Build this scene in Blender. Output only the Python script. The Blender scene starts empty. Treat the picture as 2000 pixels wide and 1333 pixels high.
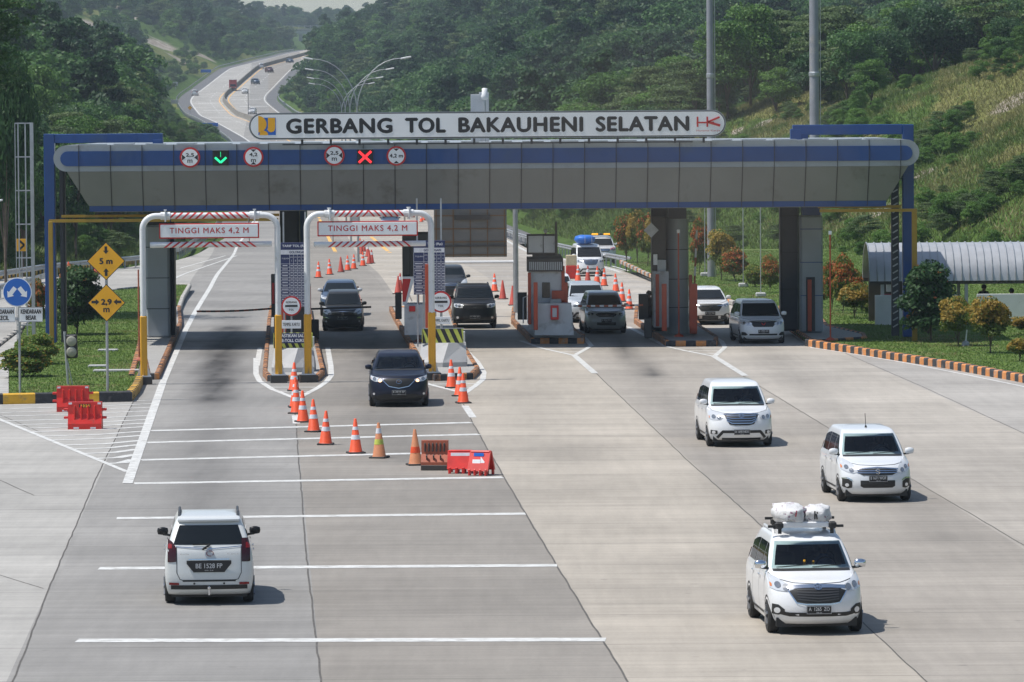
import bpy, math, random
import numpy as np
from mathutils import Vector, Matrix, noise as mnoise

R = math.radians
random.seed(7)
rng = np.random.default_rng(7)
scene = bpy.context.scene
col = scene.collection

# ------------------------------------------------------------------ camera
FPX = 9800.0
CAM = Vector((0, 0, 9.25))
PITCH = math.atan(448.5 / FPX)
ROLL = 0.007
r0 = Vector((1, 0, 0))
fwd = Vector((0, math.cos(PITCH), -math.sin(PITCH)))
u0 = r0.cross(fwd)
cr = math.cos(ROLL) * r0 - math.sin(ROLL) * u0
cu = math.sin(ROLL) * r0 + math.cos(ROLL) * u0
cam_d = bpy.data.cameras.new('camera')
cam = bpy.data.objects.new('camera', cam_d)
col.objects.link(cam)
cam.matrix_world = Matrix(((cr.x, cu.x, -fwd.x, CAM.x), (cr.y, cu.y, -fwd.y, CAM.y), (cr.z, cu.z, -fwd.z, CAM.z), (0, 0, 0, 1)))
cam_d.lens = FPX / 2000 * 36
cam_d.sensor_width = 36
cam_d.clip_start = 1
cam_d.clip_end = 20000
scene.camera = cam

# ------------------------------------------------------------------ light
SUN_EL = R(63)
SUN_TO = Vector((-math.cos(SUN_EL) * 0.985, -math.cos(SUN_EL) * 0.12, math.sin(SUN_EL))).normalized()
w = bpy.data.worlds.new('World')
scene.world = w
w.use_nodes = True
nt = w.node_tree
nt.nodes.clear()
wo = nt.nodes.new('ShaderNodeOutputWorld')
bg = nt.nodes.new('ShaderNodeBackground')
sky = nt.nodes.new('ShaderNodeTexSky')
sky.sky_type = 'NISHITA'
sky.sun_disc = False
sky.sun_elevation = SUN_EL
sky.sun_rotation = math.atan2(SUN_TO.x, SUN_TO.y)
sky.air_density = 1.0
sky.dust_density = 0.6
sky.ozone_density = 1.0
bg.inputs['Strength'].default_value = 0.088
nt.links.new(sky.outputs[0], bg.inputs['Color'])
nt.links.new(bg.outputs[0], wo.inputs['Surface'])
sl = bpy.data.lights.new('sun', 'SUN')
sl.energy = 4.2
sl.angle = R(0.6)
sl.color = (1.0, 0.96, 0.9)
so = bpy.data.objects.new('sun', sl)
so.rotation_euler = SUN_TO.to_track_quat('Z', 'Y').to_euler()
col.objects.link(so)
scene.view_settings.view_transform = 'Standard'
scene.view_settings.look = 'None'
scene.view_settings.gamma = 1
scene.view_settings.exposure = 0.44
scene.cycles.max_bounces = 6
scene.cycles.diffuse_bounces = 4
scene.cycles.glossy_bounces = 3
scene.cycles.transparent_max_bounces = 12
scene.cycles.volume_bounces = 0
scene.cycles.use_denoising = True

# ------------------------------------------------------------------ helpers
def ray(px, py):
    return (cr * ((px - 1000) / FPX) + cu * ((666.5 - py) / FPX) + fwd)
def P(px, py, z=0.0):
    d = ray(px, py)
    t = (z - CAM.z) / d.z
    return CAM + d * t
def PY(px, py, Y):
    d = ray(px, py)
    return CAM + d * (Y / d.y)
# the road's long profile (metres up at each distance)
RD = np.array([0, 235, 300, 400, 550, 800, 1000, 1290, 1430, 1500, 1660, 2000, 2300, 2600, 9000.])
RZ = np.array([0, 0, -.4, -2.0, -2.3, 1.0, 4.0, 8.7, 13.4, 16.3, 24, 33, 38, 42, 42.])
_yy = np.linspace(0, 9000, 9001)
_zz = np.interp(_yy, RD, RZ)
_k = np.hanning(41); _k /= _k.sum()
_zs = np.convolve(np.pad(_zz, 20, mode='edge'), _k, mode='valid')
_zs[:230] = 0
def road_z(Y): return np.interp(Y, _yy, _zs)
def rz(Y): return float(road_z(Y))
def G(px, py, dz=0.0):
    """point where the line of sight meets the road surface"""
    d = ray(px, py)
    lo = 30.0
    Y = lo
    prev = None
    while Y < 2400:
        z = CAM.z + d.z * Y / d.y
        g = z - rz(Y) - dz
        if g <= 0 and prev is not None:
            Y0 = Y - 1.0
            t = prev / (prev - g)
            Y = Y0 + t
            return CAM + d * (Y / d.y)
        prev = g
        Y += 1.0
    return CAM + d * (Y / d.y)

class MB:
    def __init__(s): s.v = []; s.f = []; s.m = []
    def add(s, vs, fs, m=0):
        o = len(s.v)
        s.v.extend([tuple(v) for v in vs])
        for f in fs:
            s.f.append(tuple(o + i for i in f)); s.m.append(m)
    def box(s, c, d, m=0, M=None):
        x, y, z = d[0] / 2, d[1] / 2, d[2] / 2
        vs = [Vector((sx * x, sy * y, sz * z)) for sz in (-1, 1) for sy in (-1, 1) for sx in (-1, 1)]
        if M is not None: vs = [M @ v for v in vs]
        vs = [v + Vector(c) for v in vs]
        s.add(vs, [(0, 2, 3, 1), (4, 5, 7, 6), (0, 1, 5, 4), (2, 6, 7, 3), (0, 4, 6, 2), (1, 3, 7, 5)], m)
    def bbox(s, c, d, b=.02, m=0, M=None):
        """box with chamfered edges"""
        x, y, z = d[0] / 2, d[1] / 2, d[2] / 2
        b = min(b, x * .9, y * .9, z * .9)
        vs = []; idx = {}
        for sx in (-1, 1):
            for sy in (-1, 1):
                for sz in (-1, 1):
                    for a in range(3):
                        p = [sx * (x - b), sy * (y - b), sz * (z - b)]
                        p[a] += (sx, sy, sz)[a] * b
                        idx[(sx, sy, sz, a)] = len(vs); vs.append(Vector(p))
        fs = []
        S = (-1, 1)
        for sg in S:
            fs.append([idx[(sg, a, c_, 0)] for a, c_ in ((-1, -1), (1, -1), (1, 1), (-1, 1))][::sg])
            fs.append([idx[(a, sg, c_, 1)] for a, c_ in ((-1, -1), (1, -1), (1, 1), (-1, 1))][::-sg])
            fs.append([idx[(a, c_, sg, 2)] for a, c_ in ((-1, -1), (1, -1), (1, 1), (-1, 1))][::sg])
        for a in S:
            for c_ in S:
                fs.append([idx[(a, c_, -1, 0)], idx[(a, c_, 1, 0)], idx[(a, c_, 1, 1)], idx[(a, c_, -1, 1)]])
                fs.append([idx[(a, -1, c_, 0)], idx[(a, 1, c_, 0)], idx[(a, 1, c_, 2)], idx[(a, -1, c_, 2)]])
                fs.append([idx[(-1, a, c_, 1)], idx[(1, a, c_, 1)], idx[(1, a, c_, 2)], idx[(-1, a, c_, 2)]])
                for e in S: fs.append([idx[(a, c_, e, 0)], idx[(a, c_, e, 1)], idx[(a, c_, e, 2)]])
        if M is not None: vs = [M @ v for v in vs]
        s.add([v + Vector(c) for v in vs], fs, m)
    def beam(s, a, b, wd, ht=None, m=0):
        a, b = Vector(a), Vector(b); ht = ht or wd
        d = b - a; L = d.length
        if L < 1e-6: return
        q = d.to_track_quat('Y', 'Z').to_matrix()
        s.box((a + b) / 2, (wd, L, ht), m, q)
    def tube(s, pts, r, n=8, m=0, caps=True):
        pts = [Vector(p) for p in pts]
        rs = r if isinstance(r, (list, tuple)) else [r] * len(pts)
        o = len(s.v)
        t0 = (pts[1] - pts[0]).normalized()
        ref = Vector((0, 0, 1)) if abs(t0.z) < .9 else Vector((1, 0, 0))
        nx = t0.cross(ref).normalized()
        for i, p in enumerate(pts):
            if i == 0: t = t0
            elif i == len(pts) - 1: t = (pts[i] - pts[i - 1]).normalized()
            else: t = ((pts[i + 1] - p).normalized() + (p - pts[i - 1]).normalized()).normalized()
            nx = (nx - t * nx.dot(t)).normalized()
            ny = t.cross(nx)
            for k in range(n):
                a = 2 * math.pi * k / n
                s.v.append(tuple(p + (nx * math.cos(a) + ny * math.sin(a)) * rs[i]))
        for i in range(len(pts) - 1):
            for k in range(n):
                a, b = o + i * n + k, o + i * n + (k + 1) % n
                s.f.append((a, b, b + n, a + n)); s.m.append(m)
        if caps:
            s.f.append(tuple(o + k for k in range(n))[::-1]); s.m.append(m)
            s.f.append(tuple(o + (len(pts) - 1) * n + k for k in range(n))); s.m.append(m)
    def lathe(s, prof, c=(0, 0, 0), n=16, m=0, M=None, ms=None):
        """prof: (radius, height) pairs, axis z"""
        o = len(s.v); c = Vector(c)
        for (r, h) in prof:
            for k in range(n):
                a = 2 * math.pi * k / n
                v = Vector((r * math.cos(a), r * math.sin(a), h))
                if M is not None: v = M @ v
                s.v.append(tuple(v + c))
        for i in range(len(prof) - 1):
            for k in range(n):
                a, b = o + i * n + k, o + i * n + (k + 1) % n
                s.f.append((a, b, b + n, a + n)); s.m.append(ms[i] if ms else m)
        s.f.append(tuple(o + k for k in range(n))[::-1]); s.m.append(ms[0] if ms else m)
        s.f.append(tuple(o + (len(prof) - 1) * n + k for k in range(n))); s.m.append(ms[-1] if ms else m)
    def prism(s, poly, z0, z1, m=0, M=None, side=None):
        """poly (x,y) counter-clockwise, extruded in z"""
        n = len(poly)
        vs = [Vector((p[0], p[1], z0)) for p in poly] + [Vector((p[0], p[1], z1)) for p in poly]
        if M is not None: vs = [M @ v for v in vs]
        o = len(s.v); s.v.extend([tuple(v) for v in vs])
        s.f.append(tuple(o + i for i in range(n))[::-1]); s.m.append(m)
        s.f.append(tuple(o + n + i for i in range(n))); s.m.append(m)
        for i in range(n):
            j = (i + 1) % n
            s.f.append((o + i, o + j, o + n + j, o + n + i)); s.m.append(m if side is None else side)
    def build(s, name, mats, parent=None, smooth=False, loc=None, ang=None):
        me = bpy.data.meshes.new(name)
        me.from_pydata(s.v, [], s.f)
        mats = mats if isinstance(mats, (list, tuple)) else [mats]
        for mt in mats: me.materials.append(mt)
        if len(mats) > 1: me.polygons.foreach_set('material_index', s.m)
        if smooth:
            me.polygons.foreach_set('use_smooth', [True] * len(me.polygons))
            if ang is not None: me.set_sharp_from_angle(angle=R(ang))
        me.update()
        o = bpy.data.objects.new(name, me)
        col.objects.link(o)
        if parent is not None: o.parent = parent
        if loc is not None: o.location = loc
        return o

def tag(o, label=None, cat=None, group=None, kind=None):
    if label: o['label'] = label
    if cat: o['category'] = cat
    if group: o['group'] = group
    if kind: o['kind'] = kind
    return o
def thing(name, label, cat, loc=(0, 0, 0), rotz=0, group=None):
    o = bpy.data.objects.new(name, None)
    o.empty_display_size = .2
    col.objects.link(o); o.location = loc; o.rotation_euler = (0, 0, rotz)
    return tag(o, label, cat, group)
def children(o): return [c for c in bpy.data.objects if c.parent == o]
KIDS = {}
def copy_tree(o, parent=None, kids=None):
    c = o.copy(); col.objects.link(c); c.parent = parent
    for ch in (kids if kids is not None else list(o.children)):
        d = ch.copy(); col.objects.link(d); d.parent = c
        for g in list(ch.children):
            e = g.copy(); col.objects.link(e); e.parent = d
    return c

FACE = Matrix(((1, 0, 0), (0, 0, -1), (0, 1, 0)))  # text plane -> faces the camera side (-Y)
_tc = {}
def text_geo(s, bold=0.0, sp=1.0):
    key = (s, bold, sp)
    if key in _tc: return _tc[key]
    cu_ = bpy.data.curves.new('t', 'FONT'); cu_.body = s; cu_.offset = bold; cu_.space_character = sp
    cu_.extrude = 0; cu_.resolution_u = 4
    cu_.space_line = .95
    cu_.align_x = 'CENTER'
    ob = bpy.data.objects.new('t', cu_); col.objects.link(ob)
    dg = bpy.context.evaluated_depsgraph_get()
    me = ob.evaluated_get(dg).to_mesh()
    vs = np.array([v.co[:] for v in me.vertices]); fs = [tuple(p.vertices) for p in me.polygons]
    ob.evaluated_get(dg).to_mesh_clear()
    bpy.data.objects.remove(ob); bpy.data.curves.remove(cu_)
    lo, hi = vs.min(0), vs.max(0)
    vs[:, :2] -= (lo[:2] + hi[:2]) / 2
    _tc[key] = (vs, fs, hi[0] - lo[0], hi[1] - lo[1])
    return _tc[key]
def add_text(mb, s, c, w_, h_, m=0, M=FACE, bold=0.0, sp=1.0, depth=0.004):
    """letters fitted in w_ x h_, centre c; bold strokes come from slightly shifted layers"""
    vs, fs, tw, th = text_geo(s, 0.0, sp)
    if w_ is None: w_ = tw * h_ / th
    c = Vector(c); b = min(.075, bold * 4.5) * h_
    offs = [(0, 0)] if not bold else [(0, 0), (b, 0), (-b, 0), (0, b * .8), (0, -b * .8)]
    for i, (ox, oy) in enumerate(offs):
        out = [M @ Vector((v[0] * (w_ - 2 * b) / tw + ox, v[1] * (h_ - 2 * b) / th + oy, depth + i * .0006)) + c for v in vs]
        mb.add(out, fs, m)

# ------------------------------------------------------------------ materials
def nodes(name):
    m = bpy.data.materials.new(name); m.use_nodes = True
    t = m.node_tree; b = t.nodes['Principled BSDF']
    return m, t, b
def mat(name, c, rough=.5, metal=0, var=0.0, scale=3.0, coat=0, emit=0, bump=0, bscale=20, dirt=None, dirts=1.2, dthr=(.55, .7), spec=.5):
    m, t, b = nodes(name)
    b.inputs['Roughness'].default_value = rough; b.inputs['Metallic'].default_value = metal
    b.inputs['Base Color'].default_value = (*c, 1)
    b.inputs['Coat Weight'].default_value = coat; b.inputs['Coat Roughness'].default_value = .04
    b.inputs['Specular IOR Level'].default_value = spec
    if emit:
        b.inputs['Emission Color'].default_value = (*c, 1); b.inputs['Emission Strength'].default_value = emit
    g = t.nodes.new('ShaderNodeNewGeometry')
    cur = None
    if var or dirt:
        n = t.nodes.new('ShaderNodeTexNoise'); n.inputs['Scale'].default_value = scale; n.inputs['Detail'].default_value = 5
        t.links.new(g.outputs['Position'], n.inputs['Vector'])
        mx = t.nodes.new('ShaderNodeMixRGB'); mx.blend_type = 'MIX'
        mr = t.nodes.new('ShaderNodeMapRange'); mr.inputs[1].default_value = .3; mr.inputs[2].default_value = .7
        t.links.new(n.outputs['Fac'], mr.inputs[0]); t.links.new(mr.outputs[0], mx.inputs['Fac'])
        mx.inputs['Color1'].default_value = (*[x * (1 - var) for x in c], 1)
        mx.inputs['Color2'].default_value = (*[min(1, x * (1 + var)) for x in c], 1)
        cur = mx.outputs[0]
    if dirt:
        n = t.nodes.new('ShaderNodeTexNoise'); n.inputs['Scale'].default_value = dirts; n.inputs['Detail'].default_value = 8; n.inputs['Roughness'].default_value = .7
        t.links.new(g.outputs['Position'], n.inputs['Vector'])
        mr = t.nodes.new('ShaderNodeMapRange'); mr.inputs[1].default_value = dthr[0]; mr.inputs[2].default_value = dthr[1]
        t.links.new(n.outputs['Fac'], mr.inputs[0])
        mx = t.nodes.new('ShaderNodeMixRGB'); t.links.new(mr.outputs[0], mx.inputs['Fac']); t.links.new(cur, mx.inputs['Color1'])
        mx.inputs['Color2'].default_value = (*dirt, 1); cur = mx.outputs[0]
    if cur is not None: t.links.new(cur, b.inputs['Base Color'])
    if bump:
        n = t.nodes.new('ShaderNodeTexNoise'); n.inputs['Scale'].default_value = bscale; n.inputs['Detail'].default_value = 6
        t.links.new(g.outputs['Position'], n.inputs['Vector'])
        bp = t.nodes.new('ShaderNodeBump'); bp.inputs['Strength'].default_value = bump; bp.inputs['Distance'].default_value = .05
        t.links.new(n.outputs['Fac'], bp.inputs['Height']); t.links.new(bp.outputs[0], b.inputs['Normal'])
    return m

def leafmat(name, c1, c2, c3=None, trans=.35, pos=False):
    """leaf colours differ per leaf and per plant"""
    m, t, b = nodes(name)
    g = t.nodes.new('ShaderNodeNewGeometry'); oi = t.nodes.new('ShaderNodeObjectInfo')
    n = t.nodes.new('ShaderNodeTexNoise'); n.inputs['Scale'].default_value = .35; n.inputs['Detail'].default_value = 3
    t.links.new(g.outputs['Position'], n.inputs['Vector'])
    a = t.nodes.new('ShaderNodeMath'); a.operation = 'ADD'
    t.links.new(g.outputs['Random Per Island'], a.inputs[0]); t.links.new(oi.outputs['Random'], a.inputs[1])
    a2 = t.nodes.new('ShaderNodeMath'); a2.operation = 'MULTIPLY_ADD'
    t.links.new(n.outputs['Fac'], a2.inputs[0]); a2.inputs[1].default_value = 1.2
    t.links.new(a.outputs[0], a2.inputs[2])
    mr = t.nodes.new('ShaderNodeMapRange'); mr.inputs[1].default_value = .6; mr.inputs[2].default_value = 2.6
    t.links.new(a2.outputs[0], mr.inputs[0])
    cr_ = t.nodes.new('ShaderNodeValToRGB'); cr_.color_ramp.elements[0].color = (*c1, 1); cr_.color_ramp.elements[1].color = (*c2, 1)
    t.links.new(mr.outputs[0], cr_.inputs[0])
    cur = cr_.outputs[0]
    if c3:
        r = t.nodes.new('ShaderNodeMapRange'); r.inputs[1].default_value = .5; r.inputs[2].default_value = .62
        n2 = t.nodes.new('ShaderNodeTexNoise'); n2.inputs['Scale'].default_value = 1.6; t.links.new(g.outputs['Position'], n2.inputs['Vector'])
        t.links.new(n2.outputs['Fac'], r.inputs[0])
        mm = t.nodes.new('ShaderNodeMath'); mm.operation = 'MULTIPLY'; t.links.new(r.outputs[0], mm.inputs[0]); t.links.new(g.outputs['Random Per Island'], mm.inputs[1])
        mx = t.nodes.new('ShaderNodeMixRGB'); mx.inputs['Color2'].default_value = (*c3, 1)
        t.links.new(mm.outputs[0], mx.inputs['Fac']); t.links.new(cur, mx.inputs['Color1']); cur = mx.outputs[0]
    t.links.new(cur, b.inputs['Base Color'])
    b.inputs['Roughness'].default_value = .55
    b.inputs['Specular IOR Level'].default_value = .3
    tr = t.nodes.new('ShaderNodeBsdfTranslucent'); t.links.new(cur, tr.inputs['Color'])
    ms = t.nodes.new('ShaderNodeMixShader'); ms.inputs[0].default_value = trans
    t.links.new(b.outputs[0], ms.inputs[1]); t.links.new(tr.outputs[0], ms.inputs[2])
    t.links.new(ms.outputs[0], t.nodes['Material Output'].inputs['Surface'])
    return m

M = {}
M['white'] = mat('white_paint', (.72, .73, .74), .4, var=.05, scale=2, dirt=(.45, .42, .38), dirts=3, dthr=(.58, .8))
M['sign_white'] = mat('sign_white', (.86, .87, .88), .35, var=.03, scale=.6)
M['road_white'] = mat('road_white', (.6, .6, .58), .6, var=.16, scale=2.5, dirt=(.36, .345, .32), dirts=3.5, dthr=(.48, .68))
M['road_yellow'] = mat('road_yellow', (.75, .42, .09), .6, var=.12, scale=2)
M['black'] = mat('black_paint', (.018, .018, .02), .5, var=.2)
M['dark'] = mat('dark_metal', (.035, .037, .042), .5, var=.2)
M['blue'] = mat('gate_blue', (.004, .05, .2), .35, var=.15, scale=.5, coat=.1, dirt=(.02, .06, .16), dirts=.6)
M['grey_trim'] = mat('grey_trim', (.3, .33, .35), .35, var=.06, scale=.7, dirt=(.24, .25, .25), dirts=.8)
M['panel'] = mat('grey_panel', (.185, .195, .192), .42, var=.1, scale=.45, dirt=(.12, .12, .11), dirts=.5)
M['seam'] = mat('seam', (.03, .03, .03), .8)
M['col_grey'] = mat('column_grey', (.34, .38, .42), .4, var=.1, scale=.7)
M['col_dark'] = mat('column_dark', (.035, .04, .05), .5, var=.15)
M['yellow'] = mat('pole_yellow', (.72, .36, .025), .42, var=.06, dirt=(.42, .2, .04), dirts=4, dthr=(.6, .75))
M['mustard'] = mat('mustard', (.36, .22, .02), .5, var=.08)
M['sign_yellow'] = mat('sign_yellow', (.85, .42, .01), .35, var=.03)
M['red'] = mat('sign_red', (.55, .02, .02), .4, var=.05)
M['orange'] = mat('orange_panel', (.48, .075, .03), .5, var=.1, dirt=(.4, .08, .04), dirts=2)
M['cone'] = mat('cone_orange', (.78, .085, .02), .5, var=.1, scale=5)
M['cone_old'] = mat('cone_faded', (.52, .2, .09), .65, var=.15, scale=5)
M['cone_red'] = mat('cone_red', (.42, .05, .03), .6, var=.15, scale=5)
M['reflect'] = mat('reflective_band', (.72, .72, .76), .3, var=.08, scale=9)
M['rubber'] = mat('rubber', (.025, .023, .022), .75, var=.2)
M['barrier_red'] = mat('barrier_red', (.6, .022, .015), .42, var=.15, scale=3, dirt=(.35, .06, .04), dirts=4)
M['barrier_old'] = mat('barrier_faded', (.38, .1, .05), .6, var=.2, scale=3, dirt=(.22, .09, .06), dirts=4)
M['sign_blue'] = mat('sign_blue', (.01, .13, .52), .35, var=.04)
M['navy'] = mat('board_navy', (.03, .04, .12), .45, var=.08)
M['galv'] = mat('galvanised', (.4, .42, .44), .4, metal=.5, var=.12, scale=4)
M['pole'] = mat('pole_grey', (.26, .27, .3), .5, metal=.2, var=.15, scale=1.2, dirt=(.36, .34, .3), dirts=.7)
M['kerb_o'] = mat('kerb_orange', (.6, .24, .07), .75, var=.2, scale=5, dirt=(.33, .3, .27), dirts=4, dthr=(.5, .68), bump=.3)
M['kerb_y'] = mat('kerb_yellow', (.72, .4, .03), .65, var=.12, scale=5, dirt=(.38, .27, .1), dirts=3, bump=.2)
M['kerb_k'] = mat('kerb_black', (.035, .037, .042), .75, var=.3, scale=5, dirt=(.16, .15, .14), dirts=4, dthr=(.55, .75), bump=.2)
M['kerb_w'] = mat('kerb_pale', (.4, .38, .35), .8, var=.2, scale=5, dirt=(.2, .19, .17), dirts=3, bump=.3)
M['slab'] = mat('island_slab', (.33, .32, .3), .8, var=.12, scale=1.5, dirt=(.2, .19, .18), dirts=1.5, bump=.2)
M['concrete'] = mat('concrete_block', (.42, .42, .42), .7, var=.1, scale=2, dirt=(.28, .27, .26), dirts=2, bump=.2)
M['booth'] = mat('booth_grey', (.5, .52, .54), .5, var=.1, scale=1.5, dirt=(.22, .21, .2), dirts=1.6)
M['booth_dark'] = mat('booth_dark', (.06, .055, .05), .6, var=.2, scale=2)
M['booth_glass'] = mat('booth_glass', (.02, .025, .025), .08)
M['asphalt'] = mat('asphalt', (.12, .12, .125), .85, var=.12, scale=.6, dirt=(.17, .165, .16), dirts=.3, bump=.2)
M['joint'] = mat('joint', (.095, .088, .08), .9, var=.3, scale=4)
M['gutter'] = mat('gutter_stone', (.36, .35, .33), .85, var=.25, scale=2, bump=.5, bscale=5)
M['roof_metal'] = mat('shelter_roof', (.46, .47, .49), .35, metal=.3, var=.08, scale=2)
M['bark'] = mat('bark', (.13, .1, .075), .9, var=.25, scale=4, bump=.5)
M['board_back'] = mat('board_back', (.21, .2, .18), .55, var=.1, scale=1)
M['board_rib'] = mat('board_rib', (.2, .11, .045), .6)
M['arrow_green'] = mat('led_green', (.02, .8, .3), .5, emit=1.1)
M['arrow_red'] = mat('led_red', (1, .03, .04), .5, emit=1.1)
M['lamp_amber'] = mat('lamp_amber', (1, .35, .02), .4, emit=1.2)
M['lamp_off'] = mat('lamp_glass', (.35, .34, .28), .25)
# ------------------------------------------------------------------ terrain
TLD = [0, 230, 283, 298, 318, 370, 450, 550, 800, 1000, 1290, 1430, 1660, 2000, 2300, 2600, 3000, 9000]
TLX = [-60, -48, -31.5, -29, -27.3, -26.3, -29, -33, -43, -57.5, -85, -97, -98, -93, -98, -104, -110, -110]
TRD = [0, 190, 230, 260, 300, 340, 400, 437, 550, 800, 1000, 1290, 1430, 1660, 2000, 2300, 2600, 3000, 9000]
TRX = [60, 36, 27, 25, 22, 18, 11, 6, -1, -12, -27, -55, -67, -68, -63, -66, -70, -75, -75]
XLD = [0, 212, 400, 550, 800, 1000, 1210, 1290, 1430, 1660, 2000, 2300, 2600, 3000]
XLX = [-8, -13.8, -22, -28, -38, -52.6, -71.6, -80, -92, -93, -88, -93, -99, -105]
XRD = [0, 242, 275, 315, 400, 437, 550, 800, 1000, 1210, 1290, 1430, 1660, 2000, 2300, 2600, 3000]
XRX = [20, 8.5, 7.5, 6.3, 1.5, 0, -6, -17, -31.5, -50.3, -58.7, -70.8, -72, -67, -72, -78, -84]
def smooth_tab(D, X, k):
    y = np.arange(0, 9001.); x = np.interp(y, D, X)
    kk = np.hanning(k); kk /= kk.sum()
    return np.convolve(np.pad(x, k // 2, mode='edge'), kk, mode='valid')
_tl = smooth_tab(TLD, TLX, 31); _tr = smooth_tab(TRD, TRX, 31)
_xl = smooth_tab(XLD, XLX, 161); _xr = smooth_tab(XRD, XRX, 161)
_ya = np.arange(0, 9001.)
_i0 = 420
_xl[:_i0] = np.interp(_ya[:_i0], XLD, XLX) ; _xr[:_i0] = np.interp(_ya[:_i0], XRD, XRX)
for arr, D, X in ((_xl, XLD, XLX), (_xr, XRD, XRX)):
    raw = np.interp(_ya, D, X); sm = smooth_tab(D, X, 161)
    b = np.clip((_ya - 340) / 200, 0, 1); arr[:] = raw * (1 - b) + sm * b
TL = lambda Y: np.interp(Y, _ya, _tl)
TR = lambda Y: np.interp(Y, _ya, _tr)
XL = lambda Y: np.interp(Y, _ya, _xl)
XR = lambda Y: np.interp(Y, _ya, _xr)
def vnoise(x, y, seed=0):
    """smooth value noise on arrays"""
    xi = np.floor(x).astype(np.int64); yi = np.floor(y).astype(np.int64)
    fx = x - xi; fy = y - yi
    fx = fx * fx * (3 - 2 * fx); fy = fy * fy * (3 - 2 * fy)
    def h(a, b):
        n = (a * 374761393 + b * 668265263 + seed * 974634777) & 0xffffffff
        n = ((n ^ (n >> 13)) * 1274126177) & 0xffffffff
        return ((n ^ (n >> 16)) & 0xffff) / 65535.0
    return (h(xi, yi) * (1 - fx) + h(xi + 1, yi) * fx) * (1 - fy) + (h(xi, yi + 1) * (1 - fx) + h(xi + 1, yi + 1) * fx) * fy
def sst(a, b, x):
    t = np.clip((x - a) / (b - a), 0, 1); return t * t * (3 - 2 * t)
def ground(X, Y):
    X = np.asarray(X, float); Y = np.asarray(Y, float)
    base = road_z(Y) - .4
    r = np.maximum(0, X - TR(Y)); l = np.maximum(0, TL(Y) - X)
    m = 1 - .62 * sst(480, 620, Y) * (1 - sst(660, 980, Y))
    slope_r = .66 - .2 * sst(500, 900, Y)
    Hr = 34 + 40 * sst(500, 1100, Y)
    zr = Hr * (1 - np.exp(-r * slope_r / Hr)) * m
    Hl = 45 + 55 * sst(900, 1700, Y)
    zl = Hl * (1 - np.exp(-l * .5 / Hl))
    bump = (vnoise(X / 23, Y / 34, 1) - .5) * 6 + (vnoise(X / 7, Y / 11, 2) - .5) * 1.6 + (vnoise(X / 60, Y / 130, 3) - .5) * 12
    k = np.clip((r + l) / 26, 0, 1)
    z = base + zr + zl + bump * k * (.45 + .55 * sst(300, 800, Y))
    far = 57 + (vnoise(X / 90, Y / 300, 5) - .5) * 9 + .16 * np.maximum(0, -170 - X) + .1 * np.maximum(0, X + 60)
    t = sst(2450, 2950, Y)
    z = z * (1 - t) + far * t
    z = z - sst(3300, 4600, Y) * 60
    return z

Ys = np.concatenate([np.arange(15, 240, 5.), np.arange(240, 520, 2.2), 520 * np.exp(np.linspace(0, math.log(3400 / 520), 190)), np.linspace(3500, 5000, 8)])
us = np.concatenate([np.linspace(-1, -.14, 22)[:-1], np.linspace(-.14, .14, 230), np.linspace(.14, 1, 22)[1:]])
vs = []; nx, ny = len(us), len(Ys)
XX = us[None, :] * (Ys[:, None] * .8 + 60)
YY = np.repeat(Ys[:, None], nx, 1)
ZZ = ground(XX, YY)
V = np.stack([XX, YY, ZZ], -1).reshape(-1, 3)
ii, jj = np.meshgrid(np.arange(ny - 1), np.arange(nx - 1), indexing='ij')
a = (ii * nx + jj).ravel()
F = np.stack([a, a + 1, a + nx + 1, a + nx], 1)
def np_mesh(name, V, F, mats, smooth=False, parent=None, midx=None):
    me = bpy.data.meshes.new(name)
    V = np.asarray(V, np.float32); F = np.asarray(F, np.int32); k = F.shape[1]
    me.vertices.add(len(V)); me.vertices.foreach_set('co', V.ravel())
    me.loops.add(F.size); me.loops.foreach_set('vertex_index', F.ravel())
    me.polygons.add(len(F)); me.polygons.foreach_set('loop_start', np.arange(0, F.size, k, dtype=np.int32))
    me.polygons.foreach_set('loop_total', np.full(len(F), k, np.int32))
    for m_ in (mats if isinstance(mats, (list, tuple)) else [mats]): me.materials.append(m_)
    if midx is not None: me.polygons.foreach_set('material_index', np.asarray(midx, np.int32))
    if smooth: me.polygons.foreach_set('use_smooth', np.ones(len(F), bool))
    me.update(); me.validate()
    if name: 
        o = bpy.data.objects.new(name, me); col.objects.link(o)
        if parent: o.parent = parent
        return o

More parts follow.
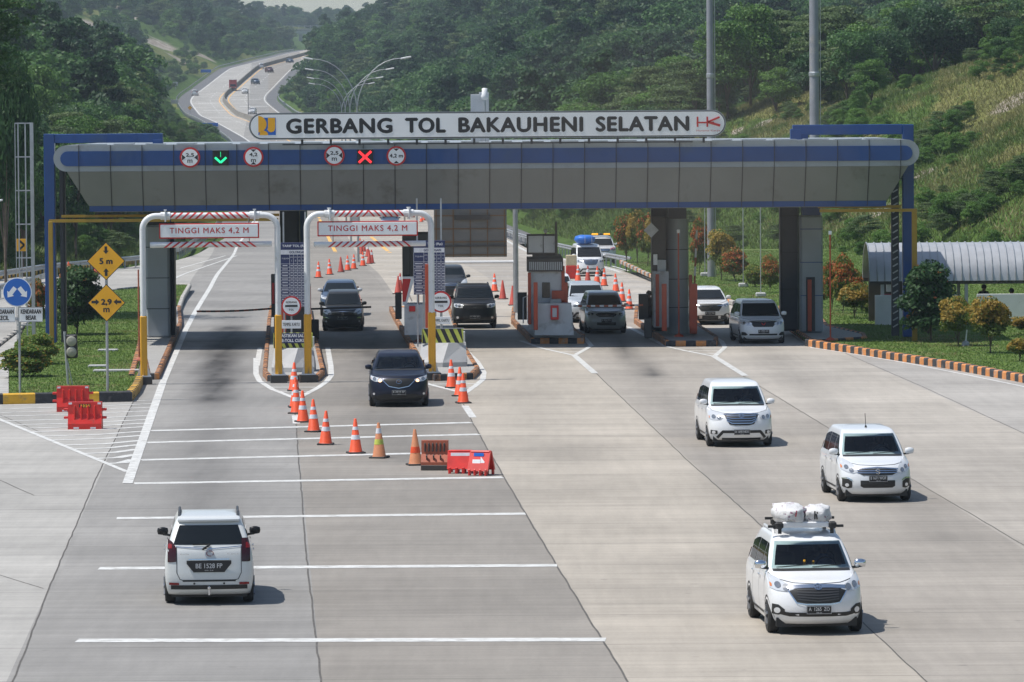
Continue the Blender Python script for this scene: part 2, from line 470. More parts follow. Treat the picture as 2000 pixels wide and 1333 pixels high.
def terrain_mat():
    m, t, b = nodes('hill_ground')
    L = t.links.new
    g = t.nodes.new('ShaderNodeNewGeometry')
    at = t.nodes.new('ShaderNodeAttribute'); at.attribute_name = 'cover'
    sp = t.nodes.new('ShaderNodeSeparateColor'); L(at.outputs['Color'], sp.inputs[0])
    def noise(s, d=6, vec=None):
        n = t.nodes.new('ShaderNodeTexNoise'); n.inputs['Scale'].default_value = s; n.inputs['Detail'].default_value = d; n.inputs['Roughness'].default_value = .65
        L(vec or g.outputs['Position'], n.inputs['Vector']); return n.outputs['Fac']
    def ramp(src, els):
        c = t.nodes.new('ShaderNodeValToRGB'); L(src, c.inputs[0])
        while len(c.color_ramp.elements) < len(els): c.color_ramp.elements.new(.5)
        for e, (p, cc) in zip(c.color_ramp.elements, els): e.position = p; e.color = (*cc, 1)
        return c.outputs[0]
    def mix(f, c1, c2):
        x = t.nodes.new('ShaderNodeMixRGB'); L(f, x.inputs['Fac']); L(c1, x.inputs['Color1']); L(c2, x.inputs['Color2']); return x.outputs[0]
    green = ramp(noise(.6), [(.3, (.04, .075, .015)), (.55, (.075, .13, .026)), (.75, (.12, .17, .045))])
    dry = ramp(noise(.9), [(.3, (.12, .14, .04)), (.6, (.19, .19, .065)), (.8, (.26, .235, .1))])
    rock = ramp(noise(.35, 10), [(.3, (.16, .13, .1)), (.5, (.3, .26, .21)), (.7, (.5, .47, .42))])
    def edge(ch, amt=.5):
        ad = t.nodes.new('ShaderNodeMath'); ad.operation = 'MULTIPLY_ADD'; L(noise(.25, 8), ad.inputs[0]); ad.inputs[1].default_value = amt * 2; L(sp.outputs[ch], ad.inputs[2])
        mr = t.nodes.new('ShaderNodeMapRange'); mr.inputs[1].default_value = .5 + amt - .12; mr.inputs[2].default_value = .5 + amt + .12
        L(ad.outputs[0], mr.inputs[0]); return mr.outputs[0]
    c = mix(edge(0), green, dry)
    c = mix(edge(1, .3), c, rock)
    L(c, b.inputs['Base Color']); b.inputs['Roughness'].default_value = .95; b.inputs['Specular IOR Level'].default_value = .1
    bp = t.nodes.new('ShaderNodeBump'); bp.inputs['Strength'].default_value = .8; bp.inputs['Distance'].default_value = .5
    L(noise(1.5, 8), bp.inputs['Height']); L(bp.outputs[0], b.inputs['Normal'])
    return m
M['land'] = terrain_mat()
terrain = np_mesh('hills', V, F, M['land'], True)
tag(terrain, kind='structure')
# which cover grows where: red = dry grass, green = bare rock
def blob(X, Y, cx, cy, rx, ry): return np.exp(-(((X - cx) / rx) ** 2 + ((Y - cy) / ry) ** 2))
def proj(X, Y, Z):
    dx = X; dy = Y; dz = Z - CAM.z
    zc = dx * fwd.x + dy * fwd.y + dz * fwd.z
    px = 1000 + FPX * (dx * cr.x + dy * cr.y + dz * cr.z) / zc
    py = 666.5 - FPX * (dx * cu.x + dy * cu.y + dz * cu.z) / zc
    return px, py
def land_hit(px, py, y0=240.0, y1=3200.0):
    """world point of the hillside seen at a pixel, used once to set out rocks and plants"""
    d = ray(px, py)
    Yv = np.arange(y0, y1, 2.0)
    Xv = CAM.x + d.x / d.y * Yv; Zv = CAM.z + d.z / d.y * Yv
    g = ground(Xv, Yv)
    k = np.argmax(Zv <= g)
    if not (Zv <= g).any(): return None
    return Vector((Xv[k], Yv[k], g[k]))
rocks = []
for (x, y, rx, ry) in ((312, 92, 8, 26), (350, 118, 6, 10), (400, 112, 5, 7), (165, 50, 5, 30), (250, 30, 7, 30), (1968, 215, 1.6, 3), (1800, 345, 1.2, 4), (1490, 243, 1.2, 2.5), (1720, 415, 1.2, 4), (60, 50, 6, 18), (1440, 258, .8, 2.5), (1990, 190, 1.4, 3), (1560, 232, .8, 2)):
    h = land_hit(x, y)
    if h: rocks.append((h.x, h.y, rx, ry, h.z))
def dryf(X, Y): return .55 * vnoise(X / 4.5, Y / 30, 9) + .3 * vnoise(X / 1.6, Y / 9, 19) + .25 * vnoise(X / .7, Y / 3, 29)
dry = np.clip(1.0 * sst(.38, .7, dryf(XX, YY)) * sst(5, 16, XX - TR(YY)) * (1 - sst(520, 600, YY)) * (YY > 250) + .55 * sst(.55, .75, vnoise(XX / 15, YY / 60, 8)) * (YY > 900), 0, 1)
rk = np.zeros_like(XX)
for (x, y, rx, ry, z) in rocks: rk += .95 * blob(XX, YY, x, y, rx, ry)
ca = terrain.data.color_attributes.new('cover', 'FLOAT_COLOR', 'POINT')
cc = np.zeros((nx * ny, 4), np.float32); cc[:, 0] = dry.ravel(); cc[:, 1] = np.clip(rk, 0, 1).ravel(); cc[:, 3] = 1
ca.data.foreach_set('color', cc.ravel())

# ------------------------------------------------------------------ plaza concrete
def plaza_mat(far=False):
    m, t, b = nodes('plaza_concrete')
    L = t.links.new
    g = t.nodes.new('ShaderNodeNewGeometry')
    sx = t.nodes.new('ShaderNodeSeparateXYZ'); L(g.outputs['Position'], sx.inputs[0])
    def math_(op, a, b_=None, c=None):
        n = t.nodes.new('ShaderNodeMath'); n.operation = op
        for k, v in enumerate((a, b_, c)):
            if v is None: continue
            if isinstance(v, (int, float)): n.inputs[k].default_value = v
            else: L(v, n.inputs[k])
        return n.outputs[0]
    def noise(s, d, sc=(1, 1, 1), r=.6):
        mp = t.nodes.new('ShaderNodeMapping'); mp.inputs['Scale'].default_value = sc; L(g.outputs['Position'], mp.inputs[0])
        n = t.nodes.new('ShaderNodeTexNoise'); n.inputs['Scale'].default_value = s; n.inputs['Detail'].default_value = d; n.inputs['Roughness'].default_value = r
        L(mp.outputs[0], n.inputs[0]); return n.outputs['Fac']
    u = math_('MULTIPLY_ADD', sx.outputs[1], .047, sx.outputs[0]); u = math_('SUBTRACT', u, 4.7)
    # each lane strip was poured separately: its colour changes exactly at the joint between two strips
    c = None
    for pts_, colr in ((None, (.365, .352, .328)), (((262, 782), (95, 1150)), (.27, .26, .245)), (((575, 790), (620, 1250)), (.262, .24, .212)), (((925, 830), (1200, 1290)), (.375, .337, .286)), (((1135, 702), (1700, 1230)), (.322, .292, .255)), (((1400, 700), (1780, 936)), (.375, .343, .302)), (((1650, 690), (2050, 870)), (.34, .32, .295))):
        if pts_ is None:
            rg_ = t.nodes.new('ShaderNodeRGB'); rg_.outputs[0].default_value = (*colr, 1); c = rg_.outputs[0]; continue
        p_, q_ = P(*pts_[0]), P(*pts_[1]); sl_ = (q_.x - p_.x) / (q_.y - p_.y)
        d_ = math_('SUBTRACT', sx.outputs[0], math_('MULTIPLY_ADD', sx.outputs[1], sl_, p_.x - sl_ * p_.y))
        mx = t.nodes.new('ShaderNodeMixRGB'); L(math_('GREATER_THAN', d_, 0), mx.inputs['Fac']); L(c, mx.inputs['Color1']); mx.inputs['Color2'].default_value = (*colr, 1); c = mx.outputs[0]
    def mul(c, f, lo, hi, a=.3, b_=.7):
        mr = t.nodes.new('ShaderNodeMapRange'); L(f, mr.inputs[0]); mr.inputs[1].default_value = a; mr.inputs[2].default_value = b_; mr.inputs[3].default_value = lo; mr.inputs[4].default_value = hi
        v = t.nodes.new('ShaderNodeVectorMath'); v.operation = 'SCALE'; L(c, v.inputs[0]); L(mr.outputs[0], v.inputs['Scale']); return v.outputs[0]
    # slabs cast at different times
    vb = math_('FLOOR', math_('DIVIDE', sx.outputs[1], 5.1)); ub = math_('FLOOR', math_('DIVIDE', math_('ADD', u, 9.1), 5.07))
    wn = t.nodes.new('ShaderNodeTexWhiteNoise'); wn.noise_dimensions = '2D'; cb = t.nodes.new('ShaderNodeCombineXYZ'); L(vb, cb.inputs[0]); L(ub, cb.inputs[1]); L(cb.outputs[0], wn.inputs[0])
    c = mul(c, wn.outputs['Value'], .95, 1.04, 0, 1)
    c = mul(c, noise(.12, 5), .8, 1.14)
    c = mul(c, noise(1.0, 8, (.12, 2.2, 1)), .88, 1.1)
    c = mul(c, noise(2.5, 6, (1.3, .1, 1)), .93, 1.06)
    c = mul(c, noise(14, 4), .93, 1.05)
    # fine scored ridges across the lane
    c = mul(c, noise(6, 2, (.04, 2.5, 1)), .93, 1.05)
    # saw-cut joints across each slab row, and the newer pour beyond them
    fr_ = math_('FRACT', math_('DIVIDE', sx.outputs[1], 5.1)); ln_ = math_('LESS_THAN', fr_, .014)
    ln_ = math_('MULTIPLY', ln_, math_('MULTIPLY', noise(.5, 4), .8))
    mq = t.nodes.new('ShaderNodeMixRGB'); L(ln_, mq.inputs['Fac']); L(c, mq.inputs['Color1']); mq.inputs['Color2'].default_value = (.09, .083, .076, 1); c = mq.outputs[0]
    c = mul(c, math_('MULTIPLY', math_('GREATER_THAN', sx.outputs[1], 143.3), math_('GREATER_THAN', u, 1.15)), 1, 1.09, 0, 1)
    # soot and tyre rubber
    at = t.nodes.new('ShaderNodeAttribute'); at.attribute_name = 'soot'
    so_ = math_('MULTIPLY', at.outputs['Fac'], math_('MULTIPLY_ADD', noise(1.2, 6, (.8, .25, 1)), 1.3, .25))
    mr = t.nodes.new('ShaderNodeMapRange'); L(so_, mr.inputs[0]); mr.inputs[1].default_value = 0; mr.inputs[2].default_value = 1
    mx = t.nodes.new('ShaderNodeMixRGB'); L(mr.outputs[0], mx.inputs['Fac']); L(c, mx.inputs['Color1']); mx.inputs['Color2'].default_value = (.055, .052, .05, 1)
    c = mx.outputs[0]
    # spots
    vo = t.nodes.new('ShaderNodeTexVoronoi'); vo.inputs['Scale'].default_value = .55; L(g.outputs['Position'], vo.inputs['Vector'])
    mr = t.nodes.new('ShaderNodeMapRange'); L(vo.outputs['Distance'], mr.inputs[0]); mr.inputs[1].default_value = .03; mr.inputs[2].default_value = .06; mr.inputs[3].default_value = .35; mr.inputs[4].default_value = 0
    mx = t.nodes.new('ShaderNodeMixRGB'); L(mr.outputs[0], mx.inputs['Fac']); L(c, mx.inputs['Color1']); mx.inputs['Color2'].default_value = (.12, .11, .1, 1)
    L(mx.outputs[0], b.inputs['Base Color'])
    b.inputs['Roughness'].default_value = .78; b.inputs['Specular IOR Level'].default_value = .35
    bp = t.nodes.new('ShaderNodeBump'); bp.inputs['Strength'].default_value = .25; bp.inputs['Distance'].default_value = .02
    L(noise(8, 8, (.5, 2, 1)), bp.inputs['Height']); L(bp.outputs[0], b.inputs['Normal'])
    return m
M['plaza'] = plaza_mat()
xs = np.arange(-62, 62.1, .62); ys = np.concatenate([np.arange(16, 300, 1.0), [300.]])
X2, Y2 = np.meshgrid(xs, ys); Z2 = road_z(Y2)
n2 = len(xs); ii, jj = np.meshgrid(np.arange(len(ys) - 1), np.arange(n2 - 1), indexing='ij'); a = (ii * n2 + jj).ravel()
plaza = np_mesh('road_plaza', np.stack([X2, Y2, Z2], -1).reshape(-1, 3), np.stack([a, a + 1, a + n2 + 1, a + n2], 1), M['plaza'], True)
tag(plaza, kind='structure')
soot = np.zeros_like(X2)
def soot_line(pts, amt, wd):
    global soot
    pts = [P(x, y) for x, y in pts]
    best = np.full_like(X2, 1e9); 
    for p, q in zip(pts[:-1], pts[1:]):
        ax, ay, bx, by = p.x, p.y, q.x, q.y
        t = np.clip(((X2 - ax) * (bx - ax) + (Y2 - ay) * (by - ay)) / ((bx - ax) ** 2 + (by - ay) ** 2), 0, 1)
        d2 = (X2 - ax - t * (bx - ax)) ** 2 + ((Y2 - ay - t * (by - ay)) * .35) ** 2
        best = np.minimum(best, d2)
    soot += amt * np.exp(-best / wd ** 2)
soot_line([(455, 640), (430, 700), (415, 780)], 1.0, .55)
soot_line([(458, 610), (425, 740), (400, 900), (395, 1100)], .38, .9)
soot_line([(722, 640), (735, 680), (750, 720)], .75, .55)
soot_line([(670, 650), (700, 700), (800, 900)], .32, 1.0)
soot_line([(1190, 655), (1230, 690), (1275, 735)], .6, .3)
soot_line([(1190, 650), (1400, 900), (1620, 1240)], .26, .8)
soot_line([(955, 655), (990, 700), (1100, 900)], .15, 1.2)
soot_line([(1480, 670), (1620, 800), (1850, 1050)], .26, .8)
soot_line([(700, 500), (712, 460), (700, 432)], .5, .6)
at = plaza.data.attributes.new('soot', 'FLOAT', 'POINT'); at.data.foreach_set('value', np.clip(soot, 0, 1).astype(np.float32).ravel())

# ------------------------------------------------------------------ highway beyond the gate
def ribbon(name, Ya, xa, xb, dz, m, kind='structure', build=True, mb=None, mi=0):
    mb2 = mb or MB()
    vs = []
    for Y in Ya:
        z = rz(Y) + dz
        vs += [(xa(Y), Y, z), (xb(Y), Y, z)]
    mb2.add(vs, [(2 * i, 2 * i + 1, 2 * i + 3, 2 * i + 2) for i in range(len(Ya) - 1)], mi)
    if mb is None:
        o = mb2.build(name, m); tag(o, kind=kind); return o
hy = list(np.arange(300, 700, 10.)) + list(np.arange(700, 2700, 20.))
lp = lambda Y: float(np.interp(Y, [300, 318, 370, 450, 520], [-27.5, -26, -24.6, -26, XL(520) - 0]) if Y < 520 else XL(Y))
ribbon('road_highway', hy, lp, lambda Y: float(XR(Y)) + .3, 0, M['plaza'])
hs = [Y for Y in hy if Y >= 430]
ribbon('road_shoulder', [Y for Y in hs if Y >= 520], lambda Y: float(XL(Y)) - 3.4, lambda Y: float(XL(Y)), .002, M['asphalt'])
ribbon('road_shoulder', hs, lambda Y: float(XR(Y)) + .3, lambda Y: float(XR(Y)) + 3.4, .002, M['asphalt'])
mk = MB()
fy = [Y for Y in hy if Y >= 520]
ribbon('', fy, lambda Y: float(XL(Y)) + .1, lambda Y: float(XL(Y)) + .45, .006, None, mb=mk)
ribbon('', [Y for Y in hy if Y >= 300], lambda Y: float(XR(Y)) - .35, lambda Y: float(XR(Y)) - .05, .006, None, mb=mk)
mid = lambda Y: float(XL(Y) * .55 + XR(Y) * .45)
for k in (-1, 1):
    ribbon('', [Y for Y in hy if Y >= 620], lambda Y: mid(Y) + k * 1.3 - .15, lambda Y: mid(Y) + k * 1.3 + .15, .006, None, mb=mk, mi=1)
for q, half in ((.27, 0), (.73, 1)):
    Y = 620.0
    while Y < 2200:
        f = lambda Y, q=q: float(XL(Y) * (1 - q) + XR(Y) * q)
        if not (half == 0 and False):
            ribbon('', [Y, Y + 5], lambda y: f(y) - .13, lambda y: f(y) + .13, .006, None, mb=mk)
        Y += 13
# pale bars across the carriageways
for (Y, a_, b_) in ((1390, .1, .5), (1330, .1, .45), (1262, .05, .5), (1250, .12, .35), (1200, .02, .3), (1420, .55, .95), (1360, .6, .95)):
    ribbon('', [Y, Y + 2.5], lambda y: float(XL(y) * (1 - a_) + XR(y) * a_), lambda y: float(XL(y) * (1 - b_) + XR(y) * b_), .005, None, mb=mk)
hm = mk.build('road_highway_markings', [M['road_white'], M['road_yellow']]); tag(hm, kind='structure')
# concrete median barrier
mb = MB()
for side in (0,):
    Ya = [Y for Y in hy if Y >= 640]
    prof = [(-.42, 0), (-.3, .35), (-.16, 1.15), (.16, 1.15), (.3, .35), (.42, 0)]
    vs = []
    for Y in Ya:
        for (x, z) in prof: vs.append((mid(Y) + x, Y, rz(Y) + z))
    n = len(prof)
    fs = [(i * n + k, i * n + k + 1, (i + 1) * n + k + 1, (i + 1) * n + k) for i in range(len(Ya) - 1) for k in range(n - 1)] + [tuple(range(n))]
    mb.add(vs, fs)
tag(mb.build('median_barrier', mat('barrier_concrete', (.2, .19, .17), .85, var=.25, scale=.5)), 'long concrete barrier wall dividing the two carriageways of the distant highway', 'road barrier')

# ------------------------------------------------------------------ painted markings on the plaza
mk = MB()
def gp(px, py, z=.006):
    p = G(px, py); return Vector((p.x, p.y, p.z + z))
def stripe(pts, wd, m=0, z=.006, world=False):
    """painted line of width wd metres through pixel points on the ground"""
    q = [Vector(p) for p in pts] if world else [gp(x, y, z) for x, y in pts]
    if not world and len(q) > 1:
        q2 = [q[0]]
        for a_, b_ in zip(q[:-1], q[1:]):
            n = max(1, int(abs(b_.y - a_.y) / 2.5))
            for k in range(1, n + 1):
                p = a_.lerp(b_, k / n); p.z = rz(p.y) + z; q2.append(p)
        q = q2
    vs = []
    for i, p in enumerate(q):
        d = (q[min(i + 1, len(q) - 1)] - q[max(i - 1, 0)]); d.z = 0; d.normalize()
        n = Vector((-d.y, d.x, 0)) * wd / 2
        vs += [p - n, p + n]
    mk.add(vs, [(2 * i, 2 * i + 1, 2 * i + 3, 2 * i + 2) for i in range(len(q) - 1)], m)
def lerp2(a, b, n): return [(a[0] + (b[0] - a[0]) * k / n, a[1] + (b[1] - a[1]) * k / n) for k in range(n + 1)]
for a_, b_ in (((150, 1252), (1183, 1250)), ((193, 1111), (1088, 1105)), ((228, 1013), (1026, 1004)), ((262, 945), (982, 933)), ((275, 899), (952, 883)), ((286, 865), (936, 849)), ((294, 842), (921, 826))):
    stripe(lerp2(a_, b_, 1), .6)
stripe([(249, 945), (318, 748), (362, 646), (410, 563), (462, 484), (498, 427)], .13 + .1, z=.007)
stripe([(249, 945), (318, 748)], .26, z=.01)
stripe([(-80, 786), (0, 820), (248, 922)], .16, z=.007)
for k, yr in enumerate((782, 789, 796, 803, 812, 820, 827, 834, 843, 851, 861, 869, 878, 888, 898)):
    xr_ = 318 - (yr - 745) * .345 - 3
    yl = yr + 8 + (14 - k) * .3
    xl_ = max(-60, (yl - 820) / .4113)
    xm_ = (xl_ * .45 + xr_ * .55)
    stripe([(xl_, yl), (xm_, yr + 6.5), (xr_, yr)], .22 + .01 * k)
stripe([(500, 700), (500, 731), (507, 745), (532, 761), (575, 778)], .2, z=.008)
stripe([(640, 680), (646, 715), (647, 734), (638, 746), (621, 758), (589, 775)], .2, z=.008)
for x0, x1, y in ((530, 628, 757), (545, 612, 765), (560, 600, 772)): stripe([(x0, y), (x1, y)], .3)
stripe([(905, 680), (932, 707), (945, 728), (943, 742), (930, 753), (907, 769)], .2, z=.008)
stripe([(800, 735), (837, 751), (907, 769)], .2, z=.008)
for x0, x1, y in ((845, 930, 751), (865, 922, 758), (885, 912, 764)): stripe([(x0, y), (x1, y - 1)], .3)
stripe([(1017, 666), (1055, 680), (1122, 695)], .2, z=.008); stripe([(1122, 695), (1155, 676), (1143, 662), (1125, 650)], .2, z=.009); stripe([(1122, 695), (1162, 730)], .24, z=.01)
for x0, x1, y in ((1050, 1148, 677), (1065, 1145, 682), (1090, 1135, 688)): stripe([(x0, y), (x1, y)], .3)
stripe([(1227, 639), (1300, 677), (1340, 686), (1395, 697)], .2, z=.008); stripe([(1395, 697), (1416, 679), (1409, 667), (1378, 648)], .2, z=.009); stripe([(1395, 697), (1456, 735)], .24, z=.01)
for x0, x1, y in ((1320, 1410, 681), (1345, 1408, 686), (1365, 1400, 691)): stripe([(x0, y), (x1, y)], .3)
stripe([(1533, 642), (1587, 680), (1680, 694), (1772, 710), (1880, 731), (1987, 753), (2200, 800)], .14)
stripe([(908, 793), (924, 816)], .22); stripe([(577, 812), (579, 828)], .22); stripe([(508, 680), (502, 715)], .2)
stripe([(620, 415), (656, 494)], .3, 1); stripe([(725, 463), (762, 494)], .3, 1)
stripe([(1195, 520), (1272, 548), (1380, 590)], .18)
for y in (440, 449, 458, 467, 478, 489, 500, 510, 520, 531, 541, 552, 563, 576, 590):
    xa = float(np.interp(y, [440, 500, 541, 590], [700, 735, 765, 800])); xb = float(np.interp(y, [440, 520, 548, 590], [985, 1190, 1262, 1300]))
    stripe([(xa, y), (xb, y - 2)], .35, z=.009)
stripe([(340, 545), (462, 500)], .16, z=.009); stripe([(350, 525), (440, 500)], .16, z=.009)
tag(mk.build('road_markings', [M['road_white'], M['road_yellow']]), kind='structure')
# joints between slabs
mk = MB()
def crack(pts, wd=.05):
    q = [gp(x, y, .004) for x, y in pts]
    out = [q[0]]
    for a_, b_ in zip(q[:-1], q[1:]):
        n = max(2, int((b_ - a_).length / 1.0))
        for k in range(1, n + 1):
            p = a_.lerp(b_, k / n); p.x += random.uniform(-.012, .012); out.append(p)
    stripe(out, wd * .62, world=True)
crack([(262, 782), (190, 930), (95, 1150), (15, 1360)], .05); crack([(575, 790), (582, 880), (601, 1110), (632, 1370)], .055)
crack([(905, 790), (925, 830), (1026, 1004), (1145, 1200), (1250, 1370)], .06); crack([(1135, 702), (1340, 897), (1490, 1030), (1700, 1230), (1850, 1370)], .045)
crack([(1400, 700), (1456, 738), (1632, 845), (1780, 936), (2050, 1095)], .045); crack([(1650, 690), (1800, 755), (2050, 870)], .04)
crack([(-30, 925), (66, 968), (160, 967)], .05); crack([(-30, 1115), (85, 1150)], .04); crack([(0, 811), (80, 845)], .04)
crack([(500, 744), (705, 740)], .04); crack([(310, 762), (700, 758)], .05); crack([(845, 757), (1080, 752)], .04); crack([(600, 849), (1340, 853)], .03)
for y in (1180, 1040, 700, 716): crack([(1000 + (y - 700) * .3, y), (1250 + (y - 700) * 1.0, y)], .018)
crack([(770, 514), (790, 555), (805, 590)], .1)
tag(mk.build('road_joints', M['joint']), kind='structure')
# ------------------------------------------------------------------ lawns, kerbs
def gpts(px, z=0): return [P(x, y, z) for x, y in px]
def poly_sheet(name, pts, z, m, kind='structure', sub=1.2):
    bm = bmesh.new()
    vs = [bm.verts.new((p.x, p.y, z)) for p in pts]
    bm.faces.new(vs)
    for ax in (0, 1):
        for c in np.arange(-60, 330, sub * (1 if ax == 0 else 3)):
            n = (1, 0, 0) if ax == 0 else (0, 1, 0)
            co = (c, 0, 0) if ax == 0 else (0, c, 0)
            bmesh.ops.bisect_plane(bm, geom=bm.verts[:] + bm.edges[:] + bm.faces[:], plane_co=co, plane_no=n)
    me = bpy.data.meshes.new(name); bm.to_mesh(me); bm.free(); me.materials.append(m)
    o = bpy.data.objects.new(name, me); col.objects.link(o); tag(o, kind=kind); return o
import bmesh
M['lawn'] = mat('lawn', (.085, .135, .03), .95, var=.35, scale=1.1, dirt=(.17, .165, .075), dirts=.5, dthr=(.5, .72), bump=.6, bscale=8, spec=.1)
lawn_l = [(18, 785), (262, 783), (264, 770), (275, 690), (290, 606), (350, 606), (374, 560), (267, 568), (180, 577), (57, 631), (18, 706)]
lawn_r = [(1529, 640), (1420, 590), (1272, 540), (1215, 514)]
LL = gpts(lawn_l)
poly_sheet('lawn', LL, .13, M['lawn'])
LR = [P(1580, 676), P(1700, 691), P(1800, 706), P(1900, 724), P(2000, 745), P(2250, 800), Vector((60, 150, 0)), Vector((60, 262, 0)), Vector((30, 325, 0)), Vector((12, 330, 0))] + gpts(lawn_r[::-1])
poly_sheet('lawn', LR, .13, M['lawn'])

def kerb(name, pts, mats, block=.55, wd=.2, h=.2, z0=0, closed=False, mb=None, seq=(0, 1), gap=.0):
    """row of painted kerb blocks along a line on the ground"""
    own = mb is None
    mb = mb or MB()
    P0 = [Vector(p) for p in pts]
    if closed: P0.append(P0[0])
    k = 0; rest = 0
    # resample evenly
    segs = []; tot = 0
    for a, b in zip(P0[:-1], P0[1:]): L = (b - a).length; segs.append((tot, L, a, b)); tot += L
    n = max(1, round(tot / block))
    def at(t):
        for (s, L, a, b) in segs:
            if t <= s + L + 1e-6: return a.lerp(b, (t - s) / max(L, 1e-6)), (b - a).normalized()
        return segs[-1][3], (segs[-1][3] - segs[-1][2]).normalized()
    def dirat(t):
        _, d1 = at(max(0, t - .05)); _, d2 = at(min(tot, t + .05)); return (d1 + d2).normalized()
    for k in range(n):
        ta, tb = tot * k / n + gap, tot * (k + 1) / n - gap
        pa, _ = at(ta); pb, _ = at(tb); da, db = dirat(ta), dirat(tb)
        na, nb = Vector((-da.y, da.x, 0)), Vector((-db.y, db.x, 0))
        c = .035
        j = random.uniform(-.008, .008)
        prof = [(0, 0), (0, h - c + j), (c, h + j), (wd - c, h + j), (wd, h - c + j), (wd, 0)]
        vs = []
        for p, nn in ((pa, na), (pb, nb)):
            for x, z in prof: vs.append(p + nn * x + Vector((0, 0, z + z0)))
        m_ = len(prof)
        fs = [(i, i + 1, i + 1 + m_, i + m_) for i in range(m_ - 1)] + [tuple(range(m_))[::-1], tuple(range(m_, 2 * m_))]
        mb.add(vs, fs, seq[k % len(seq)])
    if own: return tag(mb.build(name, mats), kind='structure')
KO = [M['kerb_k'], M['kerb_o']]; KY = [M['kerb_k'], M['kerb_y']]
# left lawn
kerb('kerb', gpts([(-120, 793), (256, 785)]), KY, 1.02, .3, .34, seq=(1, 0))
kerb('kerb', gpts([(258, 785), (272, 768), (284, 742)]), KY, .42, .25, .3)
kerb('kerb', gpts([(262, 742), (276, 690), (291, 606)]), KO, .5, .2, .2)
kerb('kerb', gpts([(352, 612), (361, 585), (374, 562)]), [M['kerb_w']], 1.2, .2, .2, seq=(0,))
kerb('kerb', gpts([(374, 562), (330, 561), (267, 567), (180, 576), (57, 631), (-20, 690)]), [M['kerb_w'], M['kerb_k']], .8, .2, .2, seq=(0, 0, 1))
# stone-lined gutter left of the lawn
bm_g = MB(); g0 = gpts([(-60, 792), (17, 785), (17, 706), (45, 645), (-60, 700)])
bm_g.prism([(p.x, p.y) for p in g0], 0, .1); tag(bm_g.build('path_gutter', M['gutter']), kind='structure')
# ramp kerb (far side of the ramp), yellow and black
def rk(px): return [G(x, y) for x, y in px]
kerb('kerb', rk([(-60, 552), (0, 545), (130, 531), (240, 519), (300, 508), (350, 496), (366, 488), (372, 478)])[::-1], KY, .62, .22, .3)
# right side
kerb('kerb', gpts([(2150, 776), (2000, 745), (1870, 721), (1769, 705), (1675, 690), (1586, 676)]), KO, .52, .3, .27)
kerb('kerb', gpts([(1531, 640), (1478, 610), (1415, 588), (1340, 563), (1272, 541), (1215, 514)]), [M['kerb_k'], M['kerb_o'], M['kerb_w']], .8, .2, .2, seq=(2, 1, 0, 2))

# ------------------------------------------------------------------ toll islands
def island(label, px, mats, block=.5):
    pts = gpts(px)
    c = sum(pts, Vector()) / len(pts)
    A = sum(a.x * b.y - b.x * a.y for a, b in zip(pts, pts[1:] + pts[:1]))
    if A < 0: pts = pts[::-1]
    t = thing('toll_island', label, 'traffic island', (c.x, c.y, 0), group='toll islands between the lanes')
    loc = [p - Vector((c.x, c.y, 0)) for p in pts]
    mb = MB(); kerb('', loc, None, block, .17, .23, closed=True, mb=mb); mb.build('kerb', mats, t)
    mb = MB(); mb.prism([(p.x * .985, p.y * .992) for p in loc], .01, .185); mb.build('slab', M['slab'], t)
    return t
island('narrow concrete island with orange and black kerb under the far-left column of the gate', [(285, 742), (311, 742), (356, 637), (353, 606), (291, 606), (275, 690)], KO, .3)
island('toll island under the blue fare board furthest left, with faded brown and yellow kerb', [(513, 735), (522, 746), (622, 746), (635, 733), (611, 631), (607, 606), (527, 606), (522, 634)], KO, .3)
island('toll island with the hatched crash block beside the dark navy car', [(828, 730), (838, 742), (850, 745), (925, 741), (937, 729), (905, 679), (880, 608), (760, 608), (768, 625), (800, 682)], KO, .3)
island('toll island of the grey booth without a column, orange and black kerb', [(1037, 672), (1141, 672), (1143, 664), (1122, 650), (1105, 608), (1000, 608), (998, 632)], KO, .37)
island('toll island carrying the round grey column and an attendant', [(1300, 677), (1401, 677), (1403, 667), (1372, 647), (1345, 608), (1240, 608), (1238, 632)], KO, .4)
island('kerbed concrete apron at the foot of the right-hand gate columns', [(1531, 641), (1585, 676), (1694, 669), (1690, 661), (1620, 645), (1585, 606), (1520, 606)], KO, .5)

# ------------------------------------------------------------------ the gate
GY = 196.0
def gx(px, Y=GY): return (px - 1000) * Y / FPX
gate = thing('toll_gate', 'long grey and blue toll gate canopy with rounded ends spanning all the lanes', 'toll gate', (0, GY, 0))
def GW(o): return o
# upper band: stadium shape
x0, x1 = gx(133), gx(1772); zt, zb = 8.05, 7.02
def stadium(x0, x1, z0, z1, n=12):
    r = (z1 - z0) / 2; zc = (z0 + z1) / 2; pts = []
    for k in range(n + 1):
        a = -math.pi / 2 + math.pi * k / n; pts.append((x1 + r * math.cos(a), zc + r * math.sin(a)))
    for k in range(n + 1):
        a = math.pi / 2 + math.pi * k / n; pts.append((x0 + r * math.cos(a), zc + r * math.sin(a)))
    return pts
XZ = Matrix(((1, 0, 0), (0, 0, 1), (0, 1, 0)))  # (x, z, y) -> world
mb = MB(); mb.prism(stadium(x0, x1, zb, zt), 0, 16.5, M=XZ); mb.build('trim_band', M['grey_trim'], gate, False)
mb = MB(); mb.prism(stadium(x0 + .05, x1 - .05, 7.23, 7.81), -.06, .3, M=XZ); mb.build('blue_band', M['blue'], gate)
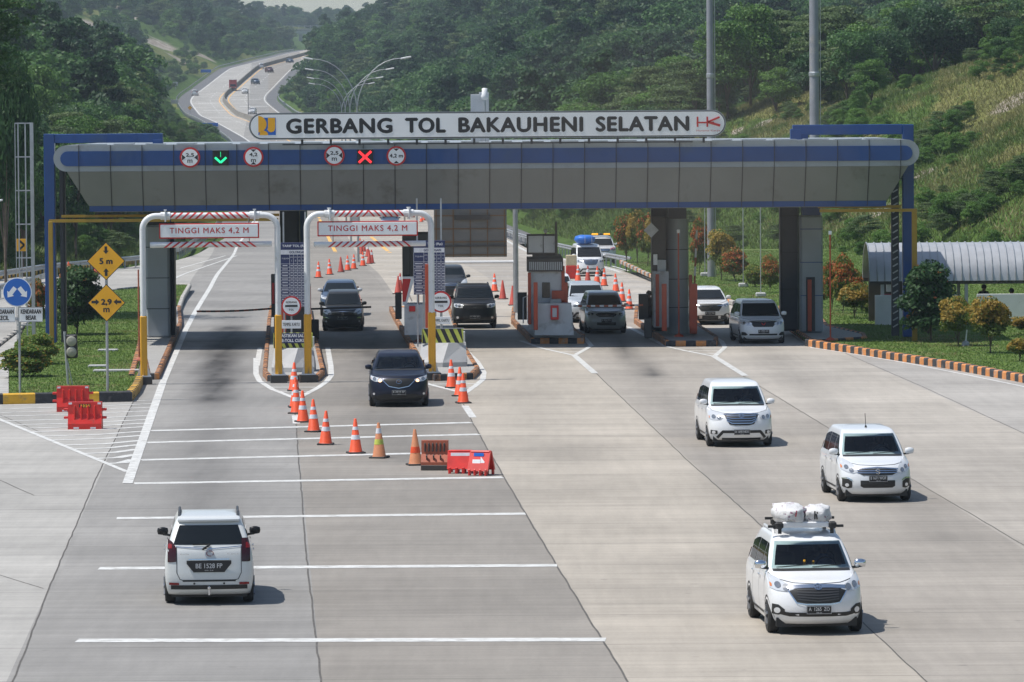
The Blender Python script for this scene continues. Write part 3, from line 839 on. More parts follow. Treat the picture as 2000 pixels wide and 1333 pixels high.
# grey fascia leaning back to the blue bottom strip
mb = MB()
zs = [(7.015, 0.02), (5.66, .75)]
xl = [gx(133), gx(173)]; xr = [gx(1776), gx(1736)]
seams = [gx(157 + 61.7 * k) for k in range(-1, 28)]
def fas(x, t):  # point on the leaning fascia
    return (x, .02 + .73 * t, 7.015 - 1.355 * t)
fr = [fas(xl[0], 0), fas(xl[1] - .1, .9), fas(xl[1], 1), fas(xr[1], 1), fas(xr[1] + .1, .9), fas(xr[0], 0)]
bk = [(p[0], 16.5 - p[1], p[2]) for p in fr]
mb.add(fr + bk, [(0, 1, 2, 3, 4, 5), (6, 11, 10, 9, 8, 7), (0, 6, 7, 1), (1, 7, 8, 2), (2, 8, 9, 3), (3, 9, 10, 4), (4, 10, 11, 5)])
mb.build('fascia_panel', M['panel'], gate)
mb = MB(); mb.box(((xl[1] + xr[1]) / 2, 8.25, 5.55), (xr[1] - xl[1] - .02, 14.94, .22)); mb.build('bottom_trim', M['blue'], gate)
mb = MB(); mb.box(((xl[1] + xr[1]) / 2, 8.25, 5.425), (xr[1] - xl[1] - .3, 14.7, .03)); mb.build('soffit', M['panel'], gate)
# seams
mb = MB()
for sx in seams[1:]:
    if x0 - .2 < sx < x1 + .2:
        mb.box((sx, -.012, 7.92), (.022, .03, .26)); mb.box((sx, -.072, 7.52), (.02, .03, .58)); mb.box((sx, -.012, 7.125), (.022, .03, .2))
    if xl[0] < sx < xr[0]:
        tmax = 1.0
        if sx < xl[1]: tmax = max(.1, (sx - xl[0]) / (xl[1] - xl[0]) )
        if sx > xr[1]: tmax = max(.1, (xr[0] - sx) / (xr[0] - xr[1]))
        a, b = Vector(fas(sx, 0)), Vector(fas(sx - .02, tmax)); off = Vector((0, -.012, -.006))
        mb.beam(a + off, b + off, .026, .02)
        if tmax == 1: mb.box((sx - .02, .77, 5.55), (.02, .03, .2))
mb.build('panel_seam', M['seam'], gate)
# roof edge flashings
for k in range(26):
    mb = MB()
    sx = gx(180 + 61.7 * k)
    mb.box((sx, 1 + (k % 3) * .1, 8.07 + .01 * (k % 2)), (random.uniform(.7, 1.15), 1.2, .035), 0, Matrix.Rotation(R(random.uniform(-1.2, 1.2)), 3, 'Y')); mb.build('roof_flashing', M['grey_trim'], gate)
# blue end frames
def frame(pxs, yo, top):
    mb = MB()
    for a, b in pxs: mb.beam(a, b, .5, .42)
    return mb
Yf = 3.2
def fx(px): return gx(px, GY + Yf)
zt_ = P(200, 270).z
def zfp(py, Y, px=1000): return CAM.z + (ray(px, py).z / ray(px, py).y) * Y
Yp = GY + Yf
ztl = zfp(271, Yp, 200); ztr = zfp(254, Yp, 1660)
mb = MB(); mb.bbox((fx(100), Yf, ztl / 2 + .2), (.42, .5, ztl + .0), .02); mb.bbox((fx(216), Yf, ztl + .01), (fx(322) - fx(111), .44, .36), .02); mb.bbox((fx(312), Yf, ztl - .5), (.4, .46, .9), .02)
for k in range(3): mb.box((fx(150 + 60 * k), Yf - .225, ztl + .01), (.015, .012, .36))
mb.build('end_frame', M['blue'], gate)
mb = MB(); mb.bbox((fx(1775), Yf, ztr / 2 + .2), (.44, .5, ztr), .02); mb.bbox((fx(1657), Yf, ztr + .01), (fx(1764) - fx(1550), .44, .4), .02); mb.bbox((fx(1556), Yf, ztr - .5), (.42, .46, 1.1), .02)
mb.bbox((fx(1574), Yf + 1.2, ztr - .45), (.4, .46, 1.0), .02)
mb.bbox((fx(1665), Yf + 1.6, ztr - .02), (fx(1764) - fx(1570), .3, .3), .02)
mb.build('end_frame', M['blue'], gate)
mb = MB(); mb.box((fx(116), Yf + 2, 3.9), (.14, 1.2, 7.8)); mb.box((fx(121), Yf + 1.5, 3.9), (.05, .1, 7.6)); mb.build('back_post', M['col_dark'], gate)
mb = MB()
mb.box((fx(1757), Yf + 2, 3.9), (.3, .3, 7.6))
mb.build('back_post', M['col_dark'], gate)
mb = MB()
for k in range(26): mb.beam((fx(1752), Yf + 1.84, .5 + k * .27), (fx(1762), Yf + 1.84, .62 + k * .27), .05, .05)
mb.build('ladder', M['galv'], gate)
# mustard portal rails under the ends
mb = MB()
mb.bbox((gx(101, 197), .9, 2.5), (.17, .16, 5.0 + .12), .01); mb.box(((gx(98, 197) + gx(545, 197)) / 2, .9, 5.08), (gx(545, 197) - gx(98, 197), .14, .12)); mb.box(((gx(118, 197) + gx(545, 197)) / 2, 1.9, 5.24), (gx(545, 197) - gx(118, 197), .14, .1))
mb.build('height_rail', M['mustard'], gate)
mb = MB()
mb.bbox((gx(1787, 197), .9, 2.6), (.2, .18, 5.3), .01); mb.box(((gx(1602, 197) + gx(1792, 197)) / 2, .9, 5.27), (gx(1792, 197) - gx(1602, 197), .14, .12)); mb.box(((gx(1602, 197) + gx(1765, 197)) / 2, 1.9, 5.4), (gx(1765, 197) - gx(1602, 197), .14, .1))
mb.build('height_rail', M['mustard'], gate)
# columns
def column(px0, px1, Y, top, mats, label=None, round_=False, seams_=(), darkside=None, panel_top=None):
    t = MB(); c = ((gx(px0, Y) + gx(px1, Y)) / 2); wd = gx(px1, Y) - gx(px0, Y)
    pt = panel_top or top
    if round_:
        t.lathe([(wd / 2, .18), (wd / 2, pt)], (c, Y - GY, 0), 20, 0)
    else:
        t.bbox((c, Y - GY, .18 + (pt - .18) / 2), (wd, 1.1, pt - .18), .08)
    if pt < top - .05: t.box((c, Y - GY, (pt + top) / 2), (wd * .8, .8, top - pt), 1)
    for z in seams_:
        if round_: t.lathe([(wd / 2 + .008, z - .015), (wd / 2 + .008, z + .015)], (c, Y - GY, 0), 20, 1)
        else: t.box((c, Y - GY - .552, z), (wd + .01, .02, .03), 1)
    o = t.build('column', mats, gate, round_, ang=30); return o
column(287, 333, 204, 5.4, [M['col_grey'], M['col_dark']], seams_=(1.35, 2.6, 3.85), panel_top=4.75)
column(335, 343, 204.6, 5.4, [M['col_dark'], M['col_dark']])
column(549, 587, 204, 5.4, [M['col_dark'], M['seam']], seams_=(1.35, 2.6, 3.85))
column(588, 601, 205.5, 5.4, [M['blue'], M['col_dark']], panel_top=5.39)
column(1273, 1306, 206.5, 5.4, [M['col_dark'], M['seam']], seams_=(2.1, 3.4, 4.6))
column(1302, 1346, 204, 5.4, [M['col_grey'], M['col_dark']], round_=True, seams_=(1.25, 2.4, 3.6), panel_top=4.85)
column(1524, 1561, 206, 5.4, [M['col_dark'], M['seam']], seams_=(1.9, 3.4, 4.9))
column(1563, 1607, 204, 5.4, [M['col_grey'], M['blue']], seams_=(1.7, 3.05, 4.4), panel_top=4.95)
mb = MB(); mb.box((gx(1584, 203.4), 203.4 - GY - .03, 1.35), (.36, .03, 2.2)); mb.build('niche', M['dark'], gate)
mb = MB(); mb.bbox((gx(1582, 203.4), 203.4 - GY - .09, 1.3), (.16, .1, 2.1), .01); mb.build('guard_bar', M['orange'], gate)

# name sign on the roof
SY = GY - .4
def signpt(px, py, Y=SY): return PY(px, py, Y)
a = signpt(486, 248.5); b = signpt(1418, 240)
wS = b.x - a.x; hS = 52.5 * SY / FPX
t = thing('name_sign', 'white rounded board reading GERBANG TOL BAKAUHENI SELATAN on top of the gate', 'sign', ((a.x + b.x) / 2, SY, (a.z + b.z) / 2))
def stad_c(w_, h_, ins=0): return [(x, z) for x, z in stadium(-w_ / 2 + h_ / 2, w_ / 2 - h_ / 2, -h_ / 2 + ins, h_ / 2 - ins, 14)]
mb = MB(); mb.prism(stad_c(wS, hS), 0, .22, M=XZ); mb.build('frame', M['grey_trim'], t)
mb = MB(); mb.prism(stad_c(wS, hS, .035), -.012, .1, M=XZ); mb.build('border', M['black'], t)
mb = MB(); mb.prism(stad_c(wS, hS, .065), -.02, .1, M=XZ); mb.build('board', M['sign_white'], t)
mb = MB()
s_ = SY / FPX
ctr = 952.0
for wrd, xa, xb in (('GERBANG', 559, 767), ('TOL', 791, 871), ('BAKAUHENI', 895, 1139), ('SELATAN', 1163, 1346)):
    add_text(mb, wrd, (((xa + xb) / 2 - ctr) * s_, -.022, 0.0), (xb - xa) * s_, 31 * s_, bold=.013, sp=1.08)
mb.build('lettering', M['black'], t)
# ministry mark: blue square with yellow shapes
mb = MB(); lx = (522 - ctr) * s_; q = 17 * s_
mb.box((lx, -.024, 0), (2 * q, .004, 2 * q), 0)
def fan(cx, cz, r, a0, a1, m, n=14, y=-.029):
    vs = [(cx, y, cz)] + [(cx + r * math.cos(a0 + (a1 - a0) * k / n), y, cz + r * math.sin(a0 + (a1 - a0) * k / n)) for k in range(n + 1)]
    mb.add(vs, [(0, k + 1, k + 2) for k in range(n)], m)
fan(lx - q, q * .25, q * .95, -math.pi / 2, math.pi / 2, 1); mb.box((lx - q * .75, -.0272, q * .6), (.5 * q, .002, .75 * q), 1)
mb.box((lx + .52 * q, -.0272, q * .35), (.82 * q, .002, 1.25 * q), 1); fan(lx + .47 * q, -.25 * q, .43 * q, math.pi, 2 * math.pi, 1)
fan(lx - .38 * q, -q, .5 * q, 0, math.pi, 1)
mb.build('emblem', [M['sign_blue'], M['sign_yellow']], t)
mb = MB(); hx = (1382 - ctr) * s_; h_ = 9 * s_
mb.box((hx - 20 * s_, -.024, .06), (3.4 * s_, .004, 20 * s_)); mb.box((hx - 1 * s_, -.024, .06), (3.4 * s_, .004, 20 * s_)); mb.box((hx - 5 * s_, -.0245, .03), (34 * s_, .004, 3 * s_))
mb.beam((hx, -.025, .05), (hx + 23 * s_, -.025, .24), .05, .07); mb.beam((hx, -.025, .05), (hx + 24 * s_, -.025, -.09), .05, .09)
add_text(mb, 'Hutama Karya', (hx + 1 * s_, -.024, -.29), 46 * s_, 4.5 * s_)
mb.build('logo', M['red'], t)
mb = MB()
for k in range(15):
    px = 590 + 56 * k; mb.box(((px - ctr) * s_, .1, -hS / 2 - .1), (.09, .1, .26))
mb.box((0, .1, -hS / 2 - .19), (wS * .86, .05, .05))
mb.build('support', M['dark'], t)

# round restriction signs
def ring(mb, r0, r1, y, m, n=32, c=(0, 0)):
    vs = []
    for k in range(n):
        a = 2 * math.pi * k / n; vs += [(c[0] + r0 * math.cos(a), y, c[1] + r0 * math.sin(a)), (c[0] + r1 * math.cos(a), y, c[1] + r1 * math.sin(a))]
    mb.add(vs, [(2 * k, 2 * k + 1, (2 * k + 3) % (2 * n), (2 * k + 2) % (2 * n)) for k in range(n)], m)
YX = Matrix(((1, 0, 0), (0, 0, 1), (0, 1, 0)))
def disc_geo(mb, r, y0, y1, m, n=32):
    mb.prism([(r * math.cos(2 * math.pi * k / n), r * math.sin(2 * math.pi * k / n)) for k in range(n)], y0, y1, m, M=YX)
def round_sign(px, py, rpx, label, text, wedges, group=None, Y=GY - .1):
    c = PY(px, py, Y - .1); r = rpx * Y / FPX
    t = thing('restriction_sign', label, 'sign', c, group=group)
    mb = MB(); disc_geo(mb, r, -.03, .06, 0); mb.build('rim', M['red'], t)
    mb = MB(); disc_geo(mb, r * .82, -.036, 0, 0); mb.build('face', M['sign_white'], t)
    mb = MB()
    if wedges == 'side':
        for s in (-1, 1): mb.add([(s * r * .78, -.04, r * .3), (s * r * .78, -.04, -r * .3), (s * r * .42, -.04, 0)], [(0, 1, 2)])
    else:
        for s in (-1, 1): mb.add([(r * .3, -.04, s * r * .76), (-r * .3, -.04, s * r * .76), (0, -.04, s * r * .5)], [(0, 1, 2)])
    if '\n' in text:
        a_, b_ = text.split('\n'); add_text(mb, a_, (0, -.036, r * .22), r * .82, r * .42, bold=.01); add_text(mb, b_, (0, -.036, -r * .36), r * .5, r * .32, bold=.01)
    else: add_text(mb, text, (0, -.036, 0), r * 1.4, r * .46, bold=.01)
    mb.build('lettering', M['black'], t)
    mb = MB(); mb.box((0, .11, 0), (.06, .12, r * 2.1)); mb.build('bracket', M['galv'], t)
    return t
round_sign(371, 308, 20, 'round red-rimmed width sign 2,5 m left of the green arrow signal', '2,5\nm', 'side')
round_sign(495, 307, 19.5, 'round red-rimmed height sign 4,2 m right of the green arrow signal', '4,2\nm', 'top')
round_sign(653, 304, 20, 'round red-rimmed width sign 2,5 m left of the red cross signal', '2,5\nm', 'side')
round_sign(774, 305, 19, 'round red-rimmed height sign 4,2 m right of the red cross signal', '4,2 m', 'top')
def lane_signal(px, py, label, kind):
    Y = GY - .15; c = PY(px, py, Y); s = Y / FPX
    t = thing('lane_signal', label, 'traffic signal', c)
    mb = MB(); mb.bbox((0, .05, 0), (31 * s, .12, 29 * s), .01); mb.build('housing', M['black'], t)
    mb = MB(); mb.box((0, -.06, 15.5 * s), (32 * s, .3, 1.5 * s)); mb.build('visor', M['grey_trim'], t)
    mb = MB()
    if kind == 'x':
        for sg in (-1, 1): mb.beam((-12 * s, -.02, -sg * 11 * s), (12 * s, -.02, sg * 11 * s), .01, .09)
        mb.build('cross', M['arrow_red'], t)
    else:
        mb.beam((0, -.02, 12 * s), (0, -.02, 2 * s), .01, .09)
        for sg in (-1, 1): mb.beam((sg * 11 * s, -.02, 1 * s), (0, -.024, -9 * s), .01, .08)
        # lit dots
        mb.build('arrow', M['arrow_green'], t)
lane_signal(431, 309, 'black lane signal showing a green down arrow on the blue band', 'a')
lane_signal(713, 307, 'black lane signal showing a red cross on the blue band', 'x')

# roof box and camera
Yb = GY + 6; s = Yb / FPX
c = PY(937, 215, Yb); c.z = 8.05
t = thing('rooftop_cabinet', 'grey equipment cabinets on the gate roof behind the name sign', 'cabinet', (c.x, Yb, 8.05))
h1 = zfp(184, Yb) - 8.05
mb = MB(); mb.bbox((-9 * s, 0, h1 / 2), (17 * s, .4, h1), .01); mb.build('door', M['booth'], t)
mb = MB(); mb.bbox((5 * s, .05, h1 / 2 + .03), (12 * s, .5, h1 + .1), .01); mb.bbox((15 * s, .0, h1 / 2 + .03), (6 * s, .4, h1 + .06), .01); mb.build('cabinet', M['booth'], t)
t = thing('dome_camera', 'white dome camera on a short mast on the gate roof', 'camera', (c.x + 10 * s, Yb - .5, 8.05))
h2 = zfp(172, Yb) - 8.05
mb = MB(); mb.tube([(0, 0, 0), (0, 0, h2 - .25)], .05); mb.build('mast', M['galv'], t)
mb = MB(); mb.lathe([(.02, h2 - .5), (.12, h2 - .45), (.15, h2 - .32), (.12, h2 - .26), (.11, h2 - .02), (.05, h2)], n=12); mb.build('housing', M['white'], t, True)

# lattice mast at the left
ml = P(70, 662); t = thing('ladder_mast', 'slender galvanised ladder mast beside the blue left post of the gate', 'mast', (ml.x, 203, 0))
s = 203 / FPX; hh = zfp(240, 203, 70)
mb = MB()
for px, wd in ((53, .03), (59, .05), (73, .05), (86, .14)): mb.box(((px - 70) * s, 0 if px != 86 else -.1, hh / 2), (wd, wd, hh))
for k in range(8): mb.box((0, -.02, hh - .02 - k * 1.36), (33 * s, .04, .05))
mb.build('frame', M['galv'], t)
# ------------------------------------------------------------------ height portals
FLIPS = False
def stripes_pipe(mb, x0, x1, z, r, y=0, n=9, m=0, flip_at=None):
    """slanted red bands wound on a pipe along x"""
    for k in range(n):
        xc = x0 + (x1 - x0) * (k + .5) / n
        sg = 1 if flip_at is None or xc < flip_at else -1
        sg = -sg if FLIPS else sg
        wd = (x1 - x0) / n * .36
        vs = []
        q = 8
        for j in range(q + 1):
            a = math.pi / 2 + math.pi * 1.1 * (j / q - .5) + math.pi / 2
            a = math.pi * (-.05 + 1.1 * j / q) - math.pi / 2
            # a from underside to top on the camera side
            yy = -math.cos(a) * (r + .004); zz = math.sin(a) * (r + .004)
            sh = sg * zz / r * wd * 1.35
            vs += [(xc - wd / 2 + sh, y + yy, z + zz), (xc + wd / 2 + sh, y + yy, z + zz)]
        mb.add(vs, [(2 * j, 2 * j + 1, 2 * j + 3, 2 * j + 2) for j in range(q)], m)
def portal(pl, pr, ptop, pbar, sign, label, slabel, text='TINGGI MAKS 4,2 M'):
    a, b = P(*pl), P(*pr)
    Y = (a.y + b.y) / 2; s = Y / FPX
    cx = (a.x + b.x) / 2
    t = thing('height_limit_portal', label, 'portal', (cx, Y, 0), math.atan2(b.y - a.y, b.x - a.x), group='height limit portals')
    W = (b.x - a.x); hw = W / 2
    zt = zfp(ptop, Y, (pl[0] + pr[0]) / 2); r = .113
    zy = zt * .405
    for sg in (-1, 1):
        mb = MB(); mb.box((sg * hw, 0, .13), (.56, .5, .26)); mb.build('footing', M['booth_dark'], t)
        mb = MB(); mb.bbox((sg * hw, 0, (zy + .26) / 2), (.24, .24, zy - .22), .04); mb.build('post_sleeve', M['yellow'], t)
        mb = MB()
        mb.box((sg * hw, 0, .28), (.48, .42, .04))
        for k in (-1, 1):
            mb.add([(sg * hw + k * .12, -.02, .3), (sg * hw + k * .22, -.02, .3), (sg * hw + k * .12, -.02, .7), (sg * hw + k * .12, .02, .3), (sg * hw + k * .22, .02, .3), (sg * hw + k * .12, .02, .7)], [(0, 1, 2), (5, 4, 3), (0, 3, 4, 1), (1, 4, 5, 2)])
            mb.add([(sg * hw + k * .015, -.12, .3), (sg * hw + k * .015, -.2, .3), (sg * hw + k * .015, -.12, .6)], [(0, 1, 2)])
        mb.build('base_plate', M['white'], t)
        pts = [(sg * hw, 0, zy - .02), (sg * hw, 0, zt - .45)]
        for k in range(1, 7):
            an = k / 6 * math.pi / 2
            pts.append((sg * (hw - .45 + .45 * math.cos(an)), 0, zt - .45 + .45 * math.sin(an)))
        pts.append((sg * (hw - .75), 0, zt))
        mb = MB(); mb.tube(pts, r * .93, 14); mb.build('post', M['white'], t, True, ang=40)
        mb = MB(); mb.tube([(sg * (hw - .95), 0, zt), (sg * (hw - .62), 0, zt)], r * 1.25, 10); mb.box((sg * (hw - .78), 0, zt), (.045, .4, .4))
        for q in range(4): mb.box((sg * (hw - .78), -.14 + .09 * q, zt + .2), (.1, .04, .03))
        mb.build('flange', M['white'], t, False)
    mb = MB(); mb.tube([(-hw + .75, 0, zt), (hw - .75, 0, zt)], r * .95, 14); stripes_pipe(mb, -hw + .9, hw - .95, zt, r * .95, n=12, m=1, flip_at=0)
    mb.build('top_beam', [M['white'], M['red']], t, True, ang=40)
    zb_ = zfp(pbar, Y, (pl[0] + pr[0]) / 2)
    mb = MB(); mb.tube([(-hw + .25, 0, zb_), (hw - .2, 0, zb_)], r * .85, 12); stripes_pipe(mb, -hw + .75, hw - .75, zb_, r * .85, n=12, m=1, flip_at=0)
    bar = mb.build('hanging_bar', [M['white'], M['red']], t, True, ang=40)
    for sg in (-1, 1): mb = MB(); mb.tube([(sg * hw * .58, 0, zt), (sg * hw * .58, 0, zb_)], .012, 5); mb.build('chain', M['dark'], t)
    # sign
    x0_, y0_, x1_, y1_ = sign
    c = PY((x0_ + x1_) / 2, (y0_ + y1_) / 2, Y - .2); w_ = (x1_ - x0_) * s; h_ = (y1_ - y0_) * s
    q = thing('height_sign', slabel, 'sign', c)
    mb = MB(); mb.bbox((0, 0, 0), (w_, .03, h_), .012); mb.build('border', M['red'], q)
    mb = MB(); mb.bbox((0, -.01, 0), (w_ - .08, .03, h_ - .08), .012); mb.build('board', M['sign_white'], q)
    mb = MB(); add_text(mb, text, (0, -.022, 0), w_ * .79, h_ * .44, bold=.004, sp=1.15); mb.build('lettering', M['red'], q)
    for sg in (-1, 1):
        mb = MB(); mb.tube([(sg * hw * .58, .03, h_ / 2 - .02), (sg * hw * .58, .18, zt - c.z - .05)], .012, 5); mb.build('hanger', M['dark'], q)
portal((281, 751), (545, 748), 421.5, 478, (311, 436.5, 506, 466), 'white pipe height portal with yellow posts over the lane at the far left', 'TINGGI MAKS 4,2 M board hanging from the left height portal')
portal((600, 747), (846, 743), 417.5, 477, (620, 432, 816, 461.5), 'white pipe height portal with yellow posts over the lane of the dark navy car', 'TINGGI MAKS 4,2 M board hanging from the right height portal')

# ------------------------------------------------------------------ crash cushions, fare boards, booths
def at_px(px, py, z=0): return P(px, py, z)
def wedge_block(px0, px1, pyb, pyt, label, hatch_label):
    a, b = P(px0, pyb, .19), P(px1, pyb, .19); Y = a.y; s = Y / FPX; w_ = b.x - a.x; h_ = (pyb - pyt) * s
    t = thing('crash_block', label, 'crash barrier', ((a.x + b.x) / 2, Y, .185))
    mb = MB()
    hb = h_ * .62
    # splayed concrete nose
    pts_b = [(-w_ / 2, 1.4), (-w_ / 2, -.25), (0, -.62), (w_ / 2, -.2), (w_ / 2, 1.4)]
    pts_t = [(-w_ * .4, 1.2), (-w_ * .44, .2), (.12 * w_, -.12), (w_ * .48, .25), (w_ * .44, 1.2)]
    vs = [(x, y, 0) for x, y in pts_b] + [(x * 1.0, y, .16) for x, y in pts_b] + [(x, y, hb) for x, y in pts_t]
    fs = [tuple(range(5))[::-1], tuple(range(10, 15))]
    for L_ in (0, 5):
        for k in range(5): fs.append((L_ + k, L_ + (k + 1) % 5, L_ + 5 + (k + 1) % 5, L_ + 5 + k))
    mb.add(vs, fs); mb.build('concrete_nose', M['concrete'], t)
    mb = MB(); mb.box((.1, 1.0, hb + h_ * .13), (w_ * .8, .6, h_ * .26)); mb.build('backing', M['booth'], t)
    return t, w_, h_, hb
def hatch_board(mb, w_, h_, zc, y, n=5, sg=1, m0=0, m1=1):
    mb.bbox((0, y, zc), (w_, .05, h_), .01, m0)
    bw = w_ / n
    for k in range(-1, n + 1):
        xa = -w_ / 2 + bw * k; pts = [(xa, -h_ / 2), (xa + bw * .5, -h_ / 2), (xa + bw * .5 + sg * h_ * .45, h_ / 2), (xa + sg * h_ * .45, h_ / 2)]
        pts = [(max(-w_ / 2 + .01, min(w_ / 2 - .01, x)), z) for x, z in pts]
        if max(p[0] for p in pts) - min(p[0] for p in pts) < .05: continue
        mb.add([(x, y - .03, zc + z) for x, z in pts], [(0, 1, 2, 3)], m1)
M['lime'] = mat('lime_yellow', (.55, .6, .1), .5, var=.1, dirt=(.4, .42, .12), dirts=4)
t, w_, h_, hb = wedge_block(531, 614, 726, 652, 'pale concrete crash block behind the PASTIKAN SALDO board', '')
mb = MB(); hatch_board(mb, w_ * .92, h_ * .4, h_ * .82, .1, 6, -1); mb.build('hatched_board', [M['lime'], M['black']], t)
mb = MB(); mb.bbox((.06, .04, h_ * .88), (w_ * .74, .04, h_ * .27), .008); nb = mb.build('message_board', M['navy'], t)
mb = MB(); add_text(mb, 'PASTIKAN SALDO', (.06, .018, h_ * .945), w_ * .7, h_ * .085, bold=.01); add_text(mb, 'E-TOLL CUKUP', (.06, .018, h_ * .82), w_ * .6, h_ * .085, bold=.01); mb.build('lettering', M['sign_white'], nb)
t, w_, h_, hb = wedge_block(818, 912, 716, 642, 'pale concrete crash block with yellow and black hatched board beside the navy car', '')
mb = MB(); hatch_board(mb, w_ * .86, h_ * .38, h_ * .8, .1, 5, -1); mb.build('hatched_board', [M['lime'], M['black']], t)
mb = MB(); mb.box((0, .1, h_ * 1.0), (w_ * .88, .06, .03)); mb.box((0, .1, h_ * .61), (w_ * .88, .06, .03)); mb.build('board_frame', M['galv'], t)

def no_pass(px, py, rpx, plate, label, Y):
    """round GERBANG TOL sign with TEMPEL KARTU plate on a post"""
    c = PY(px, py, Y); s = Y / FPX; r = rpx * s
    t = thing('stop_toll_sign', label, 'sign', (c.x, Y, .19), group='round GERBANG TOL signs')
    z = c.z - .19
    mb = MB(); mb.tube([(0, .06, 0), (0, .06, z)], .035, 8); mb.build('post', M['galv'], t)
    def dd(r_, y0, y1, n=32):
        m_ = MB(); m_.prism([(r_ * math.cos(2 * math.pi * k / n), r_ * math.sin(2 * math.pi * k / n) + z) for k in range(n)], y0, y1, 0, M=YX); return m_
    dd(r, -.02, .02).build('rim', M['red'], t); dd(r * .84, -.026, 0).build('face', M['sign_white'], t)
    mb = MB(); mb.box((0, -.03, z), (r * 1.25, .008, r * .2)); add_text(mb, 'GERBANG', (0, -.026, z + r * .38), r * 1.1, r * .2, bold=.01, sp=1.2); add_text(mb, 'TOL', (0, -.026, z - r * .38), r * .5, r * .2, bold=.01, sp=1.3)
    mb.build('lettering', M['black'], t)
    x0_, y0_, x1_, y1_ = plate; pc = PY((x0_ + x1_) / 2, (y0_ + y1_) / 2, Y) - Vector((c.x, Y, .19))
    mb = MB(); mb.bbox((pc.x, -.01, pc.z), ((x1_ - x0_) * s, .02, (y1_ - y0_) * s), .005); pl = mb.build('plate', M['sign_white'], t)
    mb = MB(); add_text(mb, 'TEMPEL KARTU', (pc.x, -.022, pc.z), (x1_ - x0_) * s * .86, (y1_ - y0_) * s * .38, bold=.005); mb.build('lettering', M['black'], pl)
no_pass(569, 598, 19.5, (550, 626, 588, 642), 'round red-rimmed GERBANG TOL sign beneath the left fare board', 190.5)
no_pass(861, 590, 21, (842, 619, 880, 633.5), 'round red-rimmed GERBANG TOL sign beneath the right fare board', 190.5)

def fare_board(x0_, y0_, x1_, y1_, label, Y):
    a, b = PY(x0_, y1_, Y), PY(x1_, y0_, Y); w_, h_ = b.x - a.x, b.z - a.z; cx = (a.x + b.x) / 2; cz = (a.z + b.z) / 2 - .19
    t = thing('fare_board', label, 'sign', (cx, Y, .19), group='blue TARIF TOL fare boards')
    mb = MB(); mb.bbox((0, 0, cz), (w_, .05, h_), .01); mb.build('board', M['navy'], t)
    mb = MB()
    for sg in (-1, 1): mb.box((sg * w_ * .38, .08, cz - .2), (.06, .06, cz * 2 - .4))
    mb.build('post', M['galv'], t)
    mb = MB()
    top = cz + h_ / 2
    add_text(mb, 'TARIF TOL (Rp)', (0, -.027, top - .14), w_ * .85, .12, bold=.01)
    mb.add([(-w_ / 2 + .02, -.029, top - .28), (w_ / 2 - .02, -.029, top - .28), (w_ / 2 - .02, -.029, top - .46), (-w_ / 2 + .02, -.029, top - .46)], [(3, 2, 1, 0)])
    add_text(mb, 'TUJUAN', (-w_ * .32, -.027, top - .62), w_ * .26, .07)
    for k, q in enumerate(('I', 'II', 'III', 'IV', 'V')): add_text(mb, q, (w_ * (-.1 + k * .135), -.027, top - .7), None, .07); add_text(mb, 'GOL', (w_ * (-.1 + k * .135), -.027, top - .56), w_ * .1, .05)
    z = top - .82
    for x in (-.49, -.17, -.035, .1, .235, .37, .49): mb.box((w_ * x, -.03, (top - .46 + cz - h_ / 2) / 2), (.012, .006, (top - .46 - cz + h_ / 2)))
    while z > cz - h_ / 2 + .06:
        mb.box((0, -.0305, z), (w_ * .98, .006, .012))
        mb.box((-w_ * .33, -.0305, z - .065), (w_ * random.uniform(.16, .26), .006, .03))
        for k in range(5): mb.box((w_ * (-.1 + k * .135), -.0305, z - .065), (w_ * .085, .006, .028))
        z -= .13
    mb.build('lettering', M['reflect'], t)
    mb = MB(); add_text(mb, 'GOLONGAN', (w_ * .1, -.032, top - .37), w_ * .55, .1, bold=.01); mb.build('heading', M['navy'], t)
fare_board(548, 474, 603, 600, 'tall navy TARIF TOL fare board between the two height portals', 193.5)
fare_board(808, 470, 869, 576, 'tall navy TARIF TOL fare board behind the right post of the second portal', 193.5)

def pbox(mb, px0, py0, px1, py1, Y, depth, org, m=0, bev=.01, dy=0):
    """box whose front face fills a picture rectangle at distance Y"""
    a, b = PY(px0, py1, Y), PY(px1, py0, Y)
    mb.bbox(((a.x + b.x) / 2 - org.x, Y + depth / 2 - org.y + dy, (a.z + b.z) / 2 - org.z), (b.x - a.x, depth, b.z - a.z), bev, m)
# booth of the column-less island
org = P(1078, 655, .185); org.y = 200
t = thing('toll_booth', 'tall grey toll booth with red extinguisher box and white sloped crash base', 'toll booth', org)
mb = MB(); Yb = 199.5
def quad_prism(mb, pts, Y0, depth, m=0):
    """pts picture points of the front face"""
    v = [PY(x, y, Y0) - org for x, y in pts]; vb = [p + Vector((0, depth, 0)) for p in v]
    n = len(v); mb.add(v + vb, [tuple(range(n)), tuple(range(n, 2 * n))[::-1]] + [(k, k + n, (k + 1) % n + n, (k + 1) % n) for k in range(n)], m)
quad_prism(mb, [(1044, 655), (1121, 655), (1116, 593), (1050, 593)], 198.9, .9); mb.build('crash_base', M['booth'], t)
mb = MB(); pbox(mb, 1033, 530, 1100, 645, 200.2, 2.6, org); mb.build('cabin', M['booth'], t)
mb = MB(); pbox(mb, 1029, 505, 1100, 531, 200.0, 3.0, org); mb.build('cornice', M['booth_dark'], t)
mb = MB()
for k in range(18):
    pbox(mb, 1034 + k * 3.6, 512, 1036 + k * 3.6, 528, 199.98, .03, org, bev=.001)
mb.build('grille', M['booth'], t)
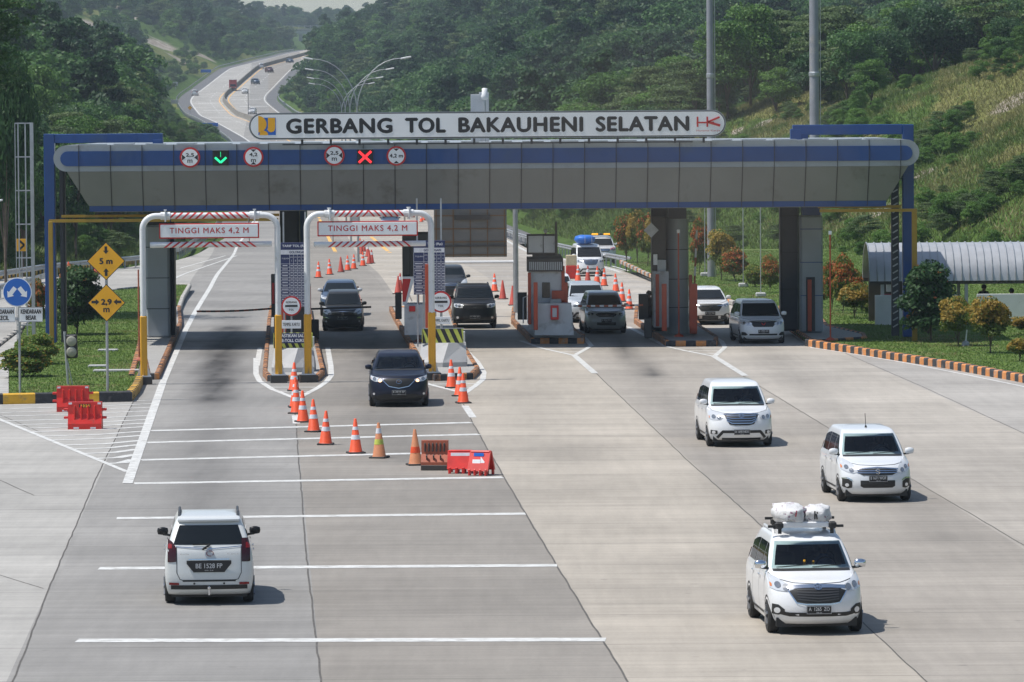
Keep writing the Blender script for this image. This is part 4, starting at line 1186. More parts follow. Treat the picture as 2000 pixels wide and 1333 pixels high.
mb = MB(); pbox(mb, 1029, 459, 1089, 498, 200.1, 1.6, org); pbox(mb, 1040, 498, 1096, 506, 200.2, 1.8, org); pbox(mb, 1084, 434, 1088, 500, 199.95, .1, org, bev=.005); mb.build('upper_box', M['booth_dark'], t)
mb = MB(); pbox(mb, 1032, 461, 1060, 494, 200.06, .05, org); pbox(mb, 1062, 461, 1086, 494, 200.06, .05, org); mb.build('panel', M['booth'], t)
mb = MB(); pbox(mb, 1059, 552, 1074, 582, 200.15, .08, org); mb.build('window', M['booth_glass'], t)
mb = MB(); pbox(mb, 1078, 568, 1103, 588, 200.0, .2, org); mb.build('display', M['orange'], t)
mb = MB(); pbox(mb, 1075, 585, 1096, 593, 199.4, .5, org); mb.build('counter', M['concrete'], t)
mb = MB(); pbox(mb, 1075.5, 597, 1091, 625, 198.75, .15, org); fb = mb.build('fire_box', M['red'], t)
mb = MB(); pbox(mb, 1079, 602, 1087.5, 620, 198.73, .03, org); mb.build('pane', M['booth'], fb)
mb = MB(); pbox(mb, 1031.5, 533, 1037, 634, 199.9, .12, org); mb.build('guard_bar', M['orange'], t)
mb = MB(); pbox(mb, 1042.5, 552, 1050, 645, 198.5, .14, org); mb.build('guard_bar', M['orange'], t)
mb = MB(); pbox(mb, 1097, 520, 1103, 594, 200.1, .12, org); pbox(mb, 1103, 552, 1109, 594, 200.1, .12, org); mb.build('guard_bar', M['orange'], t)
mb = MB(); pbox(mb, 1011, 572, 1029, 625, 201.5, .5, org); mb.build('ticket_machine', M['booth_dark'], t)
mb = MB(); pts = [PY(x, y, 200.8) - org for x, y in ((1022, 632), (1022, 582), (1031, 578), (1031, 632))]; mb.tube(pts, .03, 6); mb.build('hand_rail', M['white'], t)

# booth on the island beside the dark car
org = P(808, 650, .185); org.y = 196.5
t = thing('toll_booth', 'toll booth with red panel and white trim behind the second fare board', 'toll booth', org)
mb = MB(); pbox(mb, 790, 595, 842, 655, 197, 2.2, org); mb.build('cabin', M['booth'], t)
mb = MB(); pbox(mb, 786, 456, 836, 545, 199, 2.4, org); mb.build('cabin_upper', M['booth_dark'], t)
mb = MB(); pbox(mb, 788, 470, 800, 540, 198.9, .1, org); mb.build('window', M['booth_glass'], t)
mb = MB(); quad_prism(mb, [(786, 590), (793, 590), (803, 545), (786, 545)], 197.2, .4); mb.build('red_panel', M['red'], t)
mb = MB(); quad_prism(mb, [(786, 596), (794, 596), (810, 543), (803, 543), (792, 590), (786, 590)], 197.15, .42); quad_prism(mb, [(786, 545), (803, 545), (808, 541), (786, 541)], 197.12, .44); mb.build('white_trim', M['white'], t)
mb = MB(); pbox(mb, 831, 517, 838, 644, 193.3, .14, org); mb.build('guard_bar', M['orange'], t)
mb = MB(); pbox(mb, 772, 572, 784, 624, 200.5, .4, org); mb.build('ticket_machine', M['booth_dark'], t)
mb = MB(); pbox(mb, 799, 598, 811, 609, 196.9, .05, org); mb.build('red_plate', M['red'], t)
for px in (826, 842, 848):
    mb = MB(); pbox(mb, px, 576, px + 4, 640, 194.5, .05, org, bev=.005); mb.build('pipe', M['galv' if px != 842 else 'orange'], t)

# booth on the island between the portals
org = P(560, 650, .185); org.y = 197
t = thing('toll_booth', 'dark toll booth mostly hidden behind the first fare board', 'toll booth', org)
mb = MB(); pbox(mb, 541, 560, 601, 655, 198, 3, org); mb.build('cabin', M['booth_dark'], t)
mb = MB(); pbox(mb, 549, 526, 557.5, 650, 194.5, .12, org); mb.build('guard_bar', M['orange'], t)
mb = MB(); pbox(mb, 589, 520, 594, 600, 194.5, .12, org); pbox(mb, 600, 560, 607, 640, 197.5, .12, org); mb.build('guard_bar', M['orange'], t)
mb = MB(); pbox(mb, 530, 536, 539, 620, 199.5, .4, org); mb.build('ticket_machine', M['booth_dark'], t)
mb = MB(); pbox(mb, 531.5, 553, 536, 594, 199.4, .1, org); mb.build('red_light_panel', M['red'], t)

# equipment on the column island
org = P(1310, 660, .185); org.y = 201
t = thing('toll_booth', 'narrow booth with orange guard panels built round the fifth-lane column', 'toll booth', org)
mb = MB(); pbox(mb, 1277, 530, 1306, 640, 202, 2.5, org); mb.build('cabin', M['booth'], t)
mb = MB(); pbox(mb, 1274, 425, 1300, 530, 202.5, 2, org); mb.build('cabin_upper', M['booth_dark'], t)
mb = MB(); pbox(mb, 1276, 497, 1284, 518, 202.3, .06, org); mb.build('notice', M['sign_white'], t)
mb = MB(); pbox(mb, 1284, 508, 1301, 532, 202.35, .1, org); mb.build('grille', M['booth'], t)
mb = MB(); pbox(mb, 1281, 536, 1287, 638, 201.7, .12, org); mb.build('guard_bar', M['orange'], t)
mb = MB(); pbox(mb, 1293, 555, 1302, 647, 200.5, .3, org); mb.build('guard_bar', M['orange'], t)
mb = MB(); quad_prism(mb, [(1347, 640), (1362, 647), (1362, 555), (1352, 555), (1347, 545)], 200.8, .5); mb.build('guard_panel', M['orange'], t)
mb = MB(); pbox(mb, 1346, 537, 1352, 640, 203.2, .15, org); mb.build('guard_bar', M['orange'], t)
mb = MB(); pbox(mb, 1248, 575, 1266, 625, 203.5, .6, org); mb.build('ticket_machine', M['booth_dark'], t)
mb = MB(); mb.prism([(x, z) for x, z in ((0, .3), (.3, 0), (0, -.3), (-.3, 0))], 0, .03, M=YX); 
o = mb.build('diamond_plate', M['galv'], t); o.location = PY(1272, 450, 202.2) - org
# red warning poles with sensors
for (px, pyb, pyt, lb, lamp) in ((1326, 658, 455, 'thin red pole with white sensor in front of the round column', 1), (1622, 665, 458, 'thin red pole with white lamp right of the grey gate columns', 1), (1067, 655, 455, 'thin red pole in front of the grey booth', 1), (818, 668, 470, 'thin rusty red pole in front of the second fare board', 0), (272, 705, 527, 'thin red pole on the kerb by the left portal', 0)):
    p = P(px, pyb, .185); h = zfp(pyt, p.y, px) - .185
    t = thing('sensor_pole', lb, 'pole', p)
    mb = MB(); mb.tube([(0, 0, 0), (0, 0, h)], .03, 8); mb.lathe([(.2, 0), (.18, .05), (.05, .12), (.03, .14)], n=10); mb.build('pole', M['orange' if lamp else 'barrier_old'], t)
    if lamp: mb = MB(); mb.bbox((0, -.03, h + .06), (.13, .1, .15), .02); mb.build('sensor', M['sign_white'], t)
# barrier arms
def boom(a, b, label, stripe_, droop=0, Y=None):
    pa, pb = PY(a[0], a[1], Y), PY(b[0], b[1], Y)
    L_ = (pb - pa).length
    g = rz(Y) if False else 0
    t = thing('boom_gate', label, 'barrier', (pb.x, Y, .0)); 
    n = 16
    mb = MB()
    for k in range(n):
        q0, q1 = pa.lerp(pb, k / n), pa.lerp(pb, (k + 1) / n)
        dz0 = -droop * math.sin(math.pi * k / n); dz1 = -droop * math.sin(math.pi * (k + 1) / n)
        mb.tube([q0 - Vector((pb.x, Y, -dz0)), q1 - Vector((pb.x, Y, -dz1))], .045, 6, k % 2 if stripe_ else 0, caps=True)
    mb.build('arm', [M['white'], M['barrier_old']] if stripe_ == 1 else [M['barrier_old'] if stripe_ == 2 else M['booth_dark'], M['booth_dark']], t)
    mb = MB(); mb.bbox((.2, .25, .55), (.3, .34, .8), .03); mb.build('motor_box', M['booth_dark'], t)
boom((384, 608.5), (532, 603), 'bent dark barrier arm lowered across the far-left lane', 2, .04, 204)
boom((725, 600), (605, 604), 'dark barrier arm lowered behind the grey car', 0, .0, 201.3)
boom((1120, 598), (1256, 596), 'red and white barrier arm lowered across the silver car', 1, .02, 200.4)
# raised arms
for (px, pyb, pyt, lb) in ((1354, 610, 450, 'red and white barrier arm raised upright right of the round column'),):
    p = PY(px, pyb, 203); q = PY(px + 7, pyt, 203)
    t = thing('boom_gate', lb, 'barrier', (p.x, 203, 0)); mb = MB(); n = 9
    for k in range(n): mb.tube([(p.lerp(q, k / n) - Vector((p.x, 203, 0))), (p.lerp(q, (k + 1) / n) - Vector((p.x, 203, 0)))], .045, 6, k % 2)
    mb.build('arm', [M['white'], M['barrier_old']], t)
    mb = MB(); mb.bbox((0, 0, .6), (.3, .3, .8), .03); mb.build('motor_box', M['orange'], t)

# back of the large overhead sign beyond the gate
org = Vector((PY(1008, 615, 226).x, 226, 0))
t = thing('gantry_sign', 'large grey board on a cantilever pole seen from behind the gate', 'sign', org)
mb = MB(); ht = zfp(300, 226, 1008); mb.tube([(0, 0, 0), (0, 0, 7.2)], .12, 12); mb.build('pole', M['galv'], t, True, ang=40)
mb = MB(); a = PY(868, 513, 226) - org; mb.tube([(0, 0, a.z), (a.x, 0, a.z)], .07, 8); mb.build('cross_bar', M['white'], t, True, ang=40)
a, b = PY(848, 503, 226.3) - org, PY(989, 340, 226.3) - org
mb = MB(); mb.bbox(((a.x + b.x) / 2, .3, (a.z + b.z) / 2), (b.x - a.x, .1, b.z - a.z), .01); mb.build('board', M['board_back'], t)
mb = MB()
for k in range(5): mb.box((a.x + .1 + (b.x - a.x - .2) * k / 4, .23, (a.z + b.z) / 2), (.04, .03, b.z - a.z))
for k in range(7): mb.box(((a.x + b.x) / 2, .225, a.z + .1 + (b.z - a.z - .2) * k / 6), (b.x - a.x, .03, .04))
mb.build('rib', M['board_rib'], t)
mb = MB(); p = PY(922, 425, 226.2) - org; mb.box((p.x, .16, p.z), (1.6, .06, .22)); mb.box(((a.x + b.x) / 2, .2, (PY(900, 481, 226).z)), (b.x - a.x, .05, .08)); mb.build('bracket', M['booth_dark'], t)

# ------------------------------------------------------------------ tall masts and street lamps
for (px, py, wpx, lb) in ((1389, 546, 14, 'tall stained steel mast rising left of the thicker mast'), (1592, 520, 19.5, 'thickest tall steel mast rising behind the right blue frame')):
    p = P(px, py, 0) if px < 1500 else PY(px, 560, 268); p.z = 0
    r = wpx / 2 * p.y / FPX; top = zfp(-260, p.y, px)
    t = thing('high_mast', lb, 'mast', p)
    mb = MB(); mb.tube([(0, 0, 0), (0, 0, 7.5), (0, 0, 7.55), (0, 0, top)], [r * 1.05, r * 1.02, r * .98, r * .9], 12); mb.build('pole', M['pole'], t, True, ang=40)
    mb = MB(); mb.lathe([(r * 1.04, 11.0), (r * 1.1, 11.05), (r * 1.1, 11.2), (r * 1.0, 11.25)], n=12); mb.tube([(r + .06, -.02, 0), (r + .06, -.02, top)], .025, 5); mb.build('cable', M['galv'], t)
for (px, d, lb) in ((701, 352, 'twin-armed curved street lamp, nearest and tallest of the four behind the gate'), (687, 430, 'twin-armed curved street lamp standing second behind the gate'), (678, 500, 'twin-armed curved street lamp standing third behind the gate'), (671, 580, 'twin-armed curved street lamp, furthest of the four behind the gate')):
    x = (px - 1000) * d / FPX; z0 = rz(d); zt2 = {352: 13.05, 430: 12.95, 500: 12.7, 580: 12.6}[d]
    t = thing('street_lamp', lb, 'street lamp', (x, d, z0), group='twin-armed street lamps behind the gate')
    zb2 = 9.6 - z0
    mb = MB(); mb.tube([(0, 0, 0), (0, 0, zb2)], [.09, .055], 8); mb.build('pole', M['galv'], t)
    for sg in (-1, 1):
        pts = []
        for k in range(9):
            u_ = k / 8
            pts.append((sg * 3.2 * (u_ ** 1.6), 0, zb2 - .02 + (zt2 - z0 - zb2) * (math.sin(u_ * math.pi / 2) ** .9)))
        mb = MB(); mb.tube(pts, [.05 - .02 * k / 8 for k in range(9)], 6); ar = mb.build('arm', M['galv'], t)
        mb = MB(); e = Vector(pts[-1]); mb.bbox(e + Vector((sg * .25, 0, .03)), (.75, .28, .11), .03, M=Matrix.Rotation(-sg * R(10), 3, 'Y')); mb.build('lamp_head', M['white'], ar)

# ------------------------------------------------------------------ signs at the left
p = P(39, 768, .13); s = p.y / FPX
t = thing('direction_sign', 'blue round sign with two white down arrows and KENDARAAN plates', 'sign', p)
def zl(py): return zfp(py, p.y, 39) - p.z
mb = MB(); mb.tube([(0, .05, 0), (0, .05, zl(548))], .04, 8); mb.build('post', M['galv'], t)
cz = zl(571); r = 28.5 * s
mb = MB(); mb.prism([(r * math.cos(2 * math.pi * k / 36) - .05, cz + r * math.sin(2 * math.pi * k / 36)) for k in range(36)], -.03, 0, M=YX); mb.build('rim', M['sign_white'], t)
r2 = r * .94
mb = MB(); mb.prism([(r2 * math.cos(2 * math.pi * k / 36) - .05, cz + r2 * math.sin(2 * math.pi * k / 36)) for k in range(36)], -.035, -.02, M=YX); mb.build('face', M['sign_blue'], t)
def arrow(mb, c, ang, L_, y, wd=.16, hd=.38, m=0):
    """flat arrow centred at c pointing at ang (0 = up)"""
    pts = [(-wd / 2, -L_ / 2), (wd / 2, -L_ / 2), (wd / 2, L_ / 2 - hd * .6), (hd / 2, L_ / 2 - hd * .6), (0, L_ / 2), (-hd / 2, L_ / 2 - hd * .6), (-wd / 2, L_ / 2 - hd * .6)]
    ca_, sa_ = math.cos(ang), math.sin(ang)
    mb.add([(c[0] + x * ca_ - z * sa_, y, c[1] + x * sa_ + z * ca_) for x, z in pts], [(0, 1, 2, 6), (3, 4, 5)], m)
mb = MB()
for sg in (-1, 1): arrow(mb, (-.05 + sg * r * .4, cz - r * .02), (math.pi - sg * R(-38)) if True else 0, r * .85, -.039, r * .3, r * .58)
mb.build('arrows', M['sign_white'], t)
for (x0_, x1_, l1, l2) in ((-5, 31.5, 'KENDARAAN', 'KECIL'), (40, 85, 'KENDARAAN', 'BESAR')):
    if x0_ < 0: x0_ = -14
    cx_ = ((x0_ + x1_) / 2 - 39) * s; w_ = (x1_ - x0_) * s; zc = zl(615)
    mb = MB(); mb.bbox((cx_, -.02, zc), (w_, .03, 29 * s), .01); pl = mb.build('plate', M['sign_white'], t)
    mb = MB(); add_text(mb, l1, (cx_, -.037, zc + 6 * s), w_ * .9, 9 * s, bold=.01); add_text(mb, l2, (cx_, -.037, zc - 6 * s), w_ * .46, 9 * s, bold=.01)
    for zz in (zc + 14 * s, zc - 14 * s): mb.box((cx_, -.037, zz), (w_ * .97, .004, .012))
    mb.build('lettering', M['black'], pl)
p = P(210, 775, .13); s = p.y / FPX
t = thing('warning_signs_post', 'yellow 5 m diamond above yellow 2,9 m diamond on one grey post', 'sign', p)
def zl(py): return zfp(py, p.y, 210) - p.z
mb = MB(); mb.tube([(0, .06, 0), (0, .06, zl(500))], .045, 8); mb.build('post', M['galv'], t)
for k, (py, rr) in enumerate(((510.5, 37.5), (592, 37))):
    zc = zl(py); r = rr * s
    mb = MB(); mb.prism([(r, zc), (0, zc + r), (-r, zc), (0, zc - r)], -.02 - .002 * k, .01, M=YX); bd = mb.build('border', M['black'], t)
    mb = MB(); r2 = r * .95; mb.prism([(r2, zc), (0, zc + r2), (-r2, zc), (0, zc - r2)], -.026 - .002 * k, 0, M=YX); mb.build('face', M['sign_yellow'], t)
    mb = MB()
    if k == 0:
        add_text(mb, '5 m', (0, -.031, zc), r * .7, r * .34, bold=.015); arrow(mb, (0, zc + .57 * r), math.pi, r * .4, -.033, r * .14, r * .3); arrow(mb, (0, zc - .57 * r), 0, r * .4, -.033, r * .14, r * .3)
    else:
        add_text(mb, '2,9', (0, -.031, zc + r * .03), r * .58, r * .38, bold=.015); add_text(mb, 'm', (0, -.031, zc - r * .38), r * .34, r * .24, bold=.015)
        arrow(mb, (-.58 * r, zc + .05 * r), -math.pi / 2, r * .42, -.033, r * .14, r * .32); arrow(mb, (.58 * r, zc + .05 * r), math.pi / 2, r * .42, -.033, r * .14, r * .32)
    mb.build('lettering', M['black'], t)
p = P(133, 752, .13); s = p.y / FPX
t = thing('traffic_light', 'leaning black two-lamp traffic light, unlit, on the left lawn', 'traffic light', p)
def zl(py): return zfp(py, p.y, 133) - p.z
mb = MB(); mb.tube([(0, .02, 0), (-.1, .02, zl(648))], .045, 8); mb.tube([(.15, 0, 0), (-.02, 0, zl(702))], .02, 6); mb.build('post', M['galv'], t)
mb = MB(); zc = zl(677); mb.bbox((.14, 0, zc), (22 * s, .25, 46 * s), .04, M=Matrix.Rotation(R(-2), 3, 'Y')); mb.build('housing', M['black'], t)
for dz in (10.5, -10.5):
    mb = MB(); c = Vector((.14, -.13, zc + dz * s)); mb.lathe([(.175, 0), (.175, .03), (.13, .06), (.02, .075)], c, 16, M=Matrix(((1, 0, 0), (0, 0, -1), (0, 1, 0)))); mb.build('lamp', M['lamp_off'], t)
p = G(43, 548); p.y = p.y
t = thing('chevron_sign', 'small yellow sign with black chevron beyond the guardrail', 'sign', p)
s = p.y / FPX; zt3 = (548 - 479) * s
mb = MB(); mb.tube([(0, .03, -.3), (0, .03, zt3)], .04, 6); mb.build('post', M['galv'], t)
mb = MB(); mb.bbox((0, 0, zt3), (20 * s, .03, 24 * s), .01); mb.build('face', M['sign_yellow'], t)
mb = MB()
for sg in (-1, 1): mb.beam((-.12, -.02, zt3 + sg * .25), (.16, -.02, zt3), .01, .12)
mb.build('chevron', M['black'], t)

# street lamp head poking in at the left edge
p = PY(-20, 400, 175)
t = thing('street_lamp', 'pale lamp head reaching in at the left edge of the frame', 'street lamp', (p.x - 1.0, 175, 0))
mb = MB(); mb.tube([(0, 0, 0), (0, 0, p.z - .2), (.3, 0, p.z)], .08, 8); mb.build('pole', M['galv'], t)
mb = MB(); mb.bbox((.9, 0, p.z + .07), (1.1, .35, .07), .02, M=Matrix.Rotation(R(-9), 3, 'Y')); mb.build('lamp_head', M['white'], t)

# ------------------------------------------------------------------ guardrails
def guardrail(label, pts, h=.78, name='guardrail', dbl=False):
    c = pts[0]
    t = thing(name, label, 'guardrail', c)
    prof = [(0, -.16), (-.05, -.12), (-.05, -.06), (0, -.02), (0, .02), (-.05, .06), (-.05, .12), (0, .16), (.02, .16), (.02, -.16)]
    L_ = []
    for a, b in zip(pts[:-1], pts[1:]):
        n = max(1, int((b - a).length / 4)); L_ += [a.lerp(b, k / n) for k in range(n)]
    L_.append(pts[-1])
    mb = MB(); vs = []
    for i, p in enumerate(L_):
        d = L_[min(i + 1, len(L_) - 1)] - L_[max(0, i - 1)]; d.z = 0; d.normalize(); nn = Vector((d.y, -d.x, 0))
        if nn.y > 0: nn = -nn
        for x, z in prof: vs.append(p - c - nn * x * 1.0 + Vector((0, 0, h - .18 + z)))
    m_ = len(prof)
    mb.add(vs, [(i * m_ + k, i * m_ + (k + 1) % m_, (i + 1) * m_ + (k + 1) % m_, (i + 1) * m_ + k) for i in range(len(L_) - 1) for k in range(m_)])
    mb.build('rail', M['galv'], t)
    mb = MB(); mb.box((0, .12, h / 2 - .1), (.1, .1, h + .1)); first = mb.build('post', M['galv'], t, loc=L_[0] - c)
    for p in L_[1:100]: q = first.copy(); col.objects.link(q); q.parent = t; q.location = p - c
    if len(L_) > 100:
        mb = MB()
        for p in L_[100:]: q = p - c; mb.box((q.x, q.y + .12, q.z + h / 2 - .1), (.1, .1, h + .1))
        tag(mb.build('far_post', M['galv'], t), kind='stuff')
    return t
guardrail('corrugated guardrail along the planted bank left of the ramp', [G(-40, 562), G(87, 541), G(200, 529), G(285, 520), G(350, 503), G(385, 480), G(420, 452), G(432, 440)])
guardrail('shorter guardrail in front, joining at the far left edge', [G(-40, 590), G(0, 583), G(60, 568), G(97, 556)], .75)
guardrail('guardrail behind the gate beside the waiting white van', [G(1232, 527), G(1150, 510), G(1060, 487), G(1010, 472), G(985, 462), G(940, 440)], .8)
far_l = [Vector((float(XL(Y)) - 3.8, Y, rz(Y))) for Y in list(range(640, 1800, 14)) + list(range(1800, 2250, 30))]
guardrail('long guardrail on the outer left edge of the distant curving highway', far_l, .95)
far_r = [Vector((float(XR(Y)) + 3.8, Y, rz(Y))) for Y in list(range(560, 1800, 14)) + list(range(1800, 2250, 30))]
guardrail('long guardrail on the right edge of the distant curving highway', far_r, .95)
# yellow and black gate fence at far left
p = G(35, 530); t = thing('swing_barrier', 'low yellow and black steel swing barrier behind the guardrail', 'barrier', p)
s = p.y / FPX
for k, (x0_, x1_, mm) in enumerate(((-32, -22, 'yellow'), (-22, 14, 'black'), (17, 51, 'yellow'))):
    mb = MB(); zb_ = .35; zt_2 = .95; xa, xb = x0_ * s, x1_ * s
    mb.beam((xa, 0, zt_2), (xb, 0, zt_2), .05); mb.beam((xa, 0, zb_), (xb, 0, zb_), .05); mb.beam((xa, 0, zb_), (xa, 0, zt_2), .05); mb.beam((xa, .01, zb_), (xb, .01, zt_2), .05); mb.box((xa, 0, .2), (.08, .08, .5)); mb.build('section', M[mm], t)

# ------------------------------------------------------------------ traffic cones
def cone_proto(m1, bands, hgt=.95):
    t = thing('traffic_cone', '', 'traffic cone')
    mb = MB(); mb.bbox((0, 0, .025), (.46, .46, .05), .02); mb.build('base', M['rubber'], t)
    r0_, r1_ = .175, .035
    def rr(f): return r0_ + (r1_ - r0_) * f
    mb = MB(); mb.lathe([(.2, .045), (r0_, .075), (r1_, hgt - .01), (r1_ * .7, hgt)], n=16); mb.build('cone', M[m1], t, True, ang=50)
    for f0, f1, mm in bands:
        mb = MB(); z = lambda f: .075 + (hgt - .085) * f
        mb.lathe([(rr(f0) + .004, z(f0)), (rr(f1) + .004, z(f1))], n=16); mb.build('band', M[mm], t, True, ang=50)
    return t
CK = {'n': (('cone', [(.36, .5, 'reflect'), (.66, .76, 'reflect')])), 'o': (('cone_old', [(.34, .5, 'lime'), (.68, .84, 'reflect')])), 'p': (('cone_old', [(.3, .48, 'cone')])), 'r': (('cone_red', [(.6, .8, 'reflect')])), 'd': (('cone_red', []))}
cone_list = [
 # px, py(base), kind, tilt, label
 (574, 767, 'n', 'orange cone at the tip of the island, last of the near line'),
 (577, 799, 'n', 'orange cone mostly hidden behind a nearer one, by the island tip'),
 (579, 811, 'n', 'orange cone fourth from the far end of the near line'),
 (592, 828, 'n', 'orange cone just left of the lane joint below the island tip'),
 (613, 847, 'n', 'orange cone between the second and third white cross lines'),
 (636, 872, 'n', 'orange cone nearest the camera in the tight line by the joint'),
 (695, 889, 'n', 'bright orange cone standing alone on the white cross line'),
 (741, 898, 'o', 'faded tan cone with lime and white bands'),
 (812, 912, 'p', 'faded tan cone with one orange band beside the brown barrier'),
 (882, 761, 'n', 'orange cone nearest the hatched crash block'),
 (898, 777, 'n', 'orange cone half hidden behind the front one, right of the navy car'),
 (905, 791, 'n', 'front orange cone of the three right of the navy car'),
 (622, 546, 'n', 'leftmost cone of the slanting row behind the gate'),
 (644, 540, 'n', 'second cone from the left in the slanting row behind the gate'),
 (666, 535, 'd', 'dull red cone with black tip in the slanting row behind the gate'),
 (679, 532, 'n', 'fourth cone from the left in the slanting row behind the gate'),
 (691, 529, 'n', 'fifth cone from the left in the slanting row behind the gate'),
 (709, 523, 'n', 'cone at the right end of the slanting row behind the gate'),
 (721, 519, 'd', 'plain red cone at the far tip of the median behind the gate'),
 (726, 518, 'r', 'red cone right beside the plain one at the median tip'),
 (706, 500, 'r', 'red cone behind the median tip cones'), (703, 491, 'n', 'orange cone among the crowded median cones'), (711, 495, 'r', 'red cone leaning on the crowded median cones'), (718, 505, 'r', 'red cone third back from the median tip'),
 (777, 578, 'd', 'tall plain red cone left of the red booth panel'), (781, 572, 'r', 'red banded cone just left of the red booth panel'),
 (828, 434, 'n', 'small distant cone above the right portal corner'), (823, 437, 'n', 'small distant cone left of the other by the right portal corner'), (803, 425, 'n', 'distant cone by the portal flange'), (807, 428, 'd', 'distant plain cone by the portal flange'),
 (966, 573, 'n', 'banded cone right of the dark jeep-like car'), (982, 588, 'd', 'plain orange cone right of the dark jeep-like car'), (1002, 600, 'd', 'plain orange cone beside the pale sign pole'),
 (1129, 554, 'n', 'large banded cone in front of the white van'), (1148, 556, 'r', 'faded banded cone in front of the white van'), (1166, 557, 'n', 'third cone right of the boxes, below the white van'), (1180, 562, 'n', 'fourth cone right of the boxes behind the silver car'), (1203, 573, 'n', 'cone seen just above the silver car roof'), (1215, 593, 'n', 'cone right of the silver car, second from the attendant'), (1229, 608, 'n', 'cone right of the silver car nearest the attendant'),
 (134, 546, 'n', 'cone above the red-tipped bush by the ramp kerb'), (188, 540, 'r', 'dull red cone standing on the ramp behind the yellow diamond'),
]
protos = {}
for i, (px, py, kd, lb) in enumerate(cone_list):
    if kd not in protos:
        o = cone_proto(*CK[kd]); protos[kd] = o
    else: o = copy_tree(protos[kd])
    p = G(px, py - 3)
    o.location = p; o.rotation_euler = (R(random.uniform(-1.5, 1.5)), R(random.uniform(-1.5, 1.5)), R(random.uniform(-20, 20)))
    o['label'] = lb; o['category'] = 'traffic cone'; o['group'] = 'traffic cones'

# ------------------------------------------------------------------ water barriers
def water_barrier(px, py, wpx, hpx, label, style, m1, rot=0):
    p = G(px, py); s = p.y / FPX; w_, h_ = wpx * s, hpx * s
    t = thing('water_barrier', label, 'road barrier', p, rot, group='plastic water barriers')
    mb = MB()
    def slab(prof, xa, xb, m=0):
        n = len(prof); vs = [(xa, y, z) for y, z in prof] + [(xb, y, z) for y, z in prof]
        mb.add(vs, [tuple(range(n))[::-1], tuple(range(n, 2 * n))] + [(k, (k + 1) % n, (k + 1) % n + n, k + n) for k in range(n)], m)
    D = .25
    if style == 'box':
        prof = [(-D, .0), (-D, h_ * .2), (-D * .55, h_ * .55), (-D * .5, h_), (D * .5, h_), (D * .55, h_ * .55), (D, h_ * .2), (D, 0)]
        slab(prof, -w_ / 2, w_ / 2); 
        for z in (h_ * .42, h_ * .72):
            for sg in (-1, 1): mb.bbox((sg * (w_ / 2 + .05), 0, z), (.16, .2, .07), .01)
        for k in range(4): mb.bbox((-w_ * .3 + k * w_ * .2, -D * .62, h_ * .62), (.05, .1, h_ * .5), .015)
        o = mb.build('body', M[m1], t)
        mb2 = MB()
        for sg in (-1, 1): mb2.box((sg * w_ * .25, -D - .004, .04), (w_ * .16, .01, .05)); 
        for sg in (-1, 1): mb2.box((sg * w_ * .43, -D * .5 - .006, h_ * .95), (w_ * .1, .01, h_ * .07))
        mb2.build('reflector', M['reflect'], t)
    elif style == 'grooved':
        prof = [(-D * 1.1, 0), (-D * 1.1, h_ * .28), (-D * .5, h_ * .55), (-D * .4, h_), (D * .4, h_), (D * .5, h_ * .55), (D * 1.1, h_ * .28), (D * 1.1, 0)]
        slab(prof, -w_ / 2, w_ / 2); o = mb.build('body', M[m1], t)
        mb = MB()
        for k in range(6): mb.bbox((-w_ * .36 + k * w_ * .145, -D * .5, h_ * .77), (w_ * .06, .06, h_ * .3), .015)
        for k in range(3): mb.box((-w_ * .28 + k * w_ * .26, -D * .9, h_ * .42), (w_ * .05, .06, h_ * .22), M=Matrix.Rotation(R(28), 3, 'X'))
        mb.build('groove', M['booth_dark'], t)
        mb = MB(); mb.bbox((0, 0, h_ * .09), (w_ * 1.01, D * 2.3, h_ * .2), .02); mb.build('dark_foot', M['booth_dark'], t)
    else:  # feet + panel
        for sg in (-1, 1):
            prof = [(sg * D * 1.3, .12), (sg * D * .25, h_), (sg * D * -.05, h_), (sg * D * .9, .12)]
            slab(prof if sg > 0 else prof[::-1], -w_ / 2, w_ / 2)
            for k in range(4): mb.bbox((-w_ * .4 + k * w_ * .267, sg * D * 1.15, .08), (w_ * .11, .1, .17), .015)
        mb.bbox((0, 0, h_ * .97), (w_ * .96, D * .7, .06), .02)
        mb.build('body', M[m1], t)
    return t, w_, h_, D
t, w_, h_, D = water_barrier(143, 804, 63, 50, 'red plastic water barrier standing behind another on the hatched area', 'box', 'barrier_red', R(2))
t, w_, h_, D = water_barrier(167, 838, 66, 53, 'red water barrier with small chevron sticker at the front of the hatched area', 'box', 'barrier_red', R(-1))
mb = MB(); mb.box((0, -D * .5 - .012, h_ * .86), (w_ * .34, .008, h_ * .12), 0)
for k in range(4):
    for sg in (-1, 1): mb.beam((-w_ * .12 + k * w_ * .075, -D * .5 - .02, h_ * .86 + sg * h_ * .045), (-w_ * .08 + k * w_ * .075, -D * .5 - .02, h_ * .86), .006, .035, 1)
mb.build('sticker', [M['black'], M['sign_yellow']], t)
water_barrier(850, 918, 52, 58, 'faded brown water barrier with dark foot beside the tan cone', 'grooved', 'barrier_old', R(-5))
t, w_, h_, D = water_barrier(900, 924, 50, 44, 'red plastic barrier with white sticker, middle of the three barriers', 'panel', 'barrier_red', R(-4))
mb = MB(); mb.box((0, -D * .5, h_ * .84), (w_ * .74, .01, h_ * .14), 0, Matrix.Rotation(R(-14), 3, 'X')); o = mb.build('sticker', M['reflect'], t)
t, w_, h_, D = water_barrier(940, 928, 42, 47, 'red A-shaped barrier with white right arrow at the end of the row', 'panel', 'barrier_red', R(-18))
mb = MB(); q = Matrix.Rotation(R(-14), 3, 'X'); 
mb.box((-.02, -D * .5, h_ * .86), (w_ * .48, .01, h_ * .14), 0, q)
